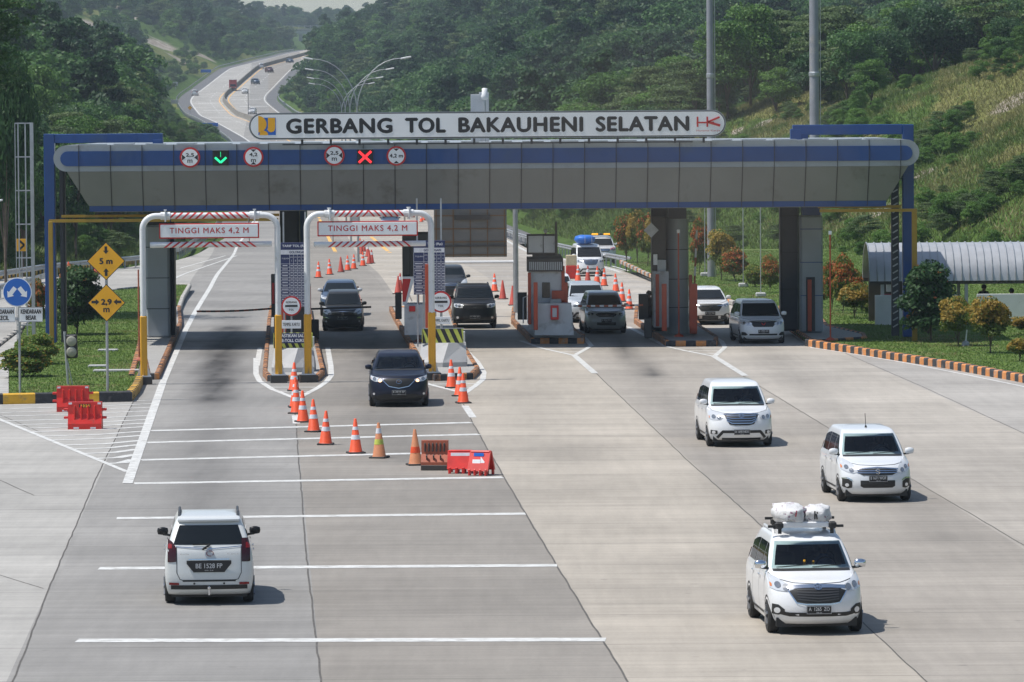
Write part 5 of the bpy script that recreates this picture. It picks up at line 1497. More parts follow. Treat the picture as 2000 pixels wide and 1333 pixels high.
for v in [(-.14, .05), ]: mb.box((-.06, -D * .84, h_ * .56), (w_ * .38, .01, .13), 1, q); mb.add([q @ Vector((w_ * .13, 0, .14)) + Vector((-.02, -D * .85, h_ * .56)), q @ Vector((w_ * .13, 0, -.14)) + Vector((-.02, -D * .85, h_ * .56)), q @ Vector((w_ * .34, 0, 0)) + Vector((-.02, -D * .85, h_ * .56))], [(0, 1, 2)], 1)
mb.build('arrow_sticker', [M['sign_blue'], M['sign_white']], t)
# stacked red boxes beyond lane five
p = G(1116, 545); t = thing('barrier_box', 'cream topped red box barrier left of the white van', 'road barrier', p)
mb = MB(); mb.bbox((0, 0, .38), (.62, .4, .76), .03); mb.build('base', M['barrier_red'], t)
mb = MB(); mb.bbox((0, 0, 1.06), (.62, .36, .6), .03); mb.build('top', mat('cream', (.55, .47, .3), .6, var=.1), t)
# ------------------------------------------------------------------ vehicles
def carpaint(name, c, met=.0, rough=.32, dust=.06):
    dark = max(c) < .08
    m, t, b = nodes(name)
    g = t.nodes.new('ShaderNodeNewGeometry')
    n = t.nodes.new('ShaderNodeTexNoise'); n.inputs['Scale'].default_value = 1.5; n.inputs['Detail'].default_value = 6
    t.links.new(g.outputs['Position'], n.inputs['Vector'])
    mx = t.nodes.new('ShaderNodeMixRGB'); mx.inputs['Color1'].default_value = (*c, 1)
    dd = .02 if dark else dust
    mx.inputs['Color2'].default_value = (*[x * (1 - dd) + .3 * dd for x in c], 1)
    t.links.new(n.outputs['Fac'], mx.inputs['Fac']); t.links.new(mx.outputs[0], b.inputs['Base Color'])
    b.inputs['Roughness'].default_value = rough; b.inputs['Metallic'].default_value = met
    b.inputs['Coat Weight'].default_value = .15 if dark else .7; b.inputs['Specular IOR Level'].default_value = .3 if dark else .5; b.inputs['Coat Roughness'].default_value = .05
    return m
M['car_white'] = carpaint('car_white', (.76, .77, .78))
M['car_pearl'] = carpaint('car_pearl_white', (.7, .72, .74))
M['car_grey_white'] = carpaint('car_dusty_white', (.66, .68, .67), dust=.25)
M['car_silver'] = carpaint('car_silver', (.52, .55, .58), .15)
M['car_lightsilver'] = carpaint('car_light_silver', (.5, .54, .58), .3)
M['car_navy'] = carpaint('car_navy', (.012, .016, .035), .3)
M['car_black'] = carpaint('car_black', (.012, .012, .013))
M['car_dark'] = carpaint('car_dark_grey', (.045, .047, .05), .3)
M['car_blue'] = carpaint('car_dark_blue', (.05, .08, .14), .3)
M['car_maroon'] = carpaint('car_maroon', (.08, .015, .025), .2)
M['truck_red'] = carpaint('truck_red', (.35, .02, .03))
M['glass'] = mat('car_glass', (.01, .013, .015), .03, spec=.35)
M['glass_light'] = mat('car_glass_tinted', (.03, .048, .055), .03, spec=.5)
M['lining'] = mat('cabin_lining', (.11, .11, .112), .85); M['seat_grey'] = mat('seat_grey', (.12, .115, .11), .9)
M['cloth_shirt'] = mat('cloth_shirt', (.3, .3, .32), .9); M['cloth_shirt2'] = mat('cloth_shirt2', (.1, .13, .22), .9)
def glass_clear():
    m = bpy.data.materials.new('windshield_glass'); m.use_nodes = True; t = m.node_tree; t.nodes.clear(); o = t.nodes.new('ShaderNodeOutputMaterial')
    tr = t.nodes.new('ShaderNodeBsdfTransparent'); tr.inputs[0].default_value = (.62, .72, .72, 1); gl = t.nodes.new('ShaderNodeBsdfGlossy'); gl.inputs['Roughness'].default_value = .02
    fr = t.nodes.new('ShaderNodeFresnel'); fr.inputs[0].default_value = 1.5; ms = t.nodes.new('ShaderNodeMixShader')
    t.links.new(fr.outputs[0], ms.inputs[0]); t.links.new(tr.outputs[0], ms.inputs[1]); t.links.new(gl.outputs[0], ms.inputs[2]); t.links.new(ms.outputs[0], o.inputs[0]); return m
M['glass_clear'] = glass_clear()
M['grille_grey'] = mat('grille_grey', (.06, .06, .062), .35)
M['chrome'] = mat('chrome', (.7, .72, .75), .12, metal=1)
M['trim_black'] = mat('trim_black', (.018, .018, .018), .55)
M['tyre'] = mat('tyre', (.022, .021, .02), .85, var=.2)
M['rim'] = mat('alloy', (.35, .36, .38), .3, metal=.7)
M['head_glass'] = mat('headlight', (.66, .68, .7), .12, metal=.3)
M['head_inner'] = mat('headlight_inner', (.36, .37, .38), .15, metal=.8)
M['head_on'] = mat('headlight_lit', (1, .55, .28), .3, emit=2.2)
M['amber'] = mat('amber', (.6, .18, .04), .3)
M['tail'] = mat('tail_light', (.22, .008, .01), .15)
M['tail_smoke'] = mat('tail_smoked', (.04, .008, .01), .12)
M['plate'] = mat('plate_black', (.014, .014, .016), .4)
M['plate_text'] = mat('plate_text', (.6, .6, .6), .5)
M['skin'] = mat('skin', (.3, .17, .11), .6)
M['seat'] = mat('dash_dark', (.03, .03, .032), .8)

def pchip(xs, ys):
    xs = np.array(xs, float); ys = np.array(ys, float); h = np.diff(xs); d = np.diff(ys) / h
    m = np.zeros(len(xs)); m[0] = d[0]; m[-1] = d[-1]
    for i in range(1, len(xs) - 1):
        if d[i - 1] * d[i] > 0:
            w1, w2 = 2 * h[i] + h[i - 1], h[i] + 2 * h[i - 1]; m[i] = (w1 + w2) / (w1 / d[i - 1] + w2 / d[i])
    def f(x):
        x = min(max(x, xs[0]), xs[-1]); i = int(min(np.searchsorted(xs, x, 'right') - 1, len(xs) - 2)); t = (x - xs[i]) / h[i]
        return float((1 + 2 * t) * (1 - t) ** 2 * ys[i] + t * (1 - t) ** 2 * h[i] * m[i] + t * t * (3 - 2 * t) * ys[i + 1] + t * t * (t - 1) * h[i] * m[i + 1])
    return f

class Car:
    """body lofted from horizontal outlines; trim is cut as patches lying on that surface"""
    def __init__(s, L=4.2, W=1.66, H=1.69, hood=.86, cowl=(1.06, 1.0), wtop=(1.54, 1.72), lean=.11, rear_top=.42, rear_belt=.1, gc=.2, wheel=.31, box=False, tumble=.80, fa=.78, ra=.78, roof_y=2.3, nose_r=.6, hoodbulge=.68):
        s.L, s.W, s.H, s.gc, s.wr = L, W, H, gc, wheel; s.fa, s.ra = fa, ra
        s.cowl, s.wtop, s.hood = cowl, wtop, hood
        zc, yc = cowl; zt, yt = wtop
        zf = [gc, gc + .1, .46, .62, hood - .1, hood - .02, hood + .03, hood + (zc - hood) * .5, zc - .02, zc, (zc + zt) / 2, zt, H - .055, H - .02, H]
        yf = [.14, .04, 0, .015, .07, .15, .24, .24 + (yc - .24) * .47, yc - .07, yc + .02, (yc + yt) / 2 + .03, yt, yt + .2, yt + .6, yt + .95]
        s.yf = pchip(zf, yf)
        z2 = [gc, gc + .1, .5, .8, zc - .1, zc, (zc + zt) / 2, zt, H - .055, H - .02, H]
        y2 = [.14, .03, 0, .03, .06, rear_belt, (rear_belt + rear_top) / 2 - .01, rear_top, rear_top + .12, rear_top + .45, rear_top + .8]
        s.yr = pchip(z2, y2)
        s.wf = pchip([gc, gc + .12, .45, .62, .8, zc - .1, zc, (zc + zt) / 2, zt, H - .055, H - .02, H], [.93, .965, .99, 1, 1, .975, .93, (.93 + tumble) / 2 + .014, tumble, tumble - .06, tumble - .15, tumble - .36])
        s.Df = pchip([gc, .5, hood, zc - .02, zc + .03, zt, H], [nose_r, nose_r, hoodbulge, .42, .22, .18, .12])
        s.Dr = pchip([gc, .5, zc, zt, H], [.3, .26, .17, .14, .1])
        s.nf = pchip([gc, hood, zc, H], [2.25, 2.1, 3.0, 3.0])
        s.y0 = -L / 2
    def w(s, z): return s.wf(z) * s.W / 2
    def F(s, x, z, off=0):
        w_ = s.w(z); q = min(abs(x) / w_, .9995); n = s.nf(z)
        y = s.y0 + s.yf(z) + s.Df(z) * (1 - (1 - q ** n) ** (1 / n))
        p = Vector((x, y, z))
        if off:
            e = .01; a = s.F(x + e, z) - s.F(x - e, z); zz = min(max(z, s.gc + .02), s.H - .03); b = s.F(x, zz + e) - s.F(x, zz - e)
            nn = a.cross(b).normalized()
            if nn.y > 0 and abs(nn.y) > .02: nn = -nn
            if abs(nn.y) <= .02 and nn.z < 0: nn = -nn
            p = p + nn * off
        return p
    def B(s, x, z, off=0):
        w_ = s.w(z); q = min(abs(x) / w_, .9995); n = 3.0
        y = -s.y0 - s.yr(z) - s.Dr(z) * (1 - (1 - q ** n) ** (1 / n))
        p = Vector((x, y, z))
        if off:
            e = .01; a = s.B(x + e, z) - s.B(x - e, z); zz = min(max(z, s.gc + .02), s.H - .03); b = s.B(x, zz + e) - s.B(x, zz - e)
            nn = a.cross(b).normalized()
            if nn.y < 0: nn = -nn
            p = p + nn * off
        return p
    def S(s, y, z, side, off=0):
        w_ = s.w(z); n = s.nf(z); x = w_
        yf_ = s.y0 + s.yf(z); D = s.Df(z)
        if y < yf_ + D:
            t = max(0, min(1, (y - yf_) / D)); x = w_ * (1 - (1 - t) ** n) ** (1 / n)
        yr_ = -s.y0 - s.yr(z); D = s.Dr(z)
        if y > yr_ - D:
            t = max(0, min(1, (yr_ - y) / D)); x = w_ * (1 - (1 - t) ** 3) ** (1 / 3)
        return Vector((side * (x + off), y, z + off * .15))
    def body_mesh(s, nz=34, nx=14, ns=10, cut=False):
        zs = []
        zc, zt = s.cowl[0], s.wtop[0]
        for a, b, k in ((s.gc, s.hood - .1, 7), (s.hood - .1, zc, 14), (zc, zt, 7), (zt, s.H, 9)):
            k = max(3, int(k * nz / 34)); zs += [a + (b - a) * i / k for i in range(k)]
        zs.append(s.H - .0005)
        mb = MB(); rings = []
        xs_ = [math.sin(math.pi / 2 * k / nx) for k in range(-nx, nx + 1)]
        for z in zs:
            w_ = s.w(z); r = []
            for q in xs_: r.append(s.F(q * w_ * .9998, z))
            ya, yb = s.F(w_ * .9998, z).y, s.B(w_ * .9998, z).y
            for k in range(1, ns): r.append(Vector((w_, ya + (yb - ya) * k / ns, z)))
            for q in reversed(xs_): r.append(s.B(q * w_ * .9998, z))
            for k in range(1, ns): r.append(Vector((-w_, yb + (ya - yb) * k / ns, z)))
            rings.append(r)
        n = len(rings[0])
        vs = [v for r in rings for v in r]
        fs = [(i * n + k, i * n + (k + 1) % n, (i + 1) * n + (k + 1) % n, (i + 1) * n + k) for i in range(len(rings) - 1) for k in range(n)]
        if cut:
            def inside(f):
                c_ = sum((vs[i] for i in f), Vector()) / 4
                return c_.y < 0 and zc + .035 < c_.z < zt - .035 and abs(c_.x) < s.w(c_.z) * .84
            fs = [f for f in fs if not inside(f)]
        fs.append(tuple(range(n))[::-1])
        # roof cap: strips across
        o = (len(rings) - 1) * n
        half = 2 * nx + 1
        fr = [o + k for k in range(half)]; re = [o + half + ns - 1 + k for k in range(half)][::-1]
        for k in range(half - 1): fs.append((fr[k], fr[k + 1], re[k + 1], re[k]))
        r_side = [o + half - 1] + [o + half + k for k in range(ns - 1)] + [o + half + ns - 1]
        mb.add(vs, fs)
        return mb
    def patch(s, fn, cols, off, nu=6, nv=5, mb=None, m=0):
        """cols: (a, zlo, zhi) columns; fn(a, z, off)"""
        mb = mb or MB()
        A = [c[0] for c in cols]; lo = [c[1] for c in cols]; hi = [c[2] for c in cols]
        aa = []
        for i in range(len(A) - 1):
            for k in range(nu): aa.append(A[i] + (A[i + 1] - A[i]) * k / nu)
        aa.append(A[-1])
        vs = []
        for a in aa:
            l, h = np.interp(a, A, lo), np.interp(a, A, hi)
            if h - l < .0005: h = l + .0005
            for k in range(nv + 1): vs.append(fn(a, l + (h - l) * k / nv, off))
        mb.add(vs, [(i * (nv + 1) + k, (i + 1) * (nv + 1) + k, (i + 1) * (nv + 1) + k + 1, i * (nv + 1) + k + 1) for i in range(len(aa) - 1) for k in range(nv)], m)
        return mb
    def disc(s, fn, ca, cz, ra, rz_, off, n=14, mb=None, m=0):
        mb = mb or MB(); vs = [fn(ca, cz, off)] + [fn(ca + ra * math.cos(2 * math.pi * k / n), cz + rz_ * math.sin(2 * math.pi * k / n), off) for k in range(n)]
        mb.add(vs, [(0, 1 + k, 1 + (k + 1) % n) for k in range(n)], m); return mb
    def line(s, fn, pts, wd, off, mb=None, m=0):
        mb = mb or MB(); P_ = []
        for (a0, z0), (a1, z1) in zip(pts[:-1], pts[1:]):
            n = 8
            P_ += [(a0 + (a1 - a0) * k / n, z0 + (z1 - z0) * k / n) for k in range(n)]
        P_.append(pts[-1]); vs = []
        for i, p in enumerate(P_):
            d = np.array(P_[min(i + 1, len(P_) - 1)]) - np.array(P_[max(0, i - 1)]); d = d / (np.linalg.norm(d) + 1e-9)
            nn = (-d[1] * wd / 2, d[0] * wd / 2)
            vs += [fn(p[0] - nn[0], p[1] - nn[1], off), fn(p[0] + nn[0], p[1] + nn[1], off)]
        mb.add(vs, [(2 * i, 2 * i + 1, 2 * i + 3, 2 * i + 2) for i in range(len(P_) - 1)], m); return mb

def wheel_parts(t, c, r, side, wd=.2, five=True, detail=True, rim='rim'):
    RY = Matrix(((0, 0, 1), (0, 1, 0), (-1, 0, 0)))
    mb = MB(); mb.lathe([(r * .62, -wd / 2), (r * .9, -wd / 2), (r, -wd * .32), (r, wd * .32), (r * .9, wd / 2), (r * .62, wd / 2)], c, 22 if detail else 12, M=RY)
    ty = mb.build('wheel', M['tyre'], t, True, ang=35)
    if detail:
        mb = MB(); x = side * (wd / 2 + .004)
        mb.lathe([(r * .62, 0), (r * .64, .01), (r * .6, .015)], Vector(c) + Vector((side * (wd / 2 - .01), 0, 0)), 18, M=RY)
        for k in range(5):
            a = 2 * math.pi * k / 5 + .3
            mb.beam(Vector(c) + Vector((x, 0, 0)), Vector(c) + Vector((x, math.cos(a) * r * .6, math.sin(a) * r * .6)), .045, .05)
        mb.lathe([(.05, -.01), (.04, .03)], Vector(c) + Vector((side * (wd / 2), 0, 0)), 10, M=RY)
        mb.build('rim', M[rim], ty)

def make_car(name, label, cat, loc, rot, c, paint, face='van', plate=None, view='front', detail=True, mirror=None, roof_rails=None, antenna=False, glass='glass', group='cars passing the toll gate', lit=False, spoiler=False, cabin=False):
    t = thing(name, label, cat, loc, rot, group=group)
    W2 = c.W / 2; zc, zt = c.cowl[0], c.wtop[0]
    PM = M[paint]
    c.body_mesh(34 if detail else 16, 14 if detail else 7, 10 if detail else 5, cabin).build('body', PM, t, True, ang=50)
    mb = MB(); mb.box((0, 0, c.gc + .02), (c.W * .86, c.L * .86, .16)); mb.build('underbody', M['trim_black'], t)
    # glass
    wt, wb = c.w(zt) * .93, c.w(zc + .03) * .92
    mb = MB(); nz = 8; vs = []; na = 12
    for i in range(nz + 1):
        z = zc + .015 + (zt - .01 - zc - .015) * i / nz; ww = wb + (wt - wb) * i / nz
        for k in range(na + 1): vs.append(c.F(-ww + 2 * ww * k / na, z, .006))
    mb.add(vs, [(i * (na + 1) + k, i * (na + 1) + k + 1, (i + 1) * (na + 1) + k + 1, (i + 1) * (na + 1) + k) for i in range(nz) for k in range(na)])
    ws = mb.build('windshield', M['glass_clear' if cabin else glass], t, True)
    if cabin:
        wi = c.w(zt) * .93; yc0, yr0 = c.F(0, zc + .02).y, c.F(0, zt).y
        mb = MB(); z0_, z1_ = zc - .45, zt - .015; x_ = wi
        fr = [(-x_, yc0 + .3, z0_), (x_, yc0 + .3, z0_), (x_, 1.0, z0_), (-x_, 1.0, z0_), (-x_, yr0 + .06, z1_), (x_, yr0 + .06, z1_), (x_, 1.0, z1_ + .02), (-x_, 1.0, z1_ + .02), (-x_ * 1.04, yc0 + .2, zc), (x_ * 1.04, yc0 + .2, zc)]
        mb.add(fr, [(0, 1, 2, 3), (4, 7, 6, 5), (3, 2, 6, 7), (0, 3, 7, 4, 8), (1, 9, 5, 6, 2)]); mb.build('cabin_lining', M['lining'], t)
        mb = MB(); mb.bbox((0, yc0 + .3, zc - .06), (wi * 2.0, .62, .16), .05); mb.build('dashboard', M['seat'], t)
        for sg in (-1, 1):
            mb = MB(); mb.bbox((sg * .36, yr0 + .75, zc - .12), (.46, .16, .62), .06); mb.bbox((sg * .36, yr0 + .76, zc + .26), (.26, .1, .18), .04); mb.build('seat', M['seat_grey'], t)
        mb = MB(); mb.bbox((.36, .75, zc - .1), (.5, .1, .5), .04); mb.bbox((-.3, .75, zc - .1), (.5, .1, .5), .04); mb.build('rear_seat', M['seat_grey'], t)
        mb = MB(); RX = Matrix.Rotation(R(62), 3, 'X'); n = 20
        pts = [RX @ Vector((.18 * math.cos(2 * math.pi * k / n), .18 * math.sin(2 * math.pi * k / n), 0)) + Vector((.36, yc0 + .68, zc - .02)) for k in range(n + 1)]
        mb.tube(pts, .016, 6); mb.build('steering_wheel', M['trim_black'], t)
        # driver sits at the wheel
        mb = MB(); mb.lathe([(.2, -.32), (.22, -.1), (.2, .08), (.09, .16), (.055, .2), (.06, .23), (.095, .29), (.1, .36), (.075, .43), (.02, .46)], (.36, yr0 + .5, zc - .02), 14, ms=[1] * 4 + [0] * 5); mb.build('driver', [M['skin'], M[('cloth_shirt', 'cloth_shirt2')[int(c.L * 100) % 2]]], t, True)
    zlo, zhi = zc + .05, zt - .06
    rb, rt = c.w(zlo) * .88, c.w(zhi) * .84
    mb = MB(); vs = []
    for i in range(nz + 1):
        z = zlo + (zhi - zlo) * i / nz; ww = rb + (rt - rb) * i / nz
        for k in range(na + 1): vs.append(c.B(-ww + 2 * ww * k / na, z, .006))
    mb.add(vs, [(i * (na + 1) + k, i * (na + 1) + k + 1, (i + 1) * (na + 1) + k + 1, (i + 1) * (na + 1) + k) for i in range(nz) for k in range(na)])
    mb.build('rear_window', M['glass'], t, True)
    ya = c.y0 + c.cowl[1] + .22; yb = -c.y0 - .45; ym1 = c.y0 + c.L * .47; ym2 = c.y0 + c.L * .70
    sh = zc - .02
    ytop = c.y0 + c.wtop[1] + .12
    def swin(a, b, first=False, last=False):
        cols = []
        n = 6
        for k in range(n + 1):
            y = a + (b - a) * k / n
            top = zt - .05
            if y < ytop: top = sh + .04 + (top - sh - .04) * max(0, (y - a) / max(.01, ytop - a))
            if last: top = min(top, zt - .05 - .25 * ((y - a) / (b - a)) ** 2 * .4)
            cols.append((y, sh + .02, max(top, sh + .03)))
        return cols
    for sd in (-1, 1):
        fn = lambda a, z, off, sd=sd: c.S(a, z, sd, off)
        for a, b, la in ((ya, ym1 - .03, 0), (ym1 + .03, ym2 - .03, 0), (ym2 + .03, yb, 1)):
            c.patch(fn, swin(a, b, last=la), .006, 1, 5).build('side_window', M['glass'], t, True)
        if detail:
            mb = MB()
            for y in (ym1, ym2): c.line(fn, [(y, c.gc + .12), (y, sh)], .012, .004, mb)
            c.line(fn, [(ya - .02, c.gc + .2), (ya - .02, sh)], .012, .004, mb)
            c.line(fn, [(c.y0 + .9, c.gc + .1), (-c.y0 - .9, c.gc + .1)], .05, .004, mb)
            mb.build('door_gap', M['trim_black'], t)
            for y in (ym1 - .14, ym2 - .14):
                mb = MB(); p = c.S(y, sh - .13, sd, .03); mb.bbox(p, (.03, .16, .03), .008); mb.build('door_handle', M['chrome'] if face != 'suv' else PM, t)
        # arches and wheels
        for y, nm in ((c.y0 + c.fa, 'f'), (-c.y0 - c.ra, 'r')):
            r = c.wr + .055; mb = MB(); n = 14; vs = []
            for k in range(n + 1):
                a = math.pi * k / n; yy, z = y - r * math.cos(a), c.wr + r * math.sin(a)
                vs += [c.S(yy, max(z, c.gc), sd, .005), c.S(yy, c.gc - .0, sd, .005)]
            mb.add(vs, [(2 * k, 2 * k + 1, 2 * k + 3, 2 * k + 2) for k in range(n)]); mb.build('wheel_arch', M['trim_black'], t)
            wheel_parts(t, (sd * (W2 - .095), y, c.wr), c.wr, sd, .2, detail=detail)
        # mirrors
        mp = c.S(ya + .03, zc + .05, sd, 0)
        mb = MB(); mb.lathe([(.02, -.09), (.085, -.075), (.1, 0), (.09, .07), (.03, .095)], (0, 0, 0), 12)
        me = MB(); me.v = [tuple(Vector((v[0] * 1.1, v[1] * .55, v[2] * .82)) + Vector((mp.x + sd * .155, mp.y - .04, mp.z + .03))) for v in mb.v]; me.f = mb.f; me.m = mb.m
        mr = me.build('wing_mirror', M[mirror] if mirror else PM, t, True)
        me = MB(); me.beam((mp.x - sd * .02, mp.y, mp.z - .05), (mp.x + sd * .14, mp.y - .03, mp.z - .03), .06, .04); me.build('stalk', M['trim_black'], mr)
    F = c.F; Bk = c.B
    if detail:
        mb = MB()
        c.line(F, [(-wb * .98, zc - .01), (-wb * .4, zc - .004), (wb * .4, zc - .004), (wb * .98, zc - .01)], .035, .007, mb)
        mb.build('cowl', M['trim_black'], t)
        mb = MB()
        for x0_, x1_ in ((-.62, -.05), (0.02, .55)):
            a, b = c.F(x0_ * W2 * 1.2, zc + .02, .02), c.F(x1_ * W2 * 1.2, zc + .055, .02); mb.beam(a, b, .012, .012)
        mb.build('wiper', M['trim_black'], t)
        # hood shut line
        hz = c.hood
        mb = MB(); c.line(F, [(-W2 * .93, zc - .05), (-W2 * .84, hz + .07), (-W2 * .5, hz + .015), (0, hz), (W2 * .5, hz + .015), (W2 * .84, hz + .07), (W2 * .93, zc - .05)], .008, .004, mb); mb.build('bonnet_gap', M['trim_black'], t)
    k = c.hood
    def both(cols_fn, name_, m_, off=.008, nu=3, nv=3, fn=F, parent=None):
        for sg in (-1, 1):
            cols = [(sg * a, l, h) for a, l, h in cols_fn]
            if sg < 0: cols = cols[::-1]
            c.patch(fn, cols, off, nu, nv).build(name_, M[m_], parent or t, True)
    def lights(cols, inner, fogc=None, fogbez=None):
        for sg in (-1, 1):
            cc = [(sg * a, l, h) for a, l, h in cols]
            if sg < 0: cc = cc[::-1]
            hl = c.patch(F, cc, .010, 4, 4).build('headlight', M['head_glass'], t, True)
            if detail:
                mb = MB()
                for (ix, iz, ir) in inner: c.disc(F, sg * ix, iz, ir, ir, .018, mb=mb)
                mb.build('lens', M['head_inner' if not lit else 'head_inner'], hl)
                mb = MB(); a_, l_, h_ = cols[-1]; a2 = cols[-2][0]
                cc2 = [(sg * (a2 + (a_ - a2) * .62), l_ + .02, l_ + (h_ - l_) * .3), (sg * a_ * .985, l_ + .02, l_ + (h_ - l_) * .4)]
                c.patch(F, cc2 if sg > 0 else cc2[::-1], .014, 2, 2, mb); mb.build('turn_signal', M['amber'], hl)
            if fogbez: 
                cb = [(sg * a, l, h) for a, l, h in fogbez]
                fb = c.patch(F, cb if sg > 0 else cb[::-1], .007, 3, 3).build('fog_surround', M['trim_black'], t)
            if fogc: c.disc(F, sg * fogc[0], fogc[1], fogc[2], fogc[2], .014).build('fog_light', M['head_glass'], t)
    def slats(mb, cols, n, m=0, off=.014, wd=.02):
        A = [q[0] for q in cols]
        for i in range(n):
            f = (i + .6) / (n + .2)
            pts = [(a, l + (h - l) * f) for a, l, h in cols]
            c.line(F, pts, wd, off, mb, m)
    W_ = W2
    if face == 'avanza':
        lights([(W_ * .5, k - .09, k - .06), (W_ * .64, k - .13, k - .0), (W_ * .84, k - .12, k + .09), (W_ * .965, k - .08, k + .14)], [(W_ * .66, k - .065, .055), (W_ * .81, k - .03, .05)], (W_ * .84, .44, .05), [(W_ * .7, .4, .46), (W_ * .82, .36, .54), (W_ * .94, .37, .55)])
        gl = [(-W_ * .62, k - .1, k - .09), (-W_ * .45, k - .31, k - .07), (-W_ * .25, k - .33, k - .06), (W_ * .25, k - .33, k - .06), (W_ * .45, k - .31, k - .07), (W_ * .62, k - .1, k - .09)]
        g_ = c.patch(F, gl, .009, 4, 5).build('grille', M['trim_black'], t, True)
        mb = MB(); slats(mb, [(-W_ * .44, k - .28, k - .07), (0, k - .32, k - .07), (W_ * .44, k - .28, k - .07)], 5, wd=.02); mb.build('slats', M['grille_grey'], g_)
        mb = MB(); c.line(F, [(-W_ * .6, k - .06), (-W_ * .3, k - .04), (0, k - .035), (W_ * .3, k - .04), (W_ * .6, k - .06)], .055, .013, mb)
        c.line(F, [(-W_ * .62, k - .11), (-W_ * .46, k - .32), (-W_ * .28, k - .345), (W_ * .28, k - .345), (W_ * .46, k - .32), (W_ * .62, k - .11)], .018, .013, mb); mb.build('chrome_strip', M['chrome'], t)
        mb = MB(); c.patch(F, [(-W_ * .8, .375, .43), (-W_ * .6, .34, .41), (W_ * .6, .34, .41), (W_ * .8, .375, .43)], .008, 4, 2, mb); mb.build('bumper_intake', M['trim_black'], t)
        emb = (0, k - .05, 'toyota'); pz = .46
    elif face == 'innova':
        lights([(W_ * .55, k - .08, k + .02), (W_ * .64, k - .16, k + .03), (W_ * .88, k - .17, k + .07), (W_ * .97, k - .14, k + .09)], [(W_ * .68, k - .10, .05), (W_ * .83, k - .08, .05)], (W_ * .84, .42, .045), [(W_ * .74, .37, .47), (W_ * .93, .37, .48)])
        gl = [(-W_ * .52, k - .05, k - .03), (-W_ * .38, k - .28, k - .03), (-W_ * .2, k - .31, k - .02), (W_ * .2, k - .31, k - .02), (W_ * .38, k - .28, k - .03), (W_ * .52, k - .05, k - .03)]
        g_ = c.patch(F, gl, .009, 4, 5).build('grille', M['trim_black'], t, True)
        mb = MB(); slats(mb, [(-W_ * .46, k - .2, k - .03), (-W_ * .3, k - .29, k - .02), (W_ * .3, k - .29, k - .02), (W_ * .46, k - .2, k - .03)], 4, wd=.022); c.line(F, [(-W_ * .54, k - .02), (0, k + .0), (W_ * .54, k - .02)], .03, .014, mb); mb.build('slats', M['chrome'], g_)
        mb = MB(); c.line(F, [(-W_ * .74, .27), (-W_ * .58, .44), (W_ * .58, .44), (W_ * .74, .27)], .075, .009, mb); c.patch(F, [(-W_ * .6, c.gc + .01, .27), (W_ * .6, c.gc + .01, .27)], .006, 5, 2, mb); mb.build('bumper_intake', M['trim_black'], t)
        emb = (0, k - .06, 'toyota'); pz = .43
    elif face == 'ertiga':
        lights([(W_ * .54, k - .15, k - .1), (W_ * .68, k - .18, k + .05), (W_ * .84, k - .14, k + .13), (W_ * .965, k - .08, k + .16)], [(W_ * .7, k - .11, .05), (W_ * .82, k - .04, .045)], (W_ * .82, .42, .04), [(W_ * .7, .36, .5), (W_ * .8, .34, .56), (W_ * .94, .38, .56)])
        gl = [(-W_ * .58, k - .15, k - .1), (-W_ * .4, k - .22, k - .07), (W_ * .4, k - .22, k - .07), (W_ * .58, k - .15, k - .1)]
        g_ = c.patch(F, gl, .009, 4, 4).build('grille', M['trim_black'], t, True)
        mb = MB(); slats(mb, [(-W_ * .56, k - .19, k - .09), (W_ * .56, k - .19, k - .09)], 2, wd=.018); c.line(F, [(-W_ * .58, k - .08), (0, k - .045), (W_ * .58, k - .08)], .025, .013, mb); mb.build('slats', M['chrome'], g_)
        mb = MB(); c.patch(F, [(-W_ * .48, .4, .53), (-W_ * .4, .36, .53), (W_ * .4, .36, .53), (W_ * .48, .4, .53)], .008, 4, 2, mb); mb.build('bumper_intake', M['trim_black'], t)
        mb = MB(); 
        for sg in (-1, 1): c.line(F, [(sg * W_ * .68, .53), (sg * W_ * .8, .585), (sg * W_ * .95, .57)], .02, .013, mb)
        mb.build('chrome_strip', M['chrome'], t)
        emb = (0, k - .14, 's'); pz = .57
    elif face == 'cx5':
        lights([(W_ * .52, k - .13, k - .09), (W_ * .66, k - .17, k - .05), (W_ * .84, k - .15, k - .01), (W_ * .95, k - .09, k + .02)], [(W_ * .66, k - .11, .045), (W_ * .82, k - .08, .055)], (W_ * .84, .42, .035), None)
        if lit:
            for sg in (-1, 1): c.disc(F, sg * W_ * .63, k - .13, .05, .045, .022).build('lit_lamp', M['head_on'], t)
        gl = [(-W_ * .5, k - .13, k - .08), (-W_ * .3, k - .3, k - .06), (0, k - .34, k - .05), (W_ * .3, k - .3, k - .06), (W_ * .5, k - .13, k - .08)]
        g_ = c.patch(F, gl, .009, 4, 5).build('grille', M['trim_black'], t, True)
        mb = MB(); c.line(F, [(-W_ * .56, k - .1), (-W_ * .34, k - .3), (0, k - .36), (W_ * .34, k - .3), (W_ * .56, k - .1)], .02, .013, mb); mb.build('chrome_strip', M['chrome'], t)
        mb = MB(); c.patch(F, [(-W_ * .9, c.gc + .02, .34), (-W_ * .5, c.gc + .02, .42), (W_ * .5, c.gc + .02, .42), (W_ * .9, c.gc + .02, .34)], .007, 4, 3, mb); mb.build('bumper_intake', M['trim_black'], t)
        emb = (0, k - .16, 'm'); pz = .47
    elif face == 'wuling':
        lights([(W_ * .5, k - .17, k - .1), (W_ * .62, k - .2, k - .02), (W_ * .86, k - .18, k - .0), (W_ * .96, k - .13, k + .01)], [(W_ * .66, k - .12, .05), (W_ * .82, k - .1, .05)], None, [(W_ * .7, .36, .39), (W_ * .8, .34, .47), (W_ * .94, .35, .48)])
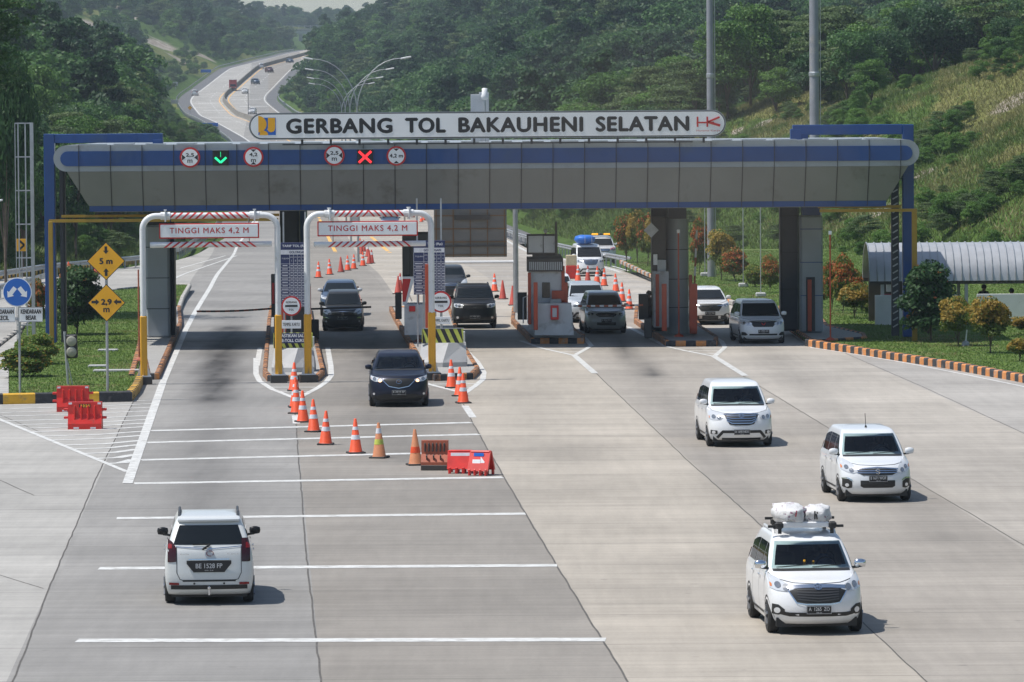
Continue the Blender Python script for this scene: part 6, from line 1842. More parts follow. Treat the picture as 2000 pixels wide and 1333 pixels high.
        gl = [(-W_ * .62, k - .07, k - .04), (-W_ * .42, k - .25, k - .04), (W_ * .42, k - .25, k - .04), (W_ * .62, k - .07, k - .04)]
        g_ = c.patch(F, gl, .009, 4, 4).build('grille', M['trim_black'], t, True)
        mb = MB(); c.line(F, [(-W_ * .62, k - .03), (0, k - .02), (W_ * .62, k - .03)], .02, .013, mb); mb.build('chrome_strip', M['chrome'], t)
        mb = MB(); c.patch(F, [(-W_ * .62, .35, .41), (W_ * .62, .35, .41)], .008, 5, 2, mb); mb.build('bumper_intake', M['trim_black'], t)
        emb = (0, k - .14, 'w'); pz = .5
    elif face == 'hrv':
        lights([(W_ * .56, k - .12, k - .08), (W_ * .7, k - .16, k - .03), (W_ * .9, k - .12, k + .02), (W_ * .96, k - .08, k + .03)], [(W_ * .74, k - .09, .04), (W_ * .86, k - .06, .04)], (W_ * .84, .44, .04), [(W_ * .66, .4, .44), (W_ * .8, .39, .5), (W_ * .94, .42, .5)])
        gl = [(-W_ * .62, k - .1, k - .03), (-W_ * .42, k - .32, k - .02), (W_ * .42, k - .32, k - .02), (W_ * .62, k - .1, k - .03)]
        g_ = c.patch(F, gl, .009, 4, 4).build('grille', M['trim_black'], t, True)
        mb = MB(); c.line(F, [(-W_ * .9, k - .02), (-W_ * .5, k - .09), (0, k - .12), (W_ * .5, k - .09), (W_ * .9, k - .02)], .03, .018, mb); mb.build('chrome_strip', M['chrome'], t)
        mb = MB(); c.patch(F, [(-W_ * .88, c.gc + .02, .36), (-W_ * .6, c.gc + .02, .42), (W_ * .6, c.gc + .02, .42), (W_ * .88, c.gc + .02, .36)], .007, 4, 3, mb); mb.build('bumper_intake', M['trim_black'], t)
        emb = (0, k - .16, 'h'); pz = .5
    elif face == 'freed':
        lights([(W_ * .5, k - .14, k - .1), (W_ * .62, k - .17, k - .0), (W_ * .86, k - .14, k + .02), (W_ * .95, k - .1, k + .03)], [(W_ * .82, k - .08, .055), (W_ * .66, k - .09, .04)], (W_ * .84, .42, .04), None)
        gl = [(-W_ * .5, k - .12, k - .08), (-W_ * .36, k - .2, k - .05), (W_ * .36, k - .2, k - .05), (W_ * .5, k - .12, k - .08)]
        g_ = c.patch(F, gl, .009, 4, 4).build('grille', M['trim_black'], t, True)
        mb = MB(); slats(mb, [(-W_ * .46, k - .19, k - .07), (W_ * .46, k - .19, k - .07)], 2, wd=.02); mb.build('slats', M['chrome'], g_)
        mb = MB(); c.patch(F, [(-W_ * .46, .36, .48), (W_ * .46, .36, .48)], .008, 5, 2, mb); mb.build('bumper_intake', M['trim_black'], t)
        emb = (0, k - .12, 'h'); pz = .55
    elif face == 'suv':
        lights([(W_ * .56, k - .2, k - .05), (W_ * .72, k - .2, k - .02), (W_ * .92, k - .17, k - .02), (W_ * .96, k - .15, k - .03)], [(W_ * .72, k - .11, .06), (W_ * .85, k - .1, .05)], (W_ * .8, .48, .05), [(W_ * .68, .42, .54), (W_ * .93, .42, .54)])
        gl = [(-W_ * .52, k - .2, k - .06), (-W_ * .4, k - .26, k - .05), (W_ * .4, k - .26, k - .05), (W_ * .52, k - .2, k - .06)]
        g_ = c.patch(F, gl, .009, 4, 4).build('grille', M['trim_black'], t, True)
        mb = MB(); slats(mb, [(-W_ * .5, k - .22, k - .07), (W_ * .5, k - .22, k - .07)], 3, wd=.024); mb.build('slats', M['chrome'], g_)
        mb = MB(); c.patch(F, [(-W_ * .55, .4, .56), (W_ * .55, .4, .56)], .008, 5, 2, mb); mb.build('bumper_intake', M['trim_black'], t)
        emb = (0, k - .14, 'toyota'); pz = .5
    else:
        lights([(W_ * .58, k - .17, k - .06), (W_ * .9, k - .16, k + .02), (W_ * .95, k - .13, k + .02)], [(W_ * .74, k - .1, .05)])
        g_ = c.patch(F, [(-W_ * .5, k - .18, k - .07), (W_ * .5, k - .18, k - .07)], .009, 4, 3).build('grille', M['trim_black'], t, True)
        mb = MB(); c.patch(F, [(-W_ * .5, .36, .46), (W_ * .5, .36, .46)], .008, 4, 2, mb); mb.build('bumper_intake', M['trim_black'], t)
        emb = (0, k - .12, 'toyota'); pz = .5
    # emblem
    if emb and detail:
        ex, ez, kd = emb; mb = MB()
        e = lambda a, z: c.F(ex + a, ez + z, .022)
        def el(rx, rz_, wd_, cx_=0, cz_=0):
            n = 18; vs = []
            for q in range(n):
                a = 2 * math.pi * q / n; vs += [e(cx_ + rx * math.cos(a), cz_ + rz_ * math.sin(a)), e(cx_ + (rx - wd_) * math.cos(a), cz_ + (rz_ - wd_) * math.sin(a))]
            mb.add(vs, [(2 * q, 2 * q + 1, (2 * q + 3) % (2 * n), (2 * q + 2) % (2 * n)) for q in range(n)])
        def seg(pts, wd_):
            for (a, b), (a2, b2) in zip(pts[:-1], pts[1:]): mb.beam(e(a, b), e(a2, b2), wd_, wd_ * .6)
        if kd == 'toyota': el(.075, .05, .012); el(.03, .045, .009); el(.05, .018, .009, 0, .022)
        elif kd == 's': seg([(.045, .03), (0, .06), (-.05, .02), (.05, -.02), (0, -.06), (-.045, -.03)], .018)
        elif kd == 'm': el(.085, .06, .01); seg([(-.07, .02), (-.03, .025), (0, -.015), (.03, .025), (.07, .02)], .012)
        elif kd == 'w': seg([(-.07, .045), (-.035, -.02), (0, -.035), (.035, -.02), (.07, .045)], .025)
        else: el(.06, .05, .01); seg([(-.025, .03), (-.02, -.03)], .01); seg([(.025, .03), (.02, -.03)], .01); seg([(-.022, 0), (.022, 0)], .01)
        mb.build('emblem', M['red'] if kd == 'w' else M['chrome'], t)
    # plates
    if plate:
        p = c.F(0, pz, .03) if view == 'front' else None
        if view == 'front':
            mb = MB(); mb.bbox(p, (.44, .02, .145), .005); pl = mb.build('licence_plate', M['plate'], t)
            mb = MB(); add_text(mb, plate, p + Vector((0, -.012, .018)), .37, .068, bold=.005); add_text(mb, '08.22', p + Vector((0, -.012, -.048)), .1, .022); 
            for zz in (.066, -.066): mb.box(p + Vector((0, -.0115, zz)), (.42, .003, .005))
            for xx in (.214, -.214): mb.box(p + Vector((xx, -.0115, 0)), (.005, .003, .135))
            mb.build('lettering', M['plate_text'], pl)
    # rear end
    for sg in (-1, 1):
        cols = [(sg * W_ * .74, zc - .26, zc + .0), (sg * W_ * .82, zc - .27, zc + .1), (sg * W_ * .93, zc - .27, zc + .16)]
        tl_ = c.patch(Bk, cols, .010, 3, 5).build('tail_light', M['tail_smoke' if view == 'rear' else 'tail'], t, True)
        if view == 'rear':
            mb = MB(); c.patch(Bk, [(sg * W_ * .83, zc - .02, zc + .05), (sg * W_ * .91, zc - .02, zc + .08)], .016, 2, 2, mb); mb.build('lens', M['tail'], tl_)
            mb = MB(); c.patch(Bk, [(sg * W_ * .68, .395, .435), (sg * W_ * .9, .395, .44)], .012, 3, 2, mb); mb.build('reflector', M['tail'], t)
    if view == 'rear':
        mb = MB(); 
        c.line(Bk, [(-W_ * .73, zc + .03), (-W_ * .73, .62), (-W_ * .66, .5), (-W_ * .55, .47), (W_ * .55, .47), (W_ * .66, .5), (W_ * .73, .62), (W_ * .73, zc + .03)], .012, .005, mb); c.patch(Bk, [(-W_ * .6, .455, .49), (W_ * .6, .455, .49)], .006, 5, 1, mb); mb.build('tailgate_gap', M['trim_black'], t)
        mb = MB(); c.line(Bk, [(-W_ * .74, zc + .015), (0, zc - .03), (W_ * .74, zc + .015)], .016, .012, mb); c.line(Bk, [(-W_ * .46, zc - .22), (W_ * .46, zc - .22)], .022, .03, mb); mb.build('chrome_strip', M['chrome'], t)
        p = c.B(0, zc - .34, .02)
        mb = MB(); mb.prism([(-.42, .1), (-.42, .04), (-.29, -.12), (.29, -.12), (.42, .04), (.42, .1)], -.012, .012, M=Matrix(((1, 0, 0), (0, 0, 1), (0, 1, 0)))); pl = mb.build('licence_plate', M['plate'], t, loc=p)
        RF = Matrix(((-1, 0, 0), (0, 0, 1), (0, 1, 0)))
        mb = MB(); add_text(mb, plate, (0, .013, .0), .5, .09, M=RF, bold=.003); add_text(mb, '05.24', (0, .013, -.085), .16, .02, M=RF); mb.build('lettering', M['plate_text'], pl)
        mb = MB(); c.patch(Bk, [(-W_ * .86, .31, .39), (W_ * .86, .31, .39)], .012, 6, 2, mb); mb.build('rear_bumper_strip', M['trim_black'], t)
        mb = MB(); q = c.B(0, .34, .06); mb.lathe([(.02, -.12), (.02, -.02), (.035, 0), (.035, .03), (.01, .05)], q, 10); mb.build('tow_ball', M['chrome'], t)
        mb = MB(); q = c.B(0, zt + .01, .015); mb.bbox(q, (.34, .04, .035), .008); bl = mb.build('brake_light', M['trim_black'], t)
        mb = MB(); mb.box(q + Vector((0, .022, 0)), (.24, .006, .02)); mb.build('lens', M['tail'], bl)
        mb = MB(); mb.beam(c.B(-.02, zc + .04, .03), c.B(.12, zc - .05, .05), .035, .03); mb.beam(c.B(.3, zc + .045, .02), c.B(-.02, zc + .05, .03), .012, .02); mb.build('wiper', M['trim_black'], t)
        mb = MB(); q = c.B(-.02, zc - .11, .012)
        for a in range(16):
            an = 2 * math.pi * a / 16; an2 = 2 * math.pi * (a + 1) / 16; 
            if a in (2, 10): continue
            mb.beam(q + Vector((.065 * math.cos(an), 0, .05 * math.sin(an))), q + Vector((.065 * math.cos(an2), 0, .05 * math.sin(an2))), .022, .01, 0)
        mb.build('emblem', M['tail'], t)
        mb = MB()
        for sx, wd_ in ((.6, .18), (-.58, .22)): add_text(mb, 'Xenia' if sx > 0 else 'Xi Sporty', c.B(sx * W_ * .93, zc - .12, .012), wd_, .035, M=RF)
        mb.build('badge', M['chrome'], t)
        mb = MB()
        for sx in (-.28, .28): mb.lathe([(.02, 0), (.015, .01)], c.B(sx, .42, .008), 8, M=Matrix(((1, 0, 0), (0, 0, 1), (0, 1, 0))))
        mb.build('parking_sensor', M['trim_black'], t)
    if spoiler:
        mb = MB(); 
        vs = []; n = 10
        for kx in range(n + 1):
            x = -c.w(zt) * .93 + 2 * c.w(zt) * .93 * kx / n; b_ = c.B(x, zt + .04, 0)
            vs += [b_ + Vector((0, -.25, .06)), b_ + Vector((0, .1, .005)), b_ + Vector((0, .1, -.03)), b_ + Vector((0, -.02, -.05))]
        mb.add(vs, [(4 * kx + a, 4 * kx + 4 + a, 4 * kx + 4 + (a + 1) % 4, 4 * kx + (a + 1) % 4) for kx in range(n) for a in range(4)]); mb.build('spoiler', PM, t, True, ang=40)
    if roof_rails:
        for sg in (-1, 1):
            mb = MB(); x = sg * c.w(zt) * .88; y0_, y1_ = c.y0 + c.wtop[1] + .35, -c.y0 - .65
            z = c.H - .03
            mb.tube([(x, y0_, z - .04), (x, y0_ + .15, z + .04), (x, y1_ - .15, z + .04), (x, y1_, z - .04)], .025, 6); mb.build('roof_rail', M[roof_rails], t)
    if antenna:
        mb = MB(); yy = c.y0 + c.wtop[1] + .45; mb.tube([(0, yy, c.H - .02), (0, yy + .12, c.H + .3)], .008, 5); mb.lathe([(.03, -.03), (.02, .02)], (0, yy, c.H), 8); mb.build('antenna', M['trim_black'], t)
    if detail and view == 'front':
        mb = MB(); mb.bbox(c.F(0, zt - .07, -.06), (.2, .03, .06), .01); 
        o = mb.build('rear_view_mirror', M['trim_black'], t)
    return t

def place(px, py, yaw=.055, rear=False, fa=.78, L=4.2):
    """ground point of the axle nearest the camera -> car centre"""
    p = G(px, py)
    d = L / 2 - fa
    q = p + Vector((-math.sin(yaw) * d, math.cos(yaw) * d, 0))
    q.z = p.z
    return q, (yaw if not rear else yaw + math.pi)

SP = dict(
 avanza=dict(L=4.14, W=1.66, H=1.69, hood=.9, cowl=(1.09, .95), wtop=(1.55, 1.6), fa=.74, ra=.74, tumble=.755),
 innova=dict(L=4.58, W=1.77, H=1.75, hood=.92, cowl=(1.12, 1.05), wtop=(1.6, 1.78), fa=.85, ra=.95, tumble=.77),
 ertiga=dict(L=4.26, W=1.695, H=1.685, hood=.87, cowl=(1.07, .9), wtop=(1.55, 1.6), fa=.8, ra=.75, tumble=.755, wheel=.3),
 cx5=dict(L=4.54, W=1.84, H=1.67, hood=.96, cowl=(1.13, 1.25), wtop=(1.54, 2.02), fa=.9, ra=.92, tumble=.72, wheel=.35, nose_r=.66),
 wuling=dict(L=4.49, W=1.77, H=1.71, hood=.93, cowl=(1.1, .85), wtop=(1.57, 1.6), fa=.8, ra=.9, tumble=.77),
 hrv=dict(L=4.29, W=1.77, H=1.6, hood=.92, cowl=(1.08, 1.1), wtop=(1.47, 1.85), fa=.83, ra=.83, tumble=.73, wheel=.34),
 freed=dict(L=4.21, W=1.7, H=1.72, hood=.9, cowl=(1.08, .72), wtop=(1.56, 1.55), fa=.76, ra=.72, tumble=.77, wheel=.3),
 pajero=dict(L=4.7, W=1.82, H=1.84, hood=1.08, cowl=(1.24, 1.2), wtop=(1.68, 1.75), fa=.85, ra=1.05, tumble=.8, wheel=.38, gc=.28),
 apv=dict(L=4.23, W=1.66, H=1.87, hood=.98, cowl=(1.14, .62), wtop=(1.68, 1.3), fa=.68, ra=.9, tumble=.82, wheel=.31),
 fort=dict(L=4.7, W=1.84, H=1.84, hood=1.1, cowl=(1.24, 1.2), wtop=(1.68, 1.78), fa=.9, ra=1.05, tumble=.78, wheel=.38, gc=.28))
def car(spec, px, py, name, label, paint, face, yaw=.055, rear=False, cat='car', **k):
    c = Car(**SP[spec]); q, r = place(px, py, yaw, rear, c.ra if rear else c.fa, c.L)
    return make_car(name, label, cat, q, r, c, paint, face, view='rear' if rear else 'front', **k), c
AV, avc = car('avanza', 1589, 1234, 'family_van', 'white family car with sacks tied on its roof rack, nearest the camera', 'car_white', 'avanza', .07, plate='A  1265  ZO', mirror='chrome', roof_rails='car_white', cabin=True)
car('ertiga', 1706, 978, 'family_van', 'pearl white family car with a roof aerial and black-edged fog lamps', 'car_pearl', 'ertiga', .07, plate='B 1671 WOF', antenna=True, cabin=True)
car('innova', 1443, 871, 'family_van', 'white family car with wide chrome-slatted grille, plate B 1690 NKX', 'car_white', 'innova', .06, plate='B 1690 NKX', cabin=True)
car('cx5', 779, 793, 'sport_utility_car', 'dark navy car with lit headlamps leaving the second portal', 'car_navy', 'cx5', .03, plate='B 2818 SJF', lit=True, cabin=True)
car('avanza', 409, 1176, 'family_van', 'white car seen from behind driving towards the gate, plate BE 1528 FP', 'car_grey_white', 'avanza', .06, rear=True, plate='BE 1528 FP', mirror='car_black', spoiler=True, roof_rails='dark')
car('wuling', 1487, 671, 'minivan', 'white minivan with red emblem coming out of the lane beside the right columns', 'car_white', 'wuling', .07, plate='F 1799 XX')
car('hrv', 1384, 634, 'crossover_car', 'white crossover car behind the orange guard panel of the column booth', 'car_white', 'hrv', .05, plate='B 1424 KJA')
car('freed', 1182, 651, 'minivan', 'silver minivan waiting behind the lowered red and white arm', 'car_silver', 'freed', .06, plate='B 1816 PZO')
car('innova', 1147, 630, 'family_van', 'pale silver car close behind the silver minivan', 'car_lightsilver', 'innova', .06, detail=False)
car('avanza', 1088, 606, 'family_van', 'white car mostly hidden behind the grey booth', 'car_white', 'avanza', .05, detail=False)
car('ertiga', 670, 646, 'family_van', 'dark grey car stopped between the fare boards', 'car_dark', 'ertiga', .02, plate='B 1021 UK')
car('hrv', 664, 617, 'crossover_car', 'dark blue car waiting directly behind the dark grey car', 'car_blue', 'hrv', .02, detail=False, mirror='car_silver')
car('pajero', 927, 641, 'off_road_car', 'black off-road car in shade under the gate with roof spoiler light', 'car_black', 'suv', .03, plate='B 1988 SJD', roof_rails='dark')
car('ertiga', 880, 585, 'family_van', 'dark car with pale objects on its dashboard behind the black off-road car', 'car_dark', 'ertiga', .04, detail=False)
APV, apc = car('apv', 1152, 540, 'van', 'white van with a blue bundle on its roof beyond the cones', 'car_white', 'innova', .1, plate='B 1234 UF' if False else None)
FT, ftc = car('fort', 1176, 516, 'off_road_car', 'white patrol car with amber light bar behind the white van', 'car_white', 'suv', .05)
car('hrv', 762, 449, 'car', 'blue-grey car far behind the gate, seen above the right portal board', 'car_blue', 'hrv', .03, detail=False)

# bundle and light bar, roof load
p = Vector(APV.location); Ra = Matrix.Rotation(.1, 3, 'Z')
def lump(name, label, cat, loc, size, m, seed, n1=14, n2=10, rough=.12, rot=0, group=None, tie=None, flat=.0, mats=None):
    rnd = random.Random(seed); o = thing(name, label, cat, loc, rot, group=group) if label else None
    mb = MB(); vs = []
    for j in range(n2 + 1):
        ph = -math.pi / 2 + math.pi * j / n2
        for i in range(n1):
            th = 2 * math.pi * i / n1
            q = Vector((math.cos(th) * math.cos(ph), math.sin(th) * math.cos(ph), math.sin(ph)))
            q = Vector([math.copysign(abs(v) ** .72, v) for v in q])
            f = 1 + rough * (mnoise.noise(q * 2.3 + Vector((seed, 0, 0))) + .5 * mnoise.noise(q * 6 + Vector((0, seed, 0))))
            vs.append((q.x * size[0] / 2 * f, q.y * size[1] / 2 * f, max(0, size[2] / 2 + q.z * size[2] / 2 * f)))
    mb.add(vs, [(j * n1 + i, j * n1 + (i + 1) % n1, (j + 1) * n1 + (i + 1) % n1, (j + 1) * n1 + i) for j in range(n2) for i in range(n1)])
    return o, mb
M['tarp_blue'] = mat('tarp_blue', (.02, .16, .6), .4, var=.15, bump=.6, bscale=6)
o, mb = lump('roof_bundle', 'blue tarpaulin bundle on the roof of the white van', 'bundle', p + Vector((-.12, -.2, 1.85)), (1.2, 1.5, .52), 0, 3)
mb.build('tarpaulin', M['tarp_blue'], o, True)
mb = MB(); mb.box((0, -.78, .3), (.02, .02, .5)); mb.box((.4, -.72, .25), (.02, .02, .5)); mb.build('rope', M['white'], o)
p = Vector(FT.location)
mb = MB(); mb.bbox((0, -.35, 1.9), (1.25, .28, .06), .02); lb_ = mb.build('light_bar', M['trim_black'], FT)
mb = MB()
for x in (-.4, .4): mb.bbox((x, -.38, 1.96), (.42, .25, .1), .03)
mb.build('amber_lamp', M['lamp_amber'], lb_)
mb = MB(); mb.bbox((0, -.36, 1.97), (.2, .2, .13), .03); mb.build('speaker', M['trim_black'], lb_)
M['patch_red'] = mat('patch_red', (.4, .02, .05), .4)
mb = MB(); ftc.patch(ftc.F, [(ftc.W / 2 * .55, .98, 1.06), (ftc.W / 2 * .8, .9, 1.12), (ftc.W / 2 * .9, .95, 1.1)], .012, 3, 3, mb); mb.build('red_decal', M['patch_red'], FT)
# roof rack with sacks on the nearest car
M['sack'] = mat('woven_sack', (.62, .62, .62), .6, var=.1, scale=4, dirt=(.22, .1, .16), dirts=7, dthr=(.58, .62), bump=1.0, bscale=5)
p = Vector(AV.location); rA = Matrix.Rotation(.07, 3, 'Z')
rk_ = thing('roof_rack', 'silver cross-bar roof rack with black ends on the nearest white car', 'roof rack', p + rA @ Vector((0, .1, 1.69)), .07)
for yy, wd_ in ((-.42, .84), (.45, .8)):
    mb = MB(); mb.bbox((0, yy, .13), (wd_, .07, .1), .02); bar = mb.build('cross_bar', M['chrome' if False else 'white'], rk_)
    mb = MB()
    for sg in (-1, 1): mb.bbox((sg * (wd_ / 2 + .06), yy, .12), (.14, .13, .13), .03); mb.box((sg * (wd_ / 2 + .05), yy, .03), (.06, .06, .12))
    mb.build('clamp', M['trim_black'], bar)
mb = MB()
for yy in (-.46, .4): mb.box((0, yy + .06, .1 + (.08 if yy > 0 else 0)), (1.36 if yy < 0 else 1.26, .05, .045))
mb.build('black_bar', M['trim_black'], rk_)
for i, (x, y, sx, sy, sz, rr) in enumerate(((-.25, -.02, .52, .95, .36, .25), (.25, -.02, .5, .85, .33, -.12))):
    o, mb = lump('sack', ('left', 'right')[i] + ' white plastic sack of the two tied on the roof rack', 'sack', p + rA @ Vector((x, .1 + y, 1.81)), (sx, sy, sz), 0, 11 + i, 20, 14, .28, rr, group='sacks on the roof rack')
    mb.build('sack_cloth', M['sack'], o, True)
    mb = MB()
    for k in range(5):
        a = random.uniform(-2.6, -.5); r_ = random.uniform(.3, .46)
        mb.beam((math.cos(a) * sx * .5 * .6, math.sin(a) * sy * .52 - .01, sz * random.uniform(.3, .8)), (math.cos(a) * sx * .5 * .3, math.sin(a) * sy * .53 - .01, sz * random.uniform(.3, .8)), .02, .02)
    mb.build('cord', M[('patch_red', 'black')[i]], o)

# things on dashboards and mirrors
zc_ = avc.cowl[0]; yc_ = avc.F(0, zc_).y
mb = MB()
for x, h in ((-.1, .13), (.06, .11)): mb.lathe([(.02, 0), (.035, .03), (.02, .06), (.032, .08), (.02, h)], (x, yc_ + .22, zc_ + .02), 8)
mb.build('dashboard_ornament', M['sign_yellow'], AV)
# distant traffic
def far_car(px, py, spec, label, paint, yaw=0, rear=False):
    c = Car(**SP[spec]); p = G(px, py)
    make_car('car', label, 'car', p, yaw + (math.pi if rear else 0), c, paint, 'plain', detail=False, group='cars on the distant highway')
far_car(381, 187, 'avanza', 'tiny pale car driving away on the far-left bend of the highway', 'car_silver', -.05, True)
far_car(510, 134, 'innova', 'tiny pale car driving away high up the left carriageway', 'car_silver', .1, True)
far_car(478, 183, 'hrv', 'tiny white car beside the red truck on the distant highway', 'car_white', .05)
far_car(499, 165, 'fort', 'tiny blue-grey car above the white one on the distant highway', 'car_blue', .3)
far_car(526, 142, 'pajero', 'tiny dark maroon car high on the right carriageway', 'car_maroon', .35)
far_car(493, 223, 'hrv', 'tiny white car just above the left end of the name sign', 'car_white', -.1)
far_car(566, 123, 'hrv', 'tiny blue car by the trees near the highway crest', 'car_blue', .4)
p = G(455, 178)
t = thing('box_truck', 'red box truck on the bend of the distant highway', 'truck', p, .05)
mb = MB(); mb.bbox((0, 2.0, 1.95), (2.3, 4.6, 2.7), .05); bx = mb.build('cargo_box', M['truck_red'], t)
mb = MB(); mb.box((0, 2.0, 3.32), (2.34, 4.64, .08)); mb.build('roof', M['white'], bx)
mb = MB(); vs = [(-1, -1.9, .5), (1, -1.9, .5), (1, -.35, .5), (-1, -.35, .5), (-1, -1.95, 1.25), (1, -1.95, 1.25), (1, -.35, 1.25), (-1, -.35, 1.25), (-.92, -1.6, 2.1), (.92, -1.6, 2.1), (.92, -.35, 2.15), (-.92, -.35, 2.15)]
mb.add(vs, [(3, 2, 1, 0)] + [(k, (k + 1) % 4, (k + 1) % 4 + 4, k + 4) for k in range(4)] + [(k + 4, (k + 1) % 4 + 4, (k + 1) % 4 + 8, k + 8) for k in range(4)] + [(8, 9, 10, 11)]); mb.build('cab', M['truck_red'], t)
mb = MB(); mb.add([(-.86, -1.95, 1.33), (.86, -1.95, 1.33), (.8, -1.66, 2.02), (-.8, -1.66, 2.02)], [(0, 1, 2, 3)]); mb.build('windshield', M['glass'], t)
mb = MB(); mb.bbox((0, -1.97, .6), (2.0, .1, .3), .02); mb.build('bumper', M['trim_black'], t)
for x in (-1, 1):
    mb = MB(); mb.box((x * .8, -1.97, .9), (.3, .05, .18)); mb.build('headlight', M['head_glass'], t)
    for y in (-1.1, 2.9): wheel_parts(t, (x * .9, y, .42), .42, x, .28, detail=False)
mb = MB(); mb.box((0, 1.2, .6), (.9, 6, .2)); mb.build('chassis', M['trim_black'], t)
# ------------------------------------------------------------------ plants
M['leaf'] = leafmat('leaf_forest', (.022, .072, .02), (.09, .19, .045))
M['leaf2'] = leafmat('leaf_bright', (.045, .12, .02), (.14, .26, .045))
M['leaf3'] = leafmat('leaf_olive', (.06, .105, .035), (.14, .2, .065))
M['leaf_dark'] = leafmat('leaf_dark', (.015, .052, .018), (.055, .125, .035))
M['leaf_yg'] = leafmat('leaf_yellow_green', (.08, .15, .02), (.2, .28, .05))
M['leaf_red'] = leafmat('leaf_red_tip', (.42, .08, .03), (.5, .2, .05))
M['leaf_gold'] = leafmat('leaf_golden', (.32, .2, .03), (.42, .32, .07))
M['leaf_shrub'] = leafmat('leaf_shrub', (.06, .1, .015), (.17, .23, .035))

def leaves_mesh(name, pts, nrm, size, mats, mi=None, seed=0, aspect=.6, rnd=.7):
    r = np.random.default_rng(seed); n = len(pts)
    nn = nrm + r.normal(0, rnd, (n, 3)); nn /= np.linalg.norm(nn, axis=1)[:, None] + 1e-9
    t = np.cross(nn, r.normal(0, 1, (n, 3))); t /= np.linalg.norm(t, axis=1)[:, None] + 1e-9
    b = np.cross(nn, t)
    sz = (size * r.uniform(.6, 1.3, n))[:, None]
    V = np.stack([pts - t * sz, pts - b * sz * aspect, pts + t * sz, pts + b * sz * aspect], 1).reshape(-1, 3)
    F = np.arange(4 * n).reshape(n, 4)
    me_o = np_mesh(name, V, F, mats, midx=mi)
    return me_o
def crown_pts(seed, h0, h1, rx, nl, n, flat=1.0, lobe=.42, shell=.5, ground_=False):
    """points and outward directions on many small lobes that fill an uneven crown"""
    r = np.random.default_rng(seed)
    H = h1 - h0; C = []
    while len(C) < nl:
        q = r.uniform(-1, 1, 3)
        if np.linalg.norm(q) > 1: continue
        if r.random() < .5 and np.linalg.norm(q) < .45: continue
        C.append(q)
    C = np.array(C) * np.array([rx, rx, H / 2]) * .78
    C[:, 2] += h0 + H / 2
    # rounded-cone bias: lobes high up sit closer in
    k = (C[:, 2] - h0) / H
    C[:, 0] *= 1.08 - .35 * k; C[:, 1] *= 1.08 - .35 * k
    R_ = lobe * rx * r.uniform(.55, 1.15, nl)
    w_ = R_ ** 2; idx = r.choice(nl, n, p=w_ / w_.sum())
    d = r.normal(0, 1, (n, 3)); d[:, 2] = np.where(d[:, 2] < -.3, -d[:, 2] * .6, d[:, 2]); d /= np.linalg.norm(d, axis=1)[:, None]
    rad = R_[idx][:, None] * (1 - shell * r.random((n, 1)) ** 2.2)
    p = C[idx] + d * rad * np.array([1, 1, .72 * flat])
    return p, d + np.array([0, 0, .35]), C, R_
def trunk_mb(C, h0, H, r0_, seed, nb=6, col_h=None):
    rnd = random.Random(seed); mb = MB()
    top = Vector((rnd.uniform(-.3, .3), rnd.uniform(-.3, .3), h0 + (H - h0) * .55))
    mb.tube([(0, 0, -.6), (rnd.uniform(-.08, .08), rnd.uniform(-.08, .08), h0 * .6), top * .7 + Vector((0, 0, h0 * .2)), top], [r0_, r0_ * .8, r0_ * .55, r0_ * .25], 7)
    for k in range(min(nb, len(C))):
        c = Vector(C[rnd.randrange(len(C))]); s_ = Vector((0, 0, max(.3, h0 * rnd.uniform(.6, 1.0))))
        mid_ = s_.lerp(c, .5) + Vector((0, 0, .1 * H * rnd.random()))
        mb.tube([s_, mid_, c], [r0_ * .4, r0_ * .26, r0_ * .08], 5)
    return mb
def tree_proto(seed, H, rx, n, leaf, mats, nl=26, h0f=.28, flat=1.0, lobe=.4, trunk=.16, label='', cat='tree', name='forest_tree', group=None, redtop=0, shell=.5, asp=.6):
    t = thing(name, label, cat, group=group)
    p, d, C, R_ = crown_pts(seed, H * h0f, H, rx, nl, n, flat, lobe, shell)
    mi = None
    if redtop:
        r = np.random.default_rng(seed + 5); k = (p[:, 2] - H * h0f) / (H * (1 - h0f))
        out = np.linalg.norm(p[:, :2], axis=1) / rx
        side = vnoise(p[:, 0] * 2.2 + 9, p[:, 2] * 2.2 + seed * 3.1, seed)
        mi = ((r.random(len(p)) < np.clip((k * .6 + out * .4 + side - .85) * 2.0, 0, .9) * redtop)).astype(int)
    o = leaves_mesh('crown', p, d, np.full(n, leaf), mats, mi, seed, asp); o.parent = t
    trunk_mb(C, H * h0f, H, trunk, seed).build('trunk', M['bark'], t, True)
    return t
near_protos = [
 tree_proto(1, 8, 3.4, 9500, .14, [M['leaf']], 36), tree_proto(2, 9.5, 3.8, 10500, .14, [M['leaf2']], 40, .22), tree_proto(3, 7, 3.6, 8500, .14, [M['leaf_dark']], 32, .2),
 tree_proto(4, 8.5, 4.4, 9000, .13, [M['leaf3']], 46, .35, .35, .32), tree_proto(5, 6, 3, 6500, .13, [M['leaf2']], 26, .12)]
far_protos = [
 tree_proto(11, 9, 4, 3400, .27, [M['leaf']], 32, .15), tree_proto(12, 10.5, 4.2, 3600, .27, [M['leaf']], 34, .15), tree_proto(13, 8, 4.4, 3200, .27, [M['leaf_dark']], 30, .1),
 tree_proto(14, 9, 5, 3400, .25, [M['leaf3']], 40, .3, .35, .28), tree_proto(15, 7, 3.8, 2800, .26, [M['leaf2']], 26, .1), tree_proto(16, 13, 3.0, 2800, .26, [M['leaf_dark']], 28, .25)]

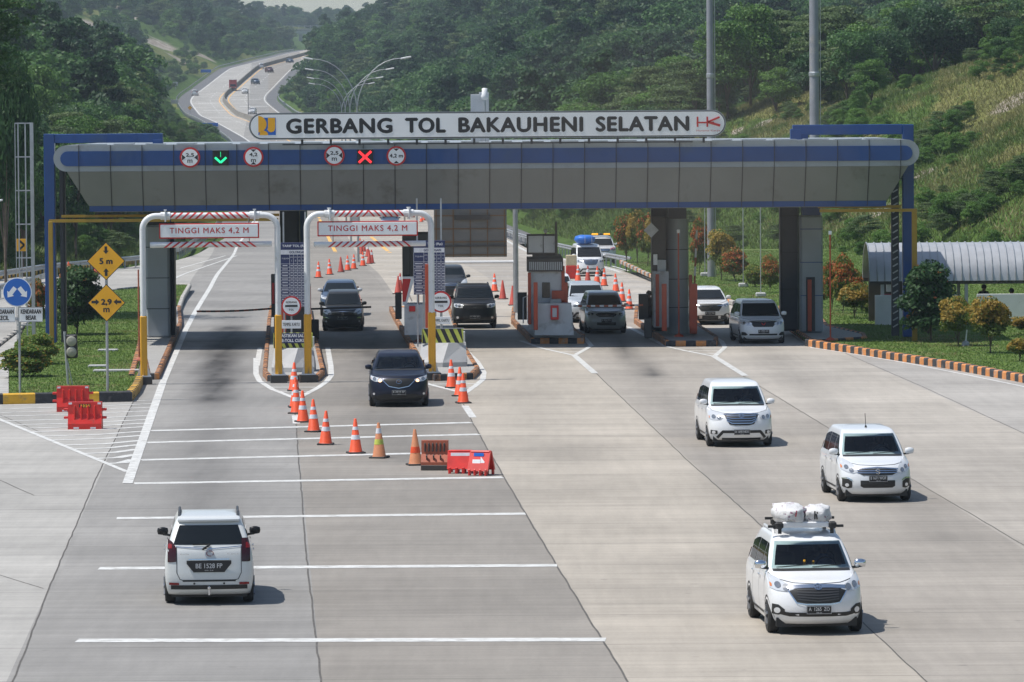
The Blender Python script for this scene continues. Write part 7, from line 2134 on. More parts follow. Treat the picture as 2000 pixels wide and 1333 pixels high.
# which spots of the hills can be seen, worked out on a coarse grid
gpx = np.linspace(-430, 2430, 287); gY = np.concatenate([np.arange(244, 700, 4.), np.arange(700, 3300, 10.)])
gXX = (gpx[None, :] - 1000) / FPX * gY[:, None]; gYY = np.repeat(gY[:, None], len(gpx), 1)
gz = ground(gXX, gYY); corr = (gXX > TL(gYY) - 2) & (gXX < TR(gYY) + 2)
_, gpy = proj(gXX, gYY, gz + np.where(corr, 0, 3.5))
rmin = np.minimum.accumulate(gpy, 0)
_, gpy0 = proj(gXX, gYY, gz); rm0 = np.minimum.accumulate(gpy0, 0)
def visible(X, Y, top, low=False):
    px, py = proj(X, Y, ground(X, Y) + top)
    i = np.clip(np.searchsorted(gY, Y - 5) - 1, 0, len(gY) - 1); j = np.clip(((px + 430) / 10).round().astype(int), 0, len(gpx) - 1)
    return (px > -420) & (px < 2420) & (py < (rm0 if low else rmin)[i, j] + 2) & (py > -30 * 9800 / Y * .1 - 60) & (py < 660)
def candidates(y0, y1, sp, seed):
    r = np.random.default_rng(seed); out = []
    Y = y0
    while Y < y1:
        s = sp(Y); half = Y * .146
        X = np.arange(-half, half, s); X = X + r.uniform(-.45, .45, len(X)) * s
        out.append(np.stack([X, np.full(len(X), Y) + r.uniform(-.5, .5, len(X)) * s], 1)); Y += s * 1.15
    return np.concatenate(out)
c = candidates(268, 3150, lambda Y: max(4.2, min(9, Y * .0055)), 3)
X, Y = c[:, 0], c[:, 1]
r = X - TR(Y); l = TL(Y) - X
rr_ = np.random.default_rng(5).random(len(X))
rockm = np.zeros(len(X))
for (x, y, rx, ry, z) in rocks: rockm += blob(X, Y, x, y, rx * 1.1, ry * 1.3)
dryn = vnoise(X / 9, Y / 14, 9)
prob = np.where(r > 0, np.where(Y < 470, np.where(ground(X, Y) > 17, .7, .03), np.where(Y < 540, .75, .97)), np.where(Y < 420, np.where(l > 4.5, .9, .0), .97))
prob = np.where((Y > 900) & (vnoise(X / 15, Y / 60, 8) > .68), .35, prob)
prob = np.where((Y > 2400), .97, prob)
ok = ((r > 2.5) | (l > 3.5) | (Y > 2750)) & (rockm < .3) & (rr_ < prob) & visible(X, Y, 8)
# keep the line of sight to the highway and signs open
px, py = proj(X, Y, ground(X, Y) + 4)
ok &= ~((Y > 2420) & (Y < 2750) & (X > -135) & (X < -60) )
def keep_open(X, Y, hw, top):
    """False where a plant would stand in front of the highway bend or the bare rock faces, which the place shows open"""
    g = ground(X, Y); px, pyt = proj(X, Y, g + top); _, pyb = proj(X, Y, g); w_ = hw * FPX / Y
    k = np.ones(len(X), bool)
    lim = np.interp(px + w_, [300, 330, 350, 372, 410, 450, 485], [150, 205, 222, 232, 245, 268, 288])
    k &= ~((X < TL(Y)) & (px + w_ > 318) & (px - w_ < 600) & (pyt < lim) & (Y < 1420))
    k &= ~((X < TL(Y)) & (px + w_ > 400) & (px - w_ < 600) & (pyt < np.interp(px, [400, 480, 600], [150, 118, 96])) & (pyb > np.interp(px, [400, 480, 600], [150, 118, 96]) - 4) & (Y < 2150))
    k &= ~((X > TR(Y)) & (px - w_ < np.interp(pyt, [60, 95, 130, 160, 185, 215], [560, 592, 562, 536, 520, 555])) & (Y < 2100))
    for (x, y, rx, ry) in ((314, 92, 25, 18), (402, 116, 12, 6), (165, 55, 10, 24), (1968, 212, 26, 26), (1800, 350, 16, 10), (1478, 250, 36, 18), (1720, 425, 60, 14)):
        k &= ~((px + w_ > x - rx) & (px - w_ < x + rx) & (pyt < y + ry) & (pyb > y - ry + 2))
    return k
ok &= keep_open(X, Y, 4.0, 9.0)
X, Y = X[ok], Y[ok]; pq, _ = proj(X, Y, ground(X, Y)); order = np.argsort(Y + 9000. * ((pq < -30) | (pq > 2030))); X, Y = X[order], Y[order]
print('TREES', len(X), (Y < 520).sum(), (Y < 900).sum())
NI = 260
Zt = ground(X, Y) - .3
rnd = random.Random(3)
def side_label(x, y): return 'r' if x > TR(y) else 'l'
used = set()
grp = {'r': ('green tree among many alike on the wooded hillside right of the highway', 'trees on the right hillside'), 'l': ('green tree among many alike on the wooded slope left of the highway', 'trees on the left hillside')}
for i in range(min(NI, len(X))):
    pool = near_protos if Y[i] < 560 else far_protos
    g_ = side_label(X[i], Y[i])
    k = rnd.randrange(len(pool))
    if Y[i] < 560 and g_ == 'l' and rnd.random() < .5: k = 2
    o = pool[k]
    if id(o) in used: o = copy_tree(o)
    else: used.add(id(o))
    s_ = rnd.uniform(.65, 1.15) * (.55 if Y[i] < 470 and Zt[i] < 16 and g_ == 'r' else .85 if Y[i] < 470 else 1)
    if g_ == 'l' and Y[i] < 420: s_ *= 1.05
    o.location = (X[i], Y[i], Zt[i]); o.rotation_euler = (R(rnd.uniform(-4, 4)), R(rnd.uniform(-4, 4)), rnd.uniform(0, 6.28)); o.scale = (s_ * rnd.uniform(.9, 1.15), s_ * rnd.uniform(.9, 1.15), s_)
    o['label'], o['group'] = grp[g_]; o['category'] = 'tree'
for o in near_protos + far_protos:
    if id(o) not in used:
        i = NI + far_protos.index(o) if o in far_protos else NI + 10
        o.location = (X[i], Y[i], Zt[i]); o['label'], o['group'] = grp[side_label(X[i], Y[i])]; used.add(id(o))

def scatter(name, X, Y, Z, srcs, smin, smax, seed, kind='stuff', sq=None):
    r = np.random.default_rng(seed); n = len(X)
    me = bpy.data.meshes.new(name); me.vertices.add(n)
    me.vertices.foreach_set('co', np.stack([X, Y, Z], 1).astype(np.float32).ravel())
    a = me.attributes.new('sc', 'FLOAT_VECTOR', 'POINT'); s_ = r.uniform(smin, smax, n) if sq is None else sq
    a.data.foreach_set('vector', np.stack([s_ * r.uniform(.85, 1.2, n), s_ * r.uniform(.85, 1.2, n), s_], 1).astype(np.float32).ravel())
    a = me.attributes.new('rt', 'FLOAT_VECTOR', 'POINT'); a.data.foreach_set('vector', np.stack([r.normal(0, .06, n), r.normal(0, .06, n), r.uniform(0, 6.28, n)], 1).astype(np.float32).ravel())
    a = me.attributes.new('id', 'INT', 'POINT'); a.data.foreach_set('value', r.integers(0, len(srcs), n).astype(np.int32))
    o = bpy.data.objects.new(name, me); col.objects.link(o)
    ng = bpy.data.node_groups.new(name, 'GeometryNodeTree')
    ng.interface.new_socket('Geometry', in_out='INPUT', socket_type='NodeSocketGeometry'); ng.interface.new_socket('Geometry', in_out='OUTPUT', socket_type='NodeSocketGeometry')
    gi = ng.nodes.new('NodeGroupInput'); go = ng.nodes.new('NodeGroupOutput')
    j = ng.nodes.new('GeometryNodeJoinGeometry')
    for s in srcs:
        oi = ng.nodes.new('GeometryNodeObjectInfo'); oi.inputs['Object'].default_value = s; oi.inputs['As Instance'].default_value = True; oi.transform_space = 'ORIGINAL'
        ng.links.new(oi.outputs['Geometry'], j.inputs[0])
    ip = ng.nodes.new('GeometryNodeInstanceOnPoints'); ip.inputs['Pick Instance'].default_value = True
    def na(nm, ty):
        q = ng.nodes.new('GeometryNodeInputNamedAttribute'); q.data_type = ty; q.inputs['Name'].default_value = nm; return q.outputs['Attribute']
    ng.links.new(gi.outputs[0], ip.inputs['Points']); ng.links.new(j.outputs[0], ip.inputs['Instance'])
    ng.links.new(na('id', 'INT'), ip.inputs['Instance Index']); ng.links.new(na('sc', 'FLOAT_VECTOR'), ip.inputs['Scale'])
    er = ng.nodes.new('FunctionNodeEulerToRotation'); ng.links.new(na('rt', 'FLOAT_VECTOR'), er.inputs[0]); ng.links.new(er.outputs[0], ip.inputs['Rotation'])
    ng.links.new(ip.outputs[0], go.inputs[0])
    md = o.modifiers.new('scatter', 'NODES'); md.node_group = ng
    return tag(o, kind=kind)
crown_of = lambda t: [c for c in t.children if c.name.startswith('crown')][0]
fc = [crown_of(t) for t in far_protos]
scatter('far_forest', X[NI:], Y[NI:], Zt[NI:], fc, .62, 1.25, 4)
# undergrowth: low bushes covering the slopes
c = candidates(262, 900, lambda Y: max(1.3, Y * .0043), 8)
X2_, Y2_ = c[:, 0], c[:, 1]; r = X2_ - TR(Y2_); l = TL(Y2_) - X2_
rr_ = np.random.default_rng(9).random(len(X2_))
gn = vnoise(X2_ / 7, Y2_ / 10, 21)
ok = (((r > 1.0) & (rr_ < np.where(Y2_ < 520, np.clip((gn - .53) * 3.2, 0.03, .8), .8))) | ((l > 1.2) & (rr_ < np.where(l < 6, .18, .85)))) & visible(X2_, Y2_, 1.5, True)
rockm = np.zeros(len(X2_))
for (x, y, rx, ry, z) in rocks: rockm += blob(X2_, Y2_, x, y, rx, ry)
ok &= rockm < .45
ok &= keep_open(X2_, Y2_, .6, 1.3)
X2_, Y2_ = X2_[ok], Y2_[ok]
if len(X2_) > 30000:
    q = np.random.default_rng(1).choice(len(X2_), 30000, replace=False); X2_, Y2_ = X2_[q], Y2_[q]
print('UNDER', len(X2_))
nc = [crown_of(near_protos[k]) for k in (4, 1, 4, 3)]
scatter('undergrowth', X2_, Y2_, ground(X2_, Y2_) - .25, nc, .1, .3, 6)

c = candidates(880, 2400, lambda Y: 5.0, 18)
X3, Y3 = c[:, 0], c[:, 1]; r = X3 - TR(Y3); l = TL(Y3) - X3
ok = ((r > 1.5) | (l > 1.5)) & visible(X3, Y3, 2.0, True)
rockm = np.zeros(len(X3))
for (x, y, rx, ry, z) in rocks: rockm += blob(X3, Y3, x, y, rx, ry)
ok &= rockm < .4
ok &= keep_open(X3, Y3, .8, 1.8)
X3, Y3 = X3[ok], Y3[ok]; print('FARUNDER', len(X3))
scatter('undergrowth', X3, Y3, ground(X3, Y3) - .3, [fc[0], fc[4], fc[3], fc[4]], .16, .42, 16)

# grass tufts on the open slopes and lawns
def grass(name, X, Y, Z, h, wd, mats, mi, seed, lean=.5):
    r = np.random.default_rng(seed); n = len(X)
    a = r.uniform(0, math.pi, n); dx, dy = np.cos(a) * wd / 2, np.sin(a) * wd / 2
    hh = h * r.uniform(.5, 1.2, n); lx, ly = r.normal(0, lean, n) * hh, r.normal(0, lean, n) * hh
    V = np.stack([np.stack([X - dx, Y - dy, Z], 1), np.stack([X + dx, Y + dy, Z], 1), np.stack([X + lx, Y + ly, Z + hh], 1)], 1).reshape(-1, 3)
    o = np_mesh(name, V, np.arange(3 * n).reshape(n, 3), mats, midx=mi); return tag(o, kind='stuff')
M['grass_green'] = leafmat('grass_green', (.065, .11, .022), (.16, .21, .055), trans=.3)
M['lawn_blade'] = leafmat('lawn_blade', (.085, .15, .03), (.17, .26, .06), trans=.3)
M['grass_dry'] = leafmat('grass_dry', (.15, .155, .055), (.29, .265, .11), trans=.3)
rg = np.random.default_rng(31)
n = 520000
Yg = 250 + 280 * rg.random(n) ** .8; pxg = rg.uniform(-400, 2400, n); Xg = (pxg - 1000) / FPX * Yg
r = Xg - TR(Yg); l = TL(Yg) - Xg
gzz = ground(Xg, Yg)
pxx, pyy = proj(Xg, Yg, gzz + .5); ok = ((r > .2) | (l > .4)) & (pyy > -20)
i = np.clip(np.searchsorted(gY, Yg - 5) - 1, 0, len(gY) - 1); j = np.clip(((pxx + 430) / 10).round().astype(int), 0, len(gpx) - 1)
_, gpy0 = proj(gXX, gYY, gz); rm0 = np.minimum.accumulate(gpy0, 0)
ok &= pyy < rm0[i, j] + 6
Xg, Yg, gzz, r = Xg[ok], Yg[ok], gzz[ok], r[ok]
dn = dryf(Xg, Yg) + .22 * (rg.random(len(Xg)) - .5)
mi = ((dn > .56) & (r > 4)).astype(int)
grass('slope_grass', Xg, Yg, gzz - .05, .42, .09, [M['grass_green'], M['grass_dry']], mi, 1)
print('GRASS', len(Xg))
def in_poly(X, Y, poly):
    c = np.zeros(len(X), bool); n = len(poly)
    for a in range(n):
        x0_, y0_, x1_, y1_ = poly[a].x, poly[a].y, poly[(a + 1) % n].x, poly[(a + 1) % n].y
        t_ = ((y0_ > Y) != (y1_ > Y)) & (X < (x1_ - x0_) * (Y - y0_) / (y1_ - y0_ + 1e-12) + x0_); c ^= t_
    return c
n = 420000
Yl = rg.uniform(150, 325, n); Xl = (rg.uniform(-60, 2060, n) - 1000) / FPX * Yl
inn = in_poly(Xl, Yl, LL) | (in_poly(Xl, Yl, LR) & (ground(Xl, Yl) < .15))
Xl, Yl = Xl[inn], Yl[inn]
grass('lawn_grass', Xl, Yl, np.full(len(Xl), .125), .07, .05, [M['lawn_blade'], M['grass_dry']], ((vnoise(Xl / 2, Yl / 3, 4) + .3 * rg.random(len(Xl))) > .98).astype(int), 2)
print('LAWN', len(Xl))

# ornamental shrubs
shr = []
def shrub_proto(seed, H, rx, n, leaf, mats, red, h0f=.22, nl=26):
    return tree_proto(seed, H, rx, n, leaf, mats, nl, h0f, 1.1, .46, .05, name='garden_shrub', redtop=red, cat='shrub', shell=.4)
SHK = {}
def shrub(px0, px1, pyt, pyb, label, kind, z=.13, group='ornamental shrubs'):
    p = P((px0 + px1) / 2, pyb, z); 
    if (kind, ) not in SHK:
        mats, red, h0f, sd = {'red': ([M['leaf_shrub'], M['leaf_red']], .8, .05, 41), 'orange': ([M['leaf_shrub'], M['leaf_red']], .5, .1, 42), 'gold': ([M['leaf_shrub'], M['leaf_gold']], 1.0, .14, 43), 'green': ([M['leaf_yg'], M['leaf_gold']], .25, -.04, 44), 'dark': ([M['leaf_dark'], M['leaf_red']], .02, .0, 45)}[kind]
        t = shrub_proto(sd, 3, 1.15, 14000 if kind == 'green' else 8500, .085, mats, red, h0f, 54); SHK[(kind, )] = t
    else: t = copy_tree(SHK[(kind, )])
    H = (pyb - pyt) * p.y / FPX; W_ = (px1 - px0) * p.y / FPX
    t.location = p; t.scale = (W_ / 1.9, W_ / 1.9, H / 2.85); t.rotation_euler = (0, 0, random.uniform(0, 6.28))
    t['label'] = label; t['category'] = 'shrub'; t['group'] = group
for a in [
 (1203, 1243, 418, 513, 'bronze-green shrub at the left end of the row beyond the guardrail', 'orange'),
 (1226, 1262, 410, 516, 'tall bronze shrub second from the left beyond the guardrail', 'gold'),
 (1246, 1285, 414, 520, 'bronze shrub half behind the column of the fifth booth', 'orange'),
 (1350, 1384, 430, 537, 'tall red-topped shrub between the round column and the stained mast', 'red'),
 (1386, 1432, 447, 548, 'large bronze-green shrub just right of the stained mast', 'gold'),
 (1411, 1457, 486, 550, 'rounded red-orange shrub in front of the bronze one by the mast', 'red'),
 (1457, 1492, 512, 561, 'low yellow-green shrub between the two thin flag poles', 'green'),
 (1488, 1520, 500, 572, 'red and green shrub against the dark gate column', 'red'),
 (1608, 1642, 508, 607, 'orange-topped shrub close to the right gate column', 'orange'),
 (1628, 1668, 500, 612, 'tall orange and green shrub behind the thin red lamp pole', 'red'),
 (1655, 1690, 530, 612, 'red-tipped shrub left of the shelter', 'red'),
 (1642, 1694, 552, 622, 'green shrub with pale tips in front of the shelter end', 'gold'),
 (1680, 1706, 556, 618, 'small green shrub tucked against the shelter end', 'green'),
 (1590, 1618, 540, 600, 'orange-red shrub peeping past the edge of the right gate column', 'red'),
 (1262, 1296, 424, 522, 'bronze shrub nearest the column of the fifth booth', 'gold'),
 (1762, 1866, 514, 668, 'large dark green bush before the blue right post', 'dark'),
 (1838, 1902, 578, 676, 'golden-leaved shrub before the white shelter wall', 'gold'),
 (1902, 1968, 578, 690, 'golden topiary tree with a thin trunk on the right lawn', 'gold'),
 (1972, 2014, 660, 706, 'small round golden shrub at the right edge', 'gold'),
 (1976, 2030, 618, 655, 'golden shrub behind the smallest one at the right edge', 'gold'),
 (98, 200, 524, 654, 'big dark bush with red top beside the blue left post', 'dark'),
 (118, 160, 520, 600, 'red-leaved crown rising out of the big dark bush', 'red'),
 (54, 92, 548, 640, 'red-leaved shrub behind the ladder mast', 'red'),
 (38, 104, 646, 712, 'round yellow-green bush, further of the pair by the blue sign', 'green'),
 (8, 88, 668, 736, 'round yellow-green bush, nearer of the pair by the blue sign', 'green'),
 ]: shrub(*a)
for (px, pyb, pyt, lb) in ((1452, 561, 405, 'left thin flag pole on a concrete block'), (1486, 580, 405, 'right thin flag pole on a concrete block'), (1377, 540, 405, 'thin pole beside the stained mast')):
    p = P(px, pyb, .13); h = zfp(pyt - 60, p.y, px)
    t = thing('flag_pole', lb, 'pole', p); mb = MB(); mb.tube([(0, 0, 0), (0, 0, h)], .03, 6); mb.build('pole', M['galv'], t)
    mb = MB(); mb.bbox((0, 0, .1), (.5, .5, .22), .05); mb.build('footing', M['concrete'], t)
p = P(1886, 676, .13); t = thing('leaning_stake', 'short white stake in a concrete lump on the right lawn', 'post', p)
mb = MB(); mb.tube([(0, 0, .1), (.05, 0, .62)], .03, 6); mb.build('stake', M['white'], t); mb = MB(); mb.lathe([(.16, 0), (.15, .12), (.06, .2)], n=9); mb.build('footing', M['concrete'], t)
# flat stones on the left lawn
for (x0_, x1_, y, lb) in ((192, 230, 686, 'long pale concrete strip on the left lawn, furthest'), (173, 208, 717, 'short pale concrete strip on the left lawn'), (183, 272, 726, 'wide pale concrete strip on the left lawn, nearest')):
    a, b = P(x0_, y, .13), P(x1_, y, .13); t = thing('concrete_strip', lb, 'slab', (a + b) / 2); mb = MB(); mb.bbox((0, 0, .03), (b.x - a.x, .5, .09), .02); mb.build('slab', M['concrete'], t)

# overhanging feathery tree in the top left corner
t = thing('feathery_tree', 'tall dark tree with layered feathery foliage reaching in at the top left corner', 'tree', (-25.4, 226, 0))
rr = np.random.default_rng(71); PT = []; ND = []; mb = MB()
mb.tube([(-1, 0, -.5), (-.6, 0, 7), (-.2, .2, 13), (.3, .3, 17.5)], [.3, .25, .18, .08], 8)
for k in range(26):
    z0 = 10.2 + 6.6 * k / 26; a = k * 2.4; Lb = (4.6 - 1.6 * abs(k - 14) / 14) * rr.uniform(.75, 1.1)
    e = Vector((math.cos(a) * Lb, math.sin(a) * Lb, z0 + rr.uniform(.3, 1.2))); s0 = Vector((-.4, .1, z0 - .6))
    mb.tube([s0, s0.lerp(e, .5) + Vector((0, 0, .35)), e], [.07, .045, .015], 5)
    for q in range(9):
        c_ = s0.lerp(e, .35 + .65 * q / 8) + Vector((rr.normal(0, .35), rr.normal(0, .35), .15 + rr.normal(0, .12))); n = 110
        pp = rr.normal(0, 1, (n, 3)) * np.array([.55, .55, .1]) + np.array(c_); PT.append(pp); ND.append(np.tile([0, 0, 1.], (n, 1)))
PT = np.concatenate(PT); ND = np.concatenate(ND)
o = leaves_mesh('crown', PT, ND, np.full(len(PT), .13), [M['leaf']], None, 5, .45, .6); o.parent = t
mb.build('trunk', M['bark'], t, True)
# big dark trees crowding the left edge
for i, (px, Yq, pyt, wpx, lb) in enumerate(((12, 262, 70, 150, 'large dark tree at the left edge below the feathery foliage'), (45, 300, 250, 150, 'dark tree behind the ladder mast'), (-10, 285, 230, 130, 'dark tree cut by the left edge above the guardrail'), (150, 330, 260, 130, 'dark green tree seen between the mast and the gate fascia end'))):
    b = near_protos[(2, 0, 2, 0)[i]]; o = copy_tree(b); xx = (px - 1000) * Yq / FPX; zz = float(ground(xx, Yq)); H = zfp(pyt, Yq, px) - zz; Hp = (7, 8, 7, 8)[i]
    o.location = (xx, Yq, zz); o.scale = (wpx * Yq / FPX / 7, wpx * Yq / FPX / 7, H / Hp); o.rotation_euler = (0, 0, i * 1.3)
    o['label'] = lb; o['category'] = 'tree'
    if 'group' in o: del o['group']

# ------------------------------------------------------------------ shelter at the right with people
Ys_ = 212.0
a = PY(1700, 545, Ys_); b = PY(2120, 545, Ys_)
sx = Ys_ / FPX; x0_ = (1700 - 1000) * sx; x1_ = (2300 - 1000) * sx
t = thing('parking_shelter', 'open shelter with ribbed barrel roof and low white wall at the right edge', 'shelter', (x0_, Ys_, 0))
ze = zfp(549, Ys_, 1850); zr = zfp(474, Ys_ + 2, 1850)
n = 16; mb = MB(); L_ = x1_ - x0_; rows = 40
vs = []
for i in range(rows + 1):
    for k in range(n + 1):
        an = math.pi * k / n
        vs.append((L_ * i / rows, 2.1 - 2.1 * math.cos(an), ze + (zr - ze) * math.sin(an)))
mb.add(vs, [(i * (n + 1) + k, (i + 1) * (n + 1) + k, (i + 1) * (n + 1) + k + 1, i * (n + 1) + k + 1) for i in range(rows) for k in range(n)]); mb.build('roof', M['roof_metal'], t, True)
mb = MB()
for i in range(rows + 1):
    x = L_ * i / rows
    pts = [(x, 2.1 - 2.13 * math.cos(math.pi * k / n), ze + (zr - ze + .03) * math.sin(math.pi * k / n)) for k in range(n + 1)]; mb.tube(pts, .022, 4)
mb.build('roof_rib', M['galv'], t)
mb = MB()
for x in (.25, 3.8, 7.3, 10.9): 
    for y in (.25, 3.9): mb.box((x + .3, y, ze / 2), (.14, .14, ze))
mb.build('steel_post', M['galv'], t)
mb = MB(); mb.box((L_ / 2, .15, ze - .06), (L_, .1, .16)); mb.box((L_ / 2, 4.05, ze - .06), (L_, .1, .16)); mb.build('eave_beam', M['booth_dark'], t)
zw0, zw1 = zfp(640, Ys_, 1850), zfp(577, Ys_, 1850)
mb = MB(); mb.bbox((2.0, -.15, zw1 / 2), (3.6, .16, zw1 + .06), .01); mb.bbox((L_ / 2 + 2.4, -.25, zw1 / 2), (L_ - 4.2, .16, zw1 + .1), .01); mb.build('low_wall', M['white'], t)
mb = MB(); mb.box((1.9, 3.6, 1.2), (3.4, .1, 2.2)); mb.build('back_screen', M['booth_dark'], t)
mb = MB(); mb.bbox((.9, .6, 1.85), (.32, .2, .7), .01); mb.build('notice_board', M['sign_white'], t)
mb = MB(); mb.bbox((.9, .6, .95), (.8, .5, .9), .03); mb.build('counter', M['patch_red'], t)

def person(name, label, loc, pose, colors, rot=0, H=1.68):
    """one skinned figure; pose: joint name -> (x, y, z)"""
    J = dict(pel=(0, 0, .93), spi=(0, 0, 1.12), che=(0, .01, 1.32), nek=(0, 0, 1.46), hea=(0, -.01, 1.56), top=(0, 0, 1.66),
             shl=(-.19, 0, 1.38), ell=(-.25, .02, 1.12), wrl=(-.24, -.08, .88), hal=(-.24, -.1, .8), shr=(.19, 0, 1.38), elr=(.25, .02, 1.12), wrr=(.24, -.08, .88), har=(.24, -.1, .8),
             hil=(-.1, 0, .9), knl=(-.11, -.02, .5), anl=(-.11, .02, .09), tol=(-.12, -.14, .04), hir=(.1, 0, .9), knr=(.11, -.02, .5), anr=(.11, .02, .09), tor=(.12, -.14, .04))
    J.update(pose)
    RD_ = dict(pel=.15, spi=.14, che=.16, nek=.06, hea=.1, top=.085, shl=.075, ell=.05, wrl=.035, hal=.045, shr=.075, elr=.05, wrr=.035, har=.045, hil=.1, knl=.065, anl=.045, tol=.04, hir=.1, knr=.065, anr=.045, tor=.04)
    E = [('pel', 'spi'), ('spi', 'che'), ('che', 'nek'), ('nek', 'hea'), ('hea', 'top'), ('che', 'shl'), ('shl', 'ell'), ('ell', 'wrl'), ('wrl', 'hal'), ('che', 'shr'), ('shr', 'elr'), ('elr', 'wrr'), ('wrr', 'har'), ('pel', 'hil'), ('hil', 'knl'), ('knl', 'anl'), ('anl', 'tol'), ('pel', 'hir'), ('hir', 'knr'), ('knr', 'anr'), ('anr', 'tor')]
    ks = list(J); me = bpy.data.meshes.new(name); me.from_pydata([J[k] for k in ks], [(ks.index(a), ks.index(b)) for a, b in E], [])
    o = bpy.data.objects.new(name, me); col.objects.link(o)
    md = o.modifiers.new('s', 'SKIN')
    for i, k in enumerate(ks): v = me.skin_vertices[0].data[i]; v.radius = (RD_[k], RD_[k] * (.72 if k in ('pel', 'spi', 'che') else 1)); v.use_root = (k == 'pel')
    o.modifiers.new('d', 'SUBSURF').levels = 1; o.modifiers['d'].render_levels = 1
    dg = bpy.context.evaluated_depsgraph_get(); m2 = bpy.data.meshes.new_from_object(o.evaluated_get(dg)); bpy.data.objects.remove(o)
    o = bpy.data.objects.new(name, m2); col.objects.link(o)
    m2.materials.clear()
    for c_ in colors: m2.materials.append(c_)
    for p_ in m2.polygons:
        z = p_.center.z; hx = abs(p_.center.x)
        up = J['nek'][2] - .02; hp = J['pel'][2] - .02
        p_.material_index = 0 if z > up else (1 if z > hp else 2); p_.use_smooth = True
        if min((p_.center - Vector(J['hal'])).length, (p_.center - Vector(J['har'])).length) < .12: p_.material_index = 0
        if min((p_.center - Vector(J['tol'])).length, (p_.center - Vector(J['tor'])).length) < .15 and len(colors) > 3: p_.material_index = 3
    o.location = loc; o.rotation_euler = (0, 0, rot)
    tag(o, label, 'person')
    hd = Vector(J['hea'])
    mb = MB(); r_ = []
    for q in range(10):
        ph = q / 9 * math.pi * .62
        r_.append((max(.004, .115 * math.sin(ph)), .125 * math.cos(ph)))
    mb.lathe(r_[::-1], hd + Vector((0, .015, .05)), 12); mb.build('hair', M['rubber'], o, True)
    mb = MB(); mb.bbox(hd + Vector((0, -.105, .01)), (.025, .04, .035), .01); mb.build('nose', M['skin'], o)
    return o
M['cloth_navy'] = mat('cloth_navy', (.02, .025, .04), .8); M['cloth_dark'] = mat('cloth_dark', (.02, .02, .02), .85); M['cloth_olive'] = mat('cloth_olive', (.05, .05, .04), .8)
p = PY(1268, 634, 204.6)
person('person', 'attendant in dark uniform standing on the island left of the column booth', (p.x, 204.6, .185), dict(wrl=(-.1, -.22, 1.1), hal=(-.02, -.25, 1.12), ell=(-.27, -.02, 1.12), wrr=(.14, -.22, 1.12), har=(.05, -.26, 1.13)), [M['skin'], M['cloth_navy'], M['cloth_dark'], M['rubber']], rot=1.1)
sit = dict(pel=(0, 0, .5), spi=(0, .02, .7), che=(0, 0, .92), nek=(0, -.02, 1.06), hea=(0, -.05, 1.17), top=(0, -.05, 1.27), shl=(-.2, 0, .98), ell=(-.28, -.06, .76), wrl=(-.2, -.25, .66), hal=(-.12, -.3, .65), shr=(.2, 0, .98), elr=(.28, -.06, .76), wrr=(.2, -.25, .66), har=(.12, -.3, .65), hil=(-.1, -.02, .48), knl=(-.13, -.42, .5), anl=(-.13, -.42, .1), tol=(-.13, -.55, .04), hir=(.1, -.02, .48), knr=(.13, -.42, .5), anr=(.13, -.42, .1), tor=(.13, -.55, .04))
for (px, lb, dz) in ((1921, 'seated figure in dark jacket seen over the white shelter wall', .42), (1975, 'second seated figure under the shelter roof near the right edge', .25)):
    p = PY(px, 600, 213.5); person('person', lb, (p.x, 213.5, dz), sit, [M['skin'], M['cloth_dark'], M['cloth_olive'], M['rubber']], rot=.5)
    tb = thing('bench', 'concrete bench block under the person ' + ('left of the post' if px < 1950 else 'at the frame edge'), 'bench', (p.x, 213.55, 0)); mb = MB(); mb.bbox((0, .1, (.4 + dz) / 2), (1.0, .5, .4 + dz), .02); mb.build('seat', M['concrete'], tb)

# ------------------------------------------------------------------ far structures
Yb_ = 2600.0; sb = Yb_ / FPX
a = PY(596, 62, Yb_); b = PY(745, 58, Yb_)
t = thing('overpass_bridge', 'hazy concrete overpass crossing far up the valley', 'bridge', ((a.x + b.x) / 2, Yb_, 0))
w_ = b.x - a.x + 50; zt_ = a.z + 3
mb = MB(); mb.box((-5, 0, zt_ - 3.4), (w_, 12, 1.8)); mb.build('girder', M['concrete'], t)
mb = MB(); mb.box((-5, 0, zt_ - 2.0), (w_, 12.6, .7)); mb.build('deck', M['slab'], t)
mb = MB()
for k in range(int(w_ / 3)): mb.box((-5 - w_ / 2 + 3 * k, -6, zt_ - .6), (.3, .3, 1.6))
for z in (.1, .5): mb.box((-5, -6, zt_ - z), (w_, .16, .14))
mb.build('railing', M['galv'], t)
for x in (-22, 0, 22):
    mb = MB(); mb.box((x, 0, (zt_ - 4.2 + 35) / 2), (2, 8, zt_ - 4.2 - 35)); mb.build('pier', M['concrete'], t)
def road_sign(px, py, wpx, hpx, Y, label, m, text=None, diamond=False, z=None):
    h_ = land_hit(px, py + hpx / 2 + 8) if Y > 600 else None
    if h_: Y = h_.y
    c = PY(px, py, Y); s = Y / FPX; g0 = float(ground(c.x, Y)); g0 = min(g0, c.z - 1)
    t = thing('road_sign', label, 'sign', (c.x, Y, g0)); zc = c.z - g0
    mb = MB()
    for sg in ((-1, 1) if wpx > 14 and not diamond else (0,)): mb.box((sg * wpx * s * .35, .1, zc / 2 - .2), (.16, .1, zc + .4))
    mb.build('post', M['galv'], t)
    mb = MB()
    if diamond: r_ = wpx / 2 * s; mb.prism([(r_, zc), (0, zc + r_), (-r_, zc), (0, zc - r_)], -.05, .05, M=YX)
    else: mb.bbox((0, 0, zc), (wpx * s, .1, hpx * s), .02)
    mb.build('face', M[m], t)
road_sign(402, 139, 20, 6, 1290, 'small blue road sign on the bank above the distant left bend', 'sign_blue')
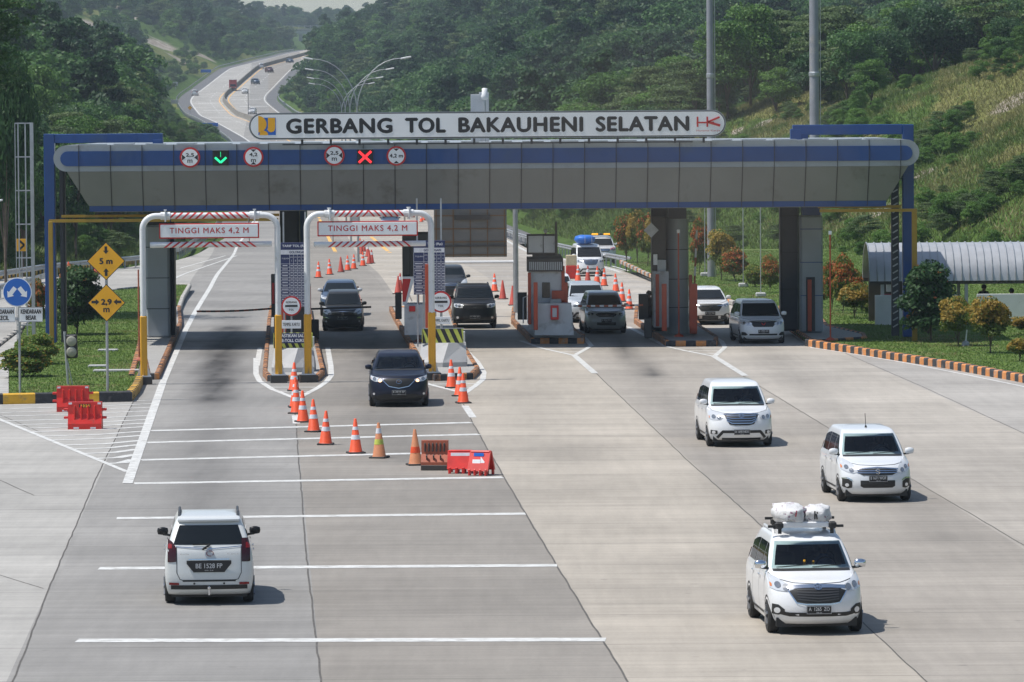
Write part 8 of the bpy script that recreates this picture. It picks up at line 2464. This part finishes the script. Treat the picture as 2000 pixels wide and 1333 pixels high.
road_sign(410, 244, 32, 7, 1130, 'blue road sign low by the left shoulder near the bushes', 'sign_blue')
road_sign(371, 211, 9, 9, 1180, 'tiny yellow diamond sign on the left bend', 'sign_yellow', diamond=True)
road_sign(343, 164, 9, 7, 1340, 'small grey board at the left guardrail of the bend', 'galv')
road_sign(341, 199, 15, 8, 1250, 'wide grey board beside the left shoulder', 'galv')
road_sign(555, 203, 8, 8, 1290, 'tiny grey diamond sign right of the distant highway', 'galv', diamond=True)
road_sign(693, 425, 20, 14, 520, 'small grey board marked 04 behind the right portal', 'galv')
for (px, py) in ((433, 166), (428, 175), (431, 195), (449, 205)):
    pass
# highway light pole
p = G(485, 226); t = thing('slim_pole', 'slim dark pole standing in the median of the distant highway', 'pole', p)
mb = MB(); mb.tube([(0, 0, 0), (0, 0, 6.6)], .09, 6); mb.bbox((0, 0, 6.6), (.25, .25, .2), .03); mb.build('pole', M['dark'], t)
p = G(489 - 0, 144); 
# ------------------------------------------------------------------ haze
def haze_box(name, x0, x1, y0, y1, z0, z1, dens, color):
    mb = MB(); mb.box(((x0 + x1) / 2, (y0 + y1) / 2, (z0 + z1) / 2), (x1 - x0, y1 - y0, z1 - z0))
    m = bpy.data.materials.new(name); m.use_nodes = True; t = m.node_tree; t.nodes.clear()
    o = t.nodes.new('ShaderNodeOutputMaterial'); v = t.nodes.new('ShaderNodeVolumePrincipled'); v.inputs['Color'].default_value = (*color, 1); v.inputs['Density'].default_value = dens; v.inputs['Anisotropy'].default_value = .2
    t.links.new(v.outputs[0], o.inputs['Volume'])
    ob = mb.build(name, m); tag(ob, kind='stuff'); return ob
HB = haze_box('haze', -4300, 4300, -20, 5060, -70, 900, .00014, (.72, .86, 1.0))

# thin brown exhaust smoke drifting over the middle lanes
mb = MB(); mb.lathe([(max(.001, math.sin(math.pi * k / 18)), -math.cos(math.pi * k / 18)) for k in range(19)], n=28)
c = PY(1270, 330, 178)
mb.v = [(v[0] * 7.5 + c.x, v[1] * 9 + c.y, v[2] * 5.2 + c.z) for v in mb.v]
m = bpy.data.materials.new('smoke'); m.use_nodes = True; t = m.node_tree; t.nodes.clear()
o = t.nodes.new('ShaderNodeOutputMaterial'); v = t.nodes.new('ShaderNodeVolumePrincipled'); v.inputs['Color'].default_value = (.42, .36, .29, 1); v.inputs['Density'].default_value = .006
t.links.new(v.outputs[0], o.inputs['Volume'])
tag(mb.build('smoke', m), kind='stuff')
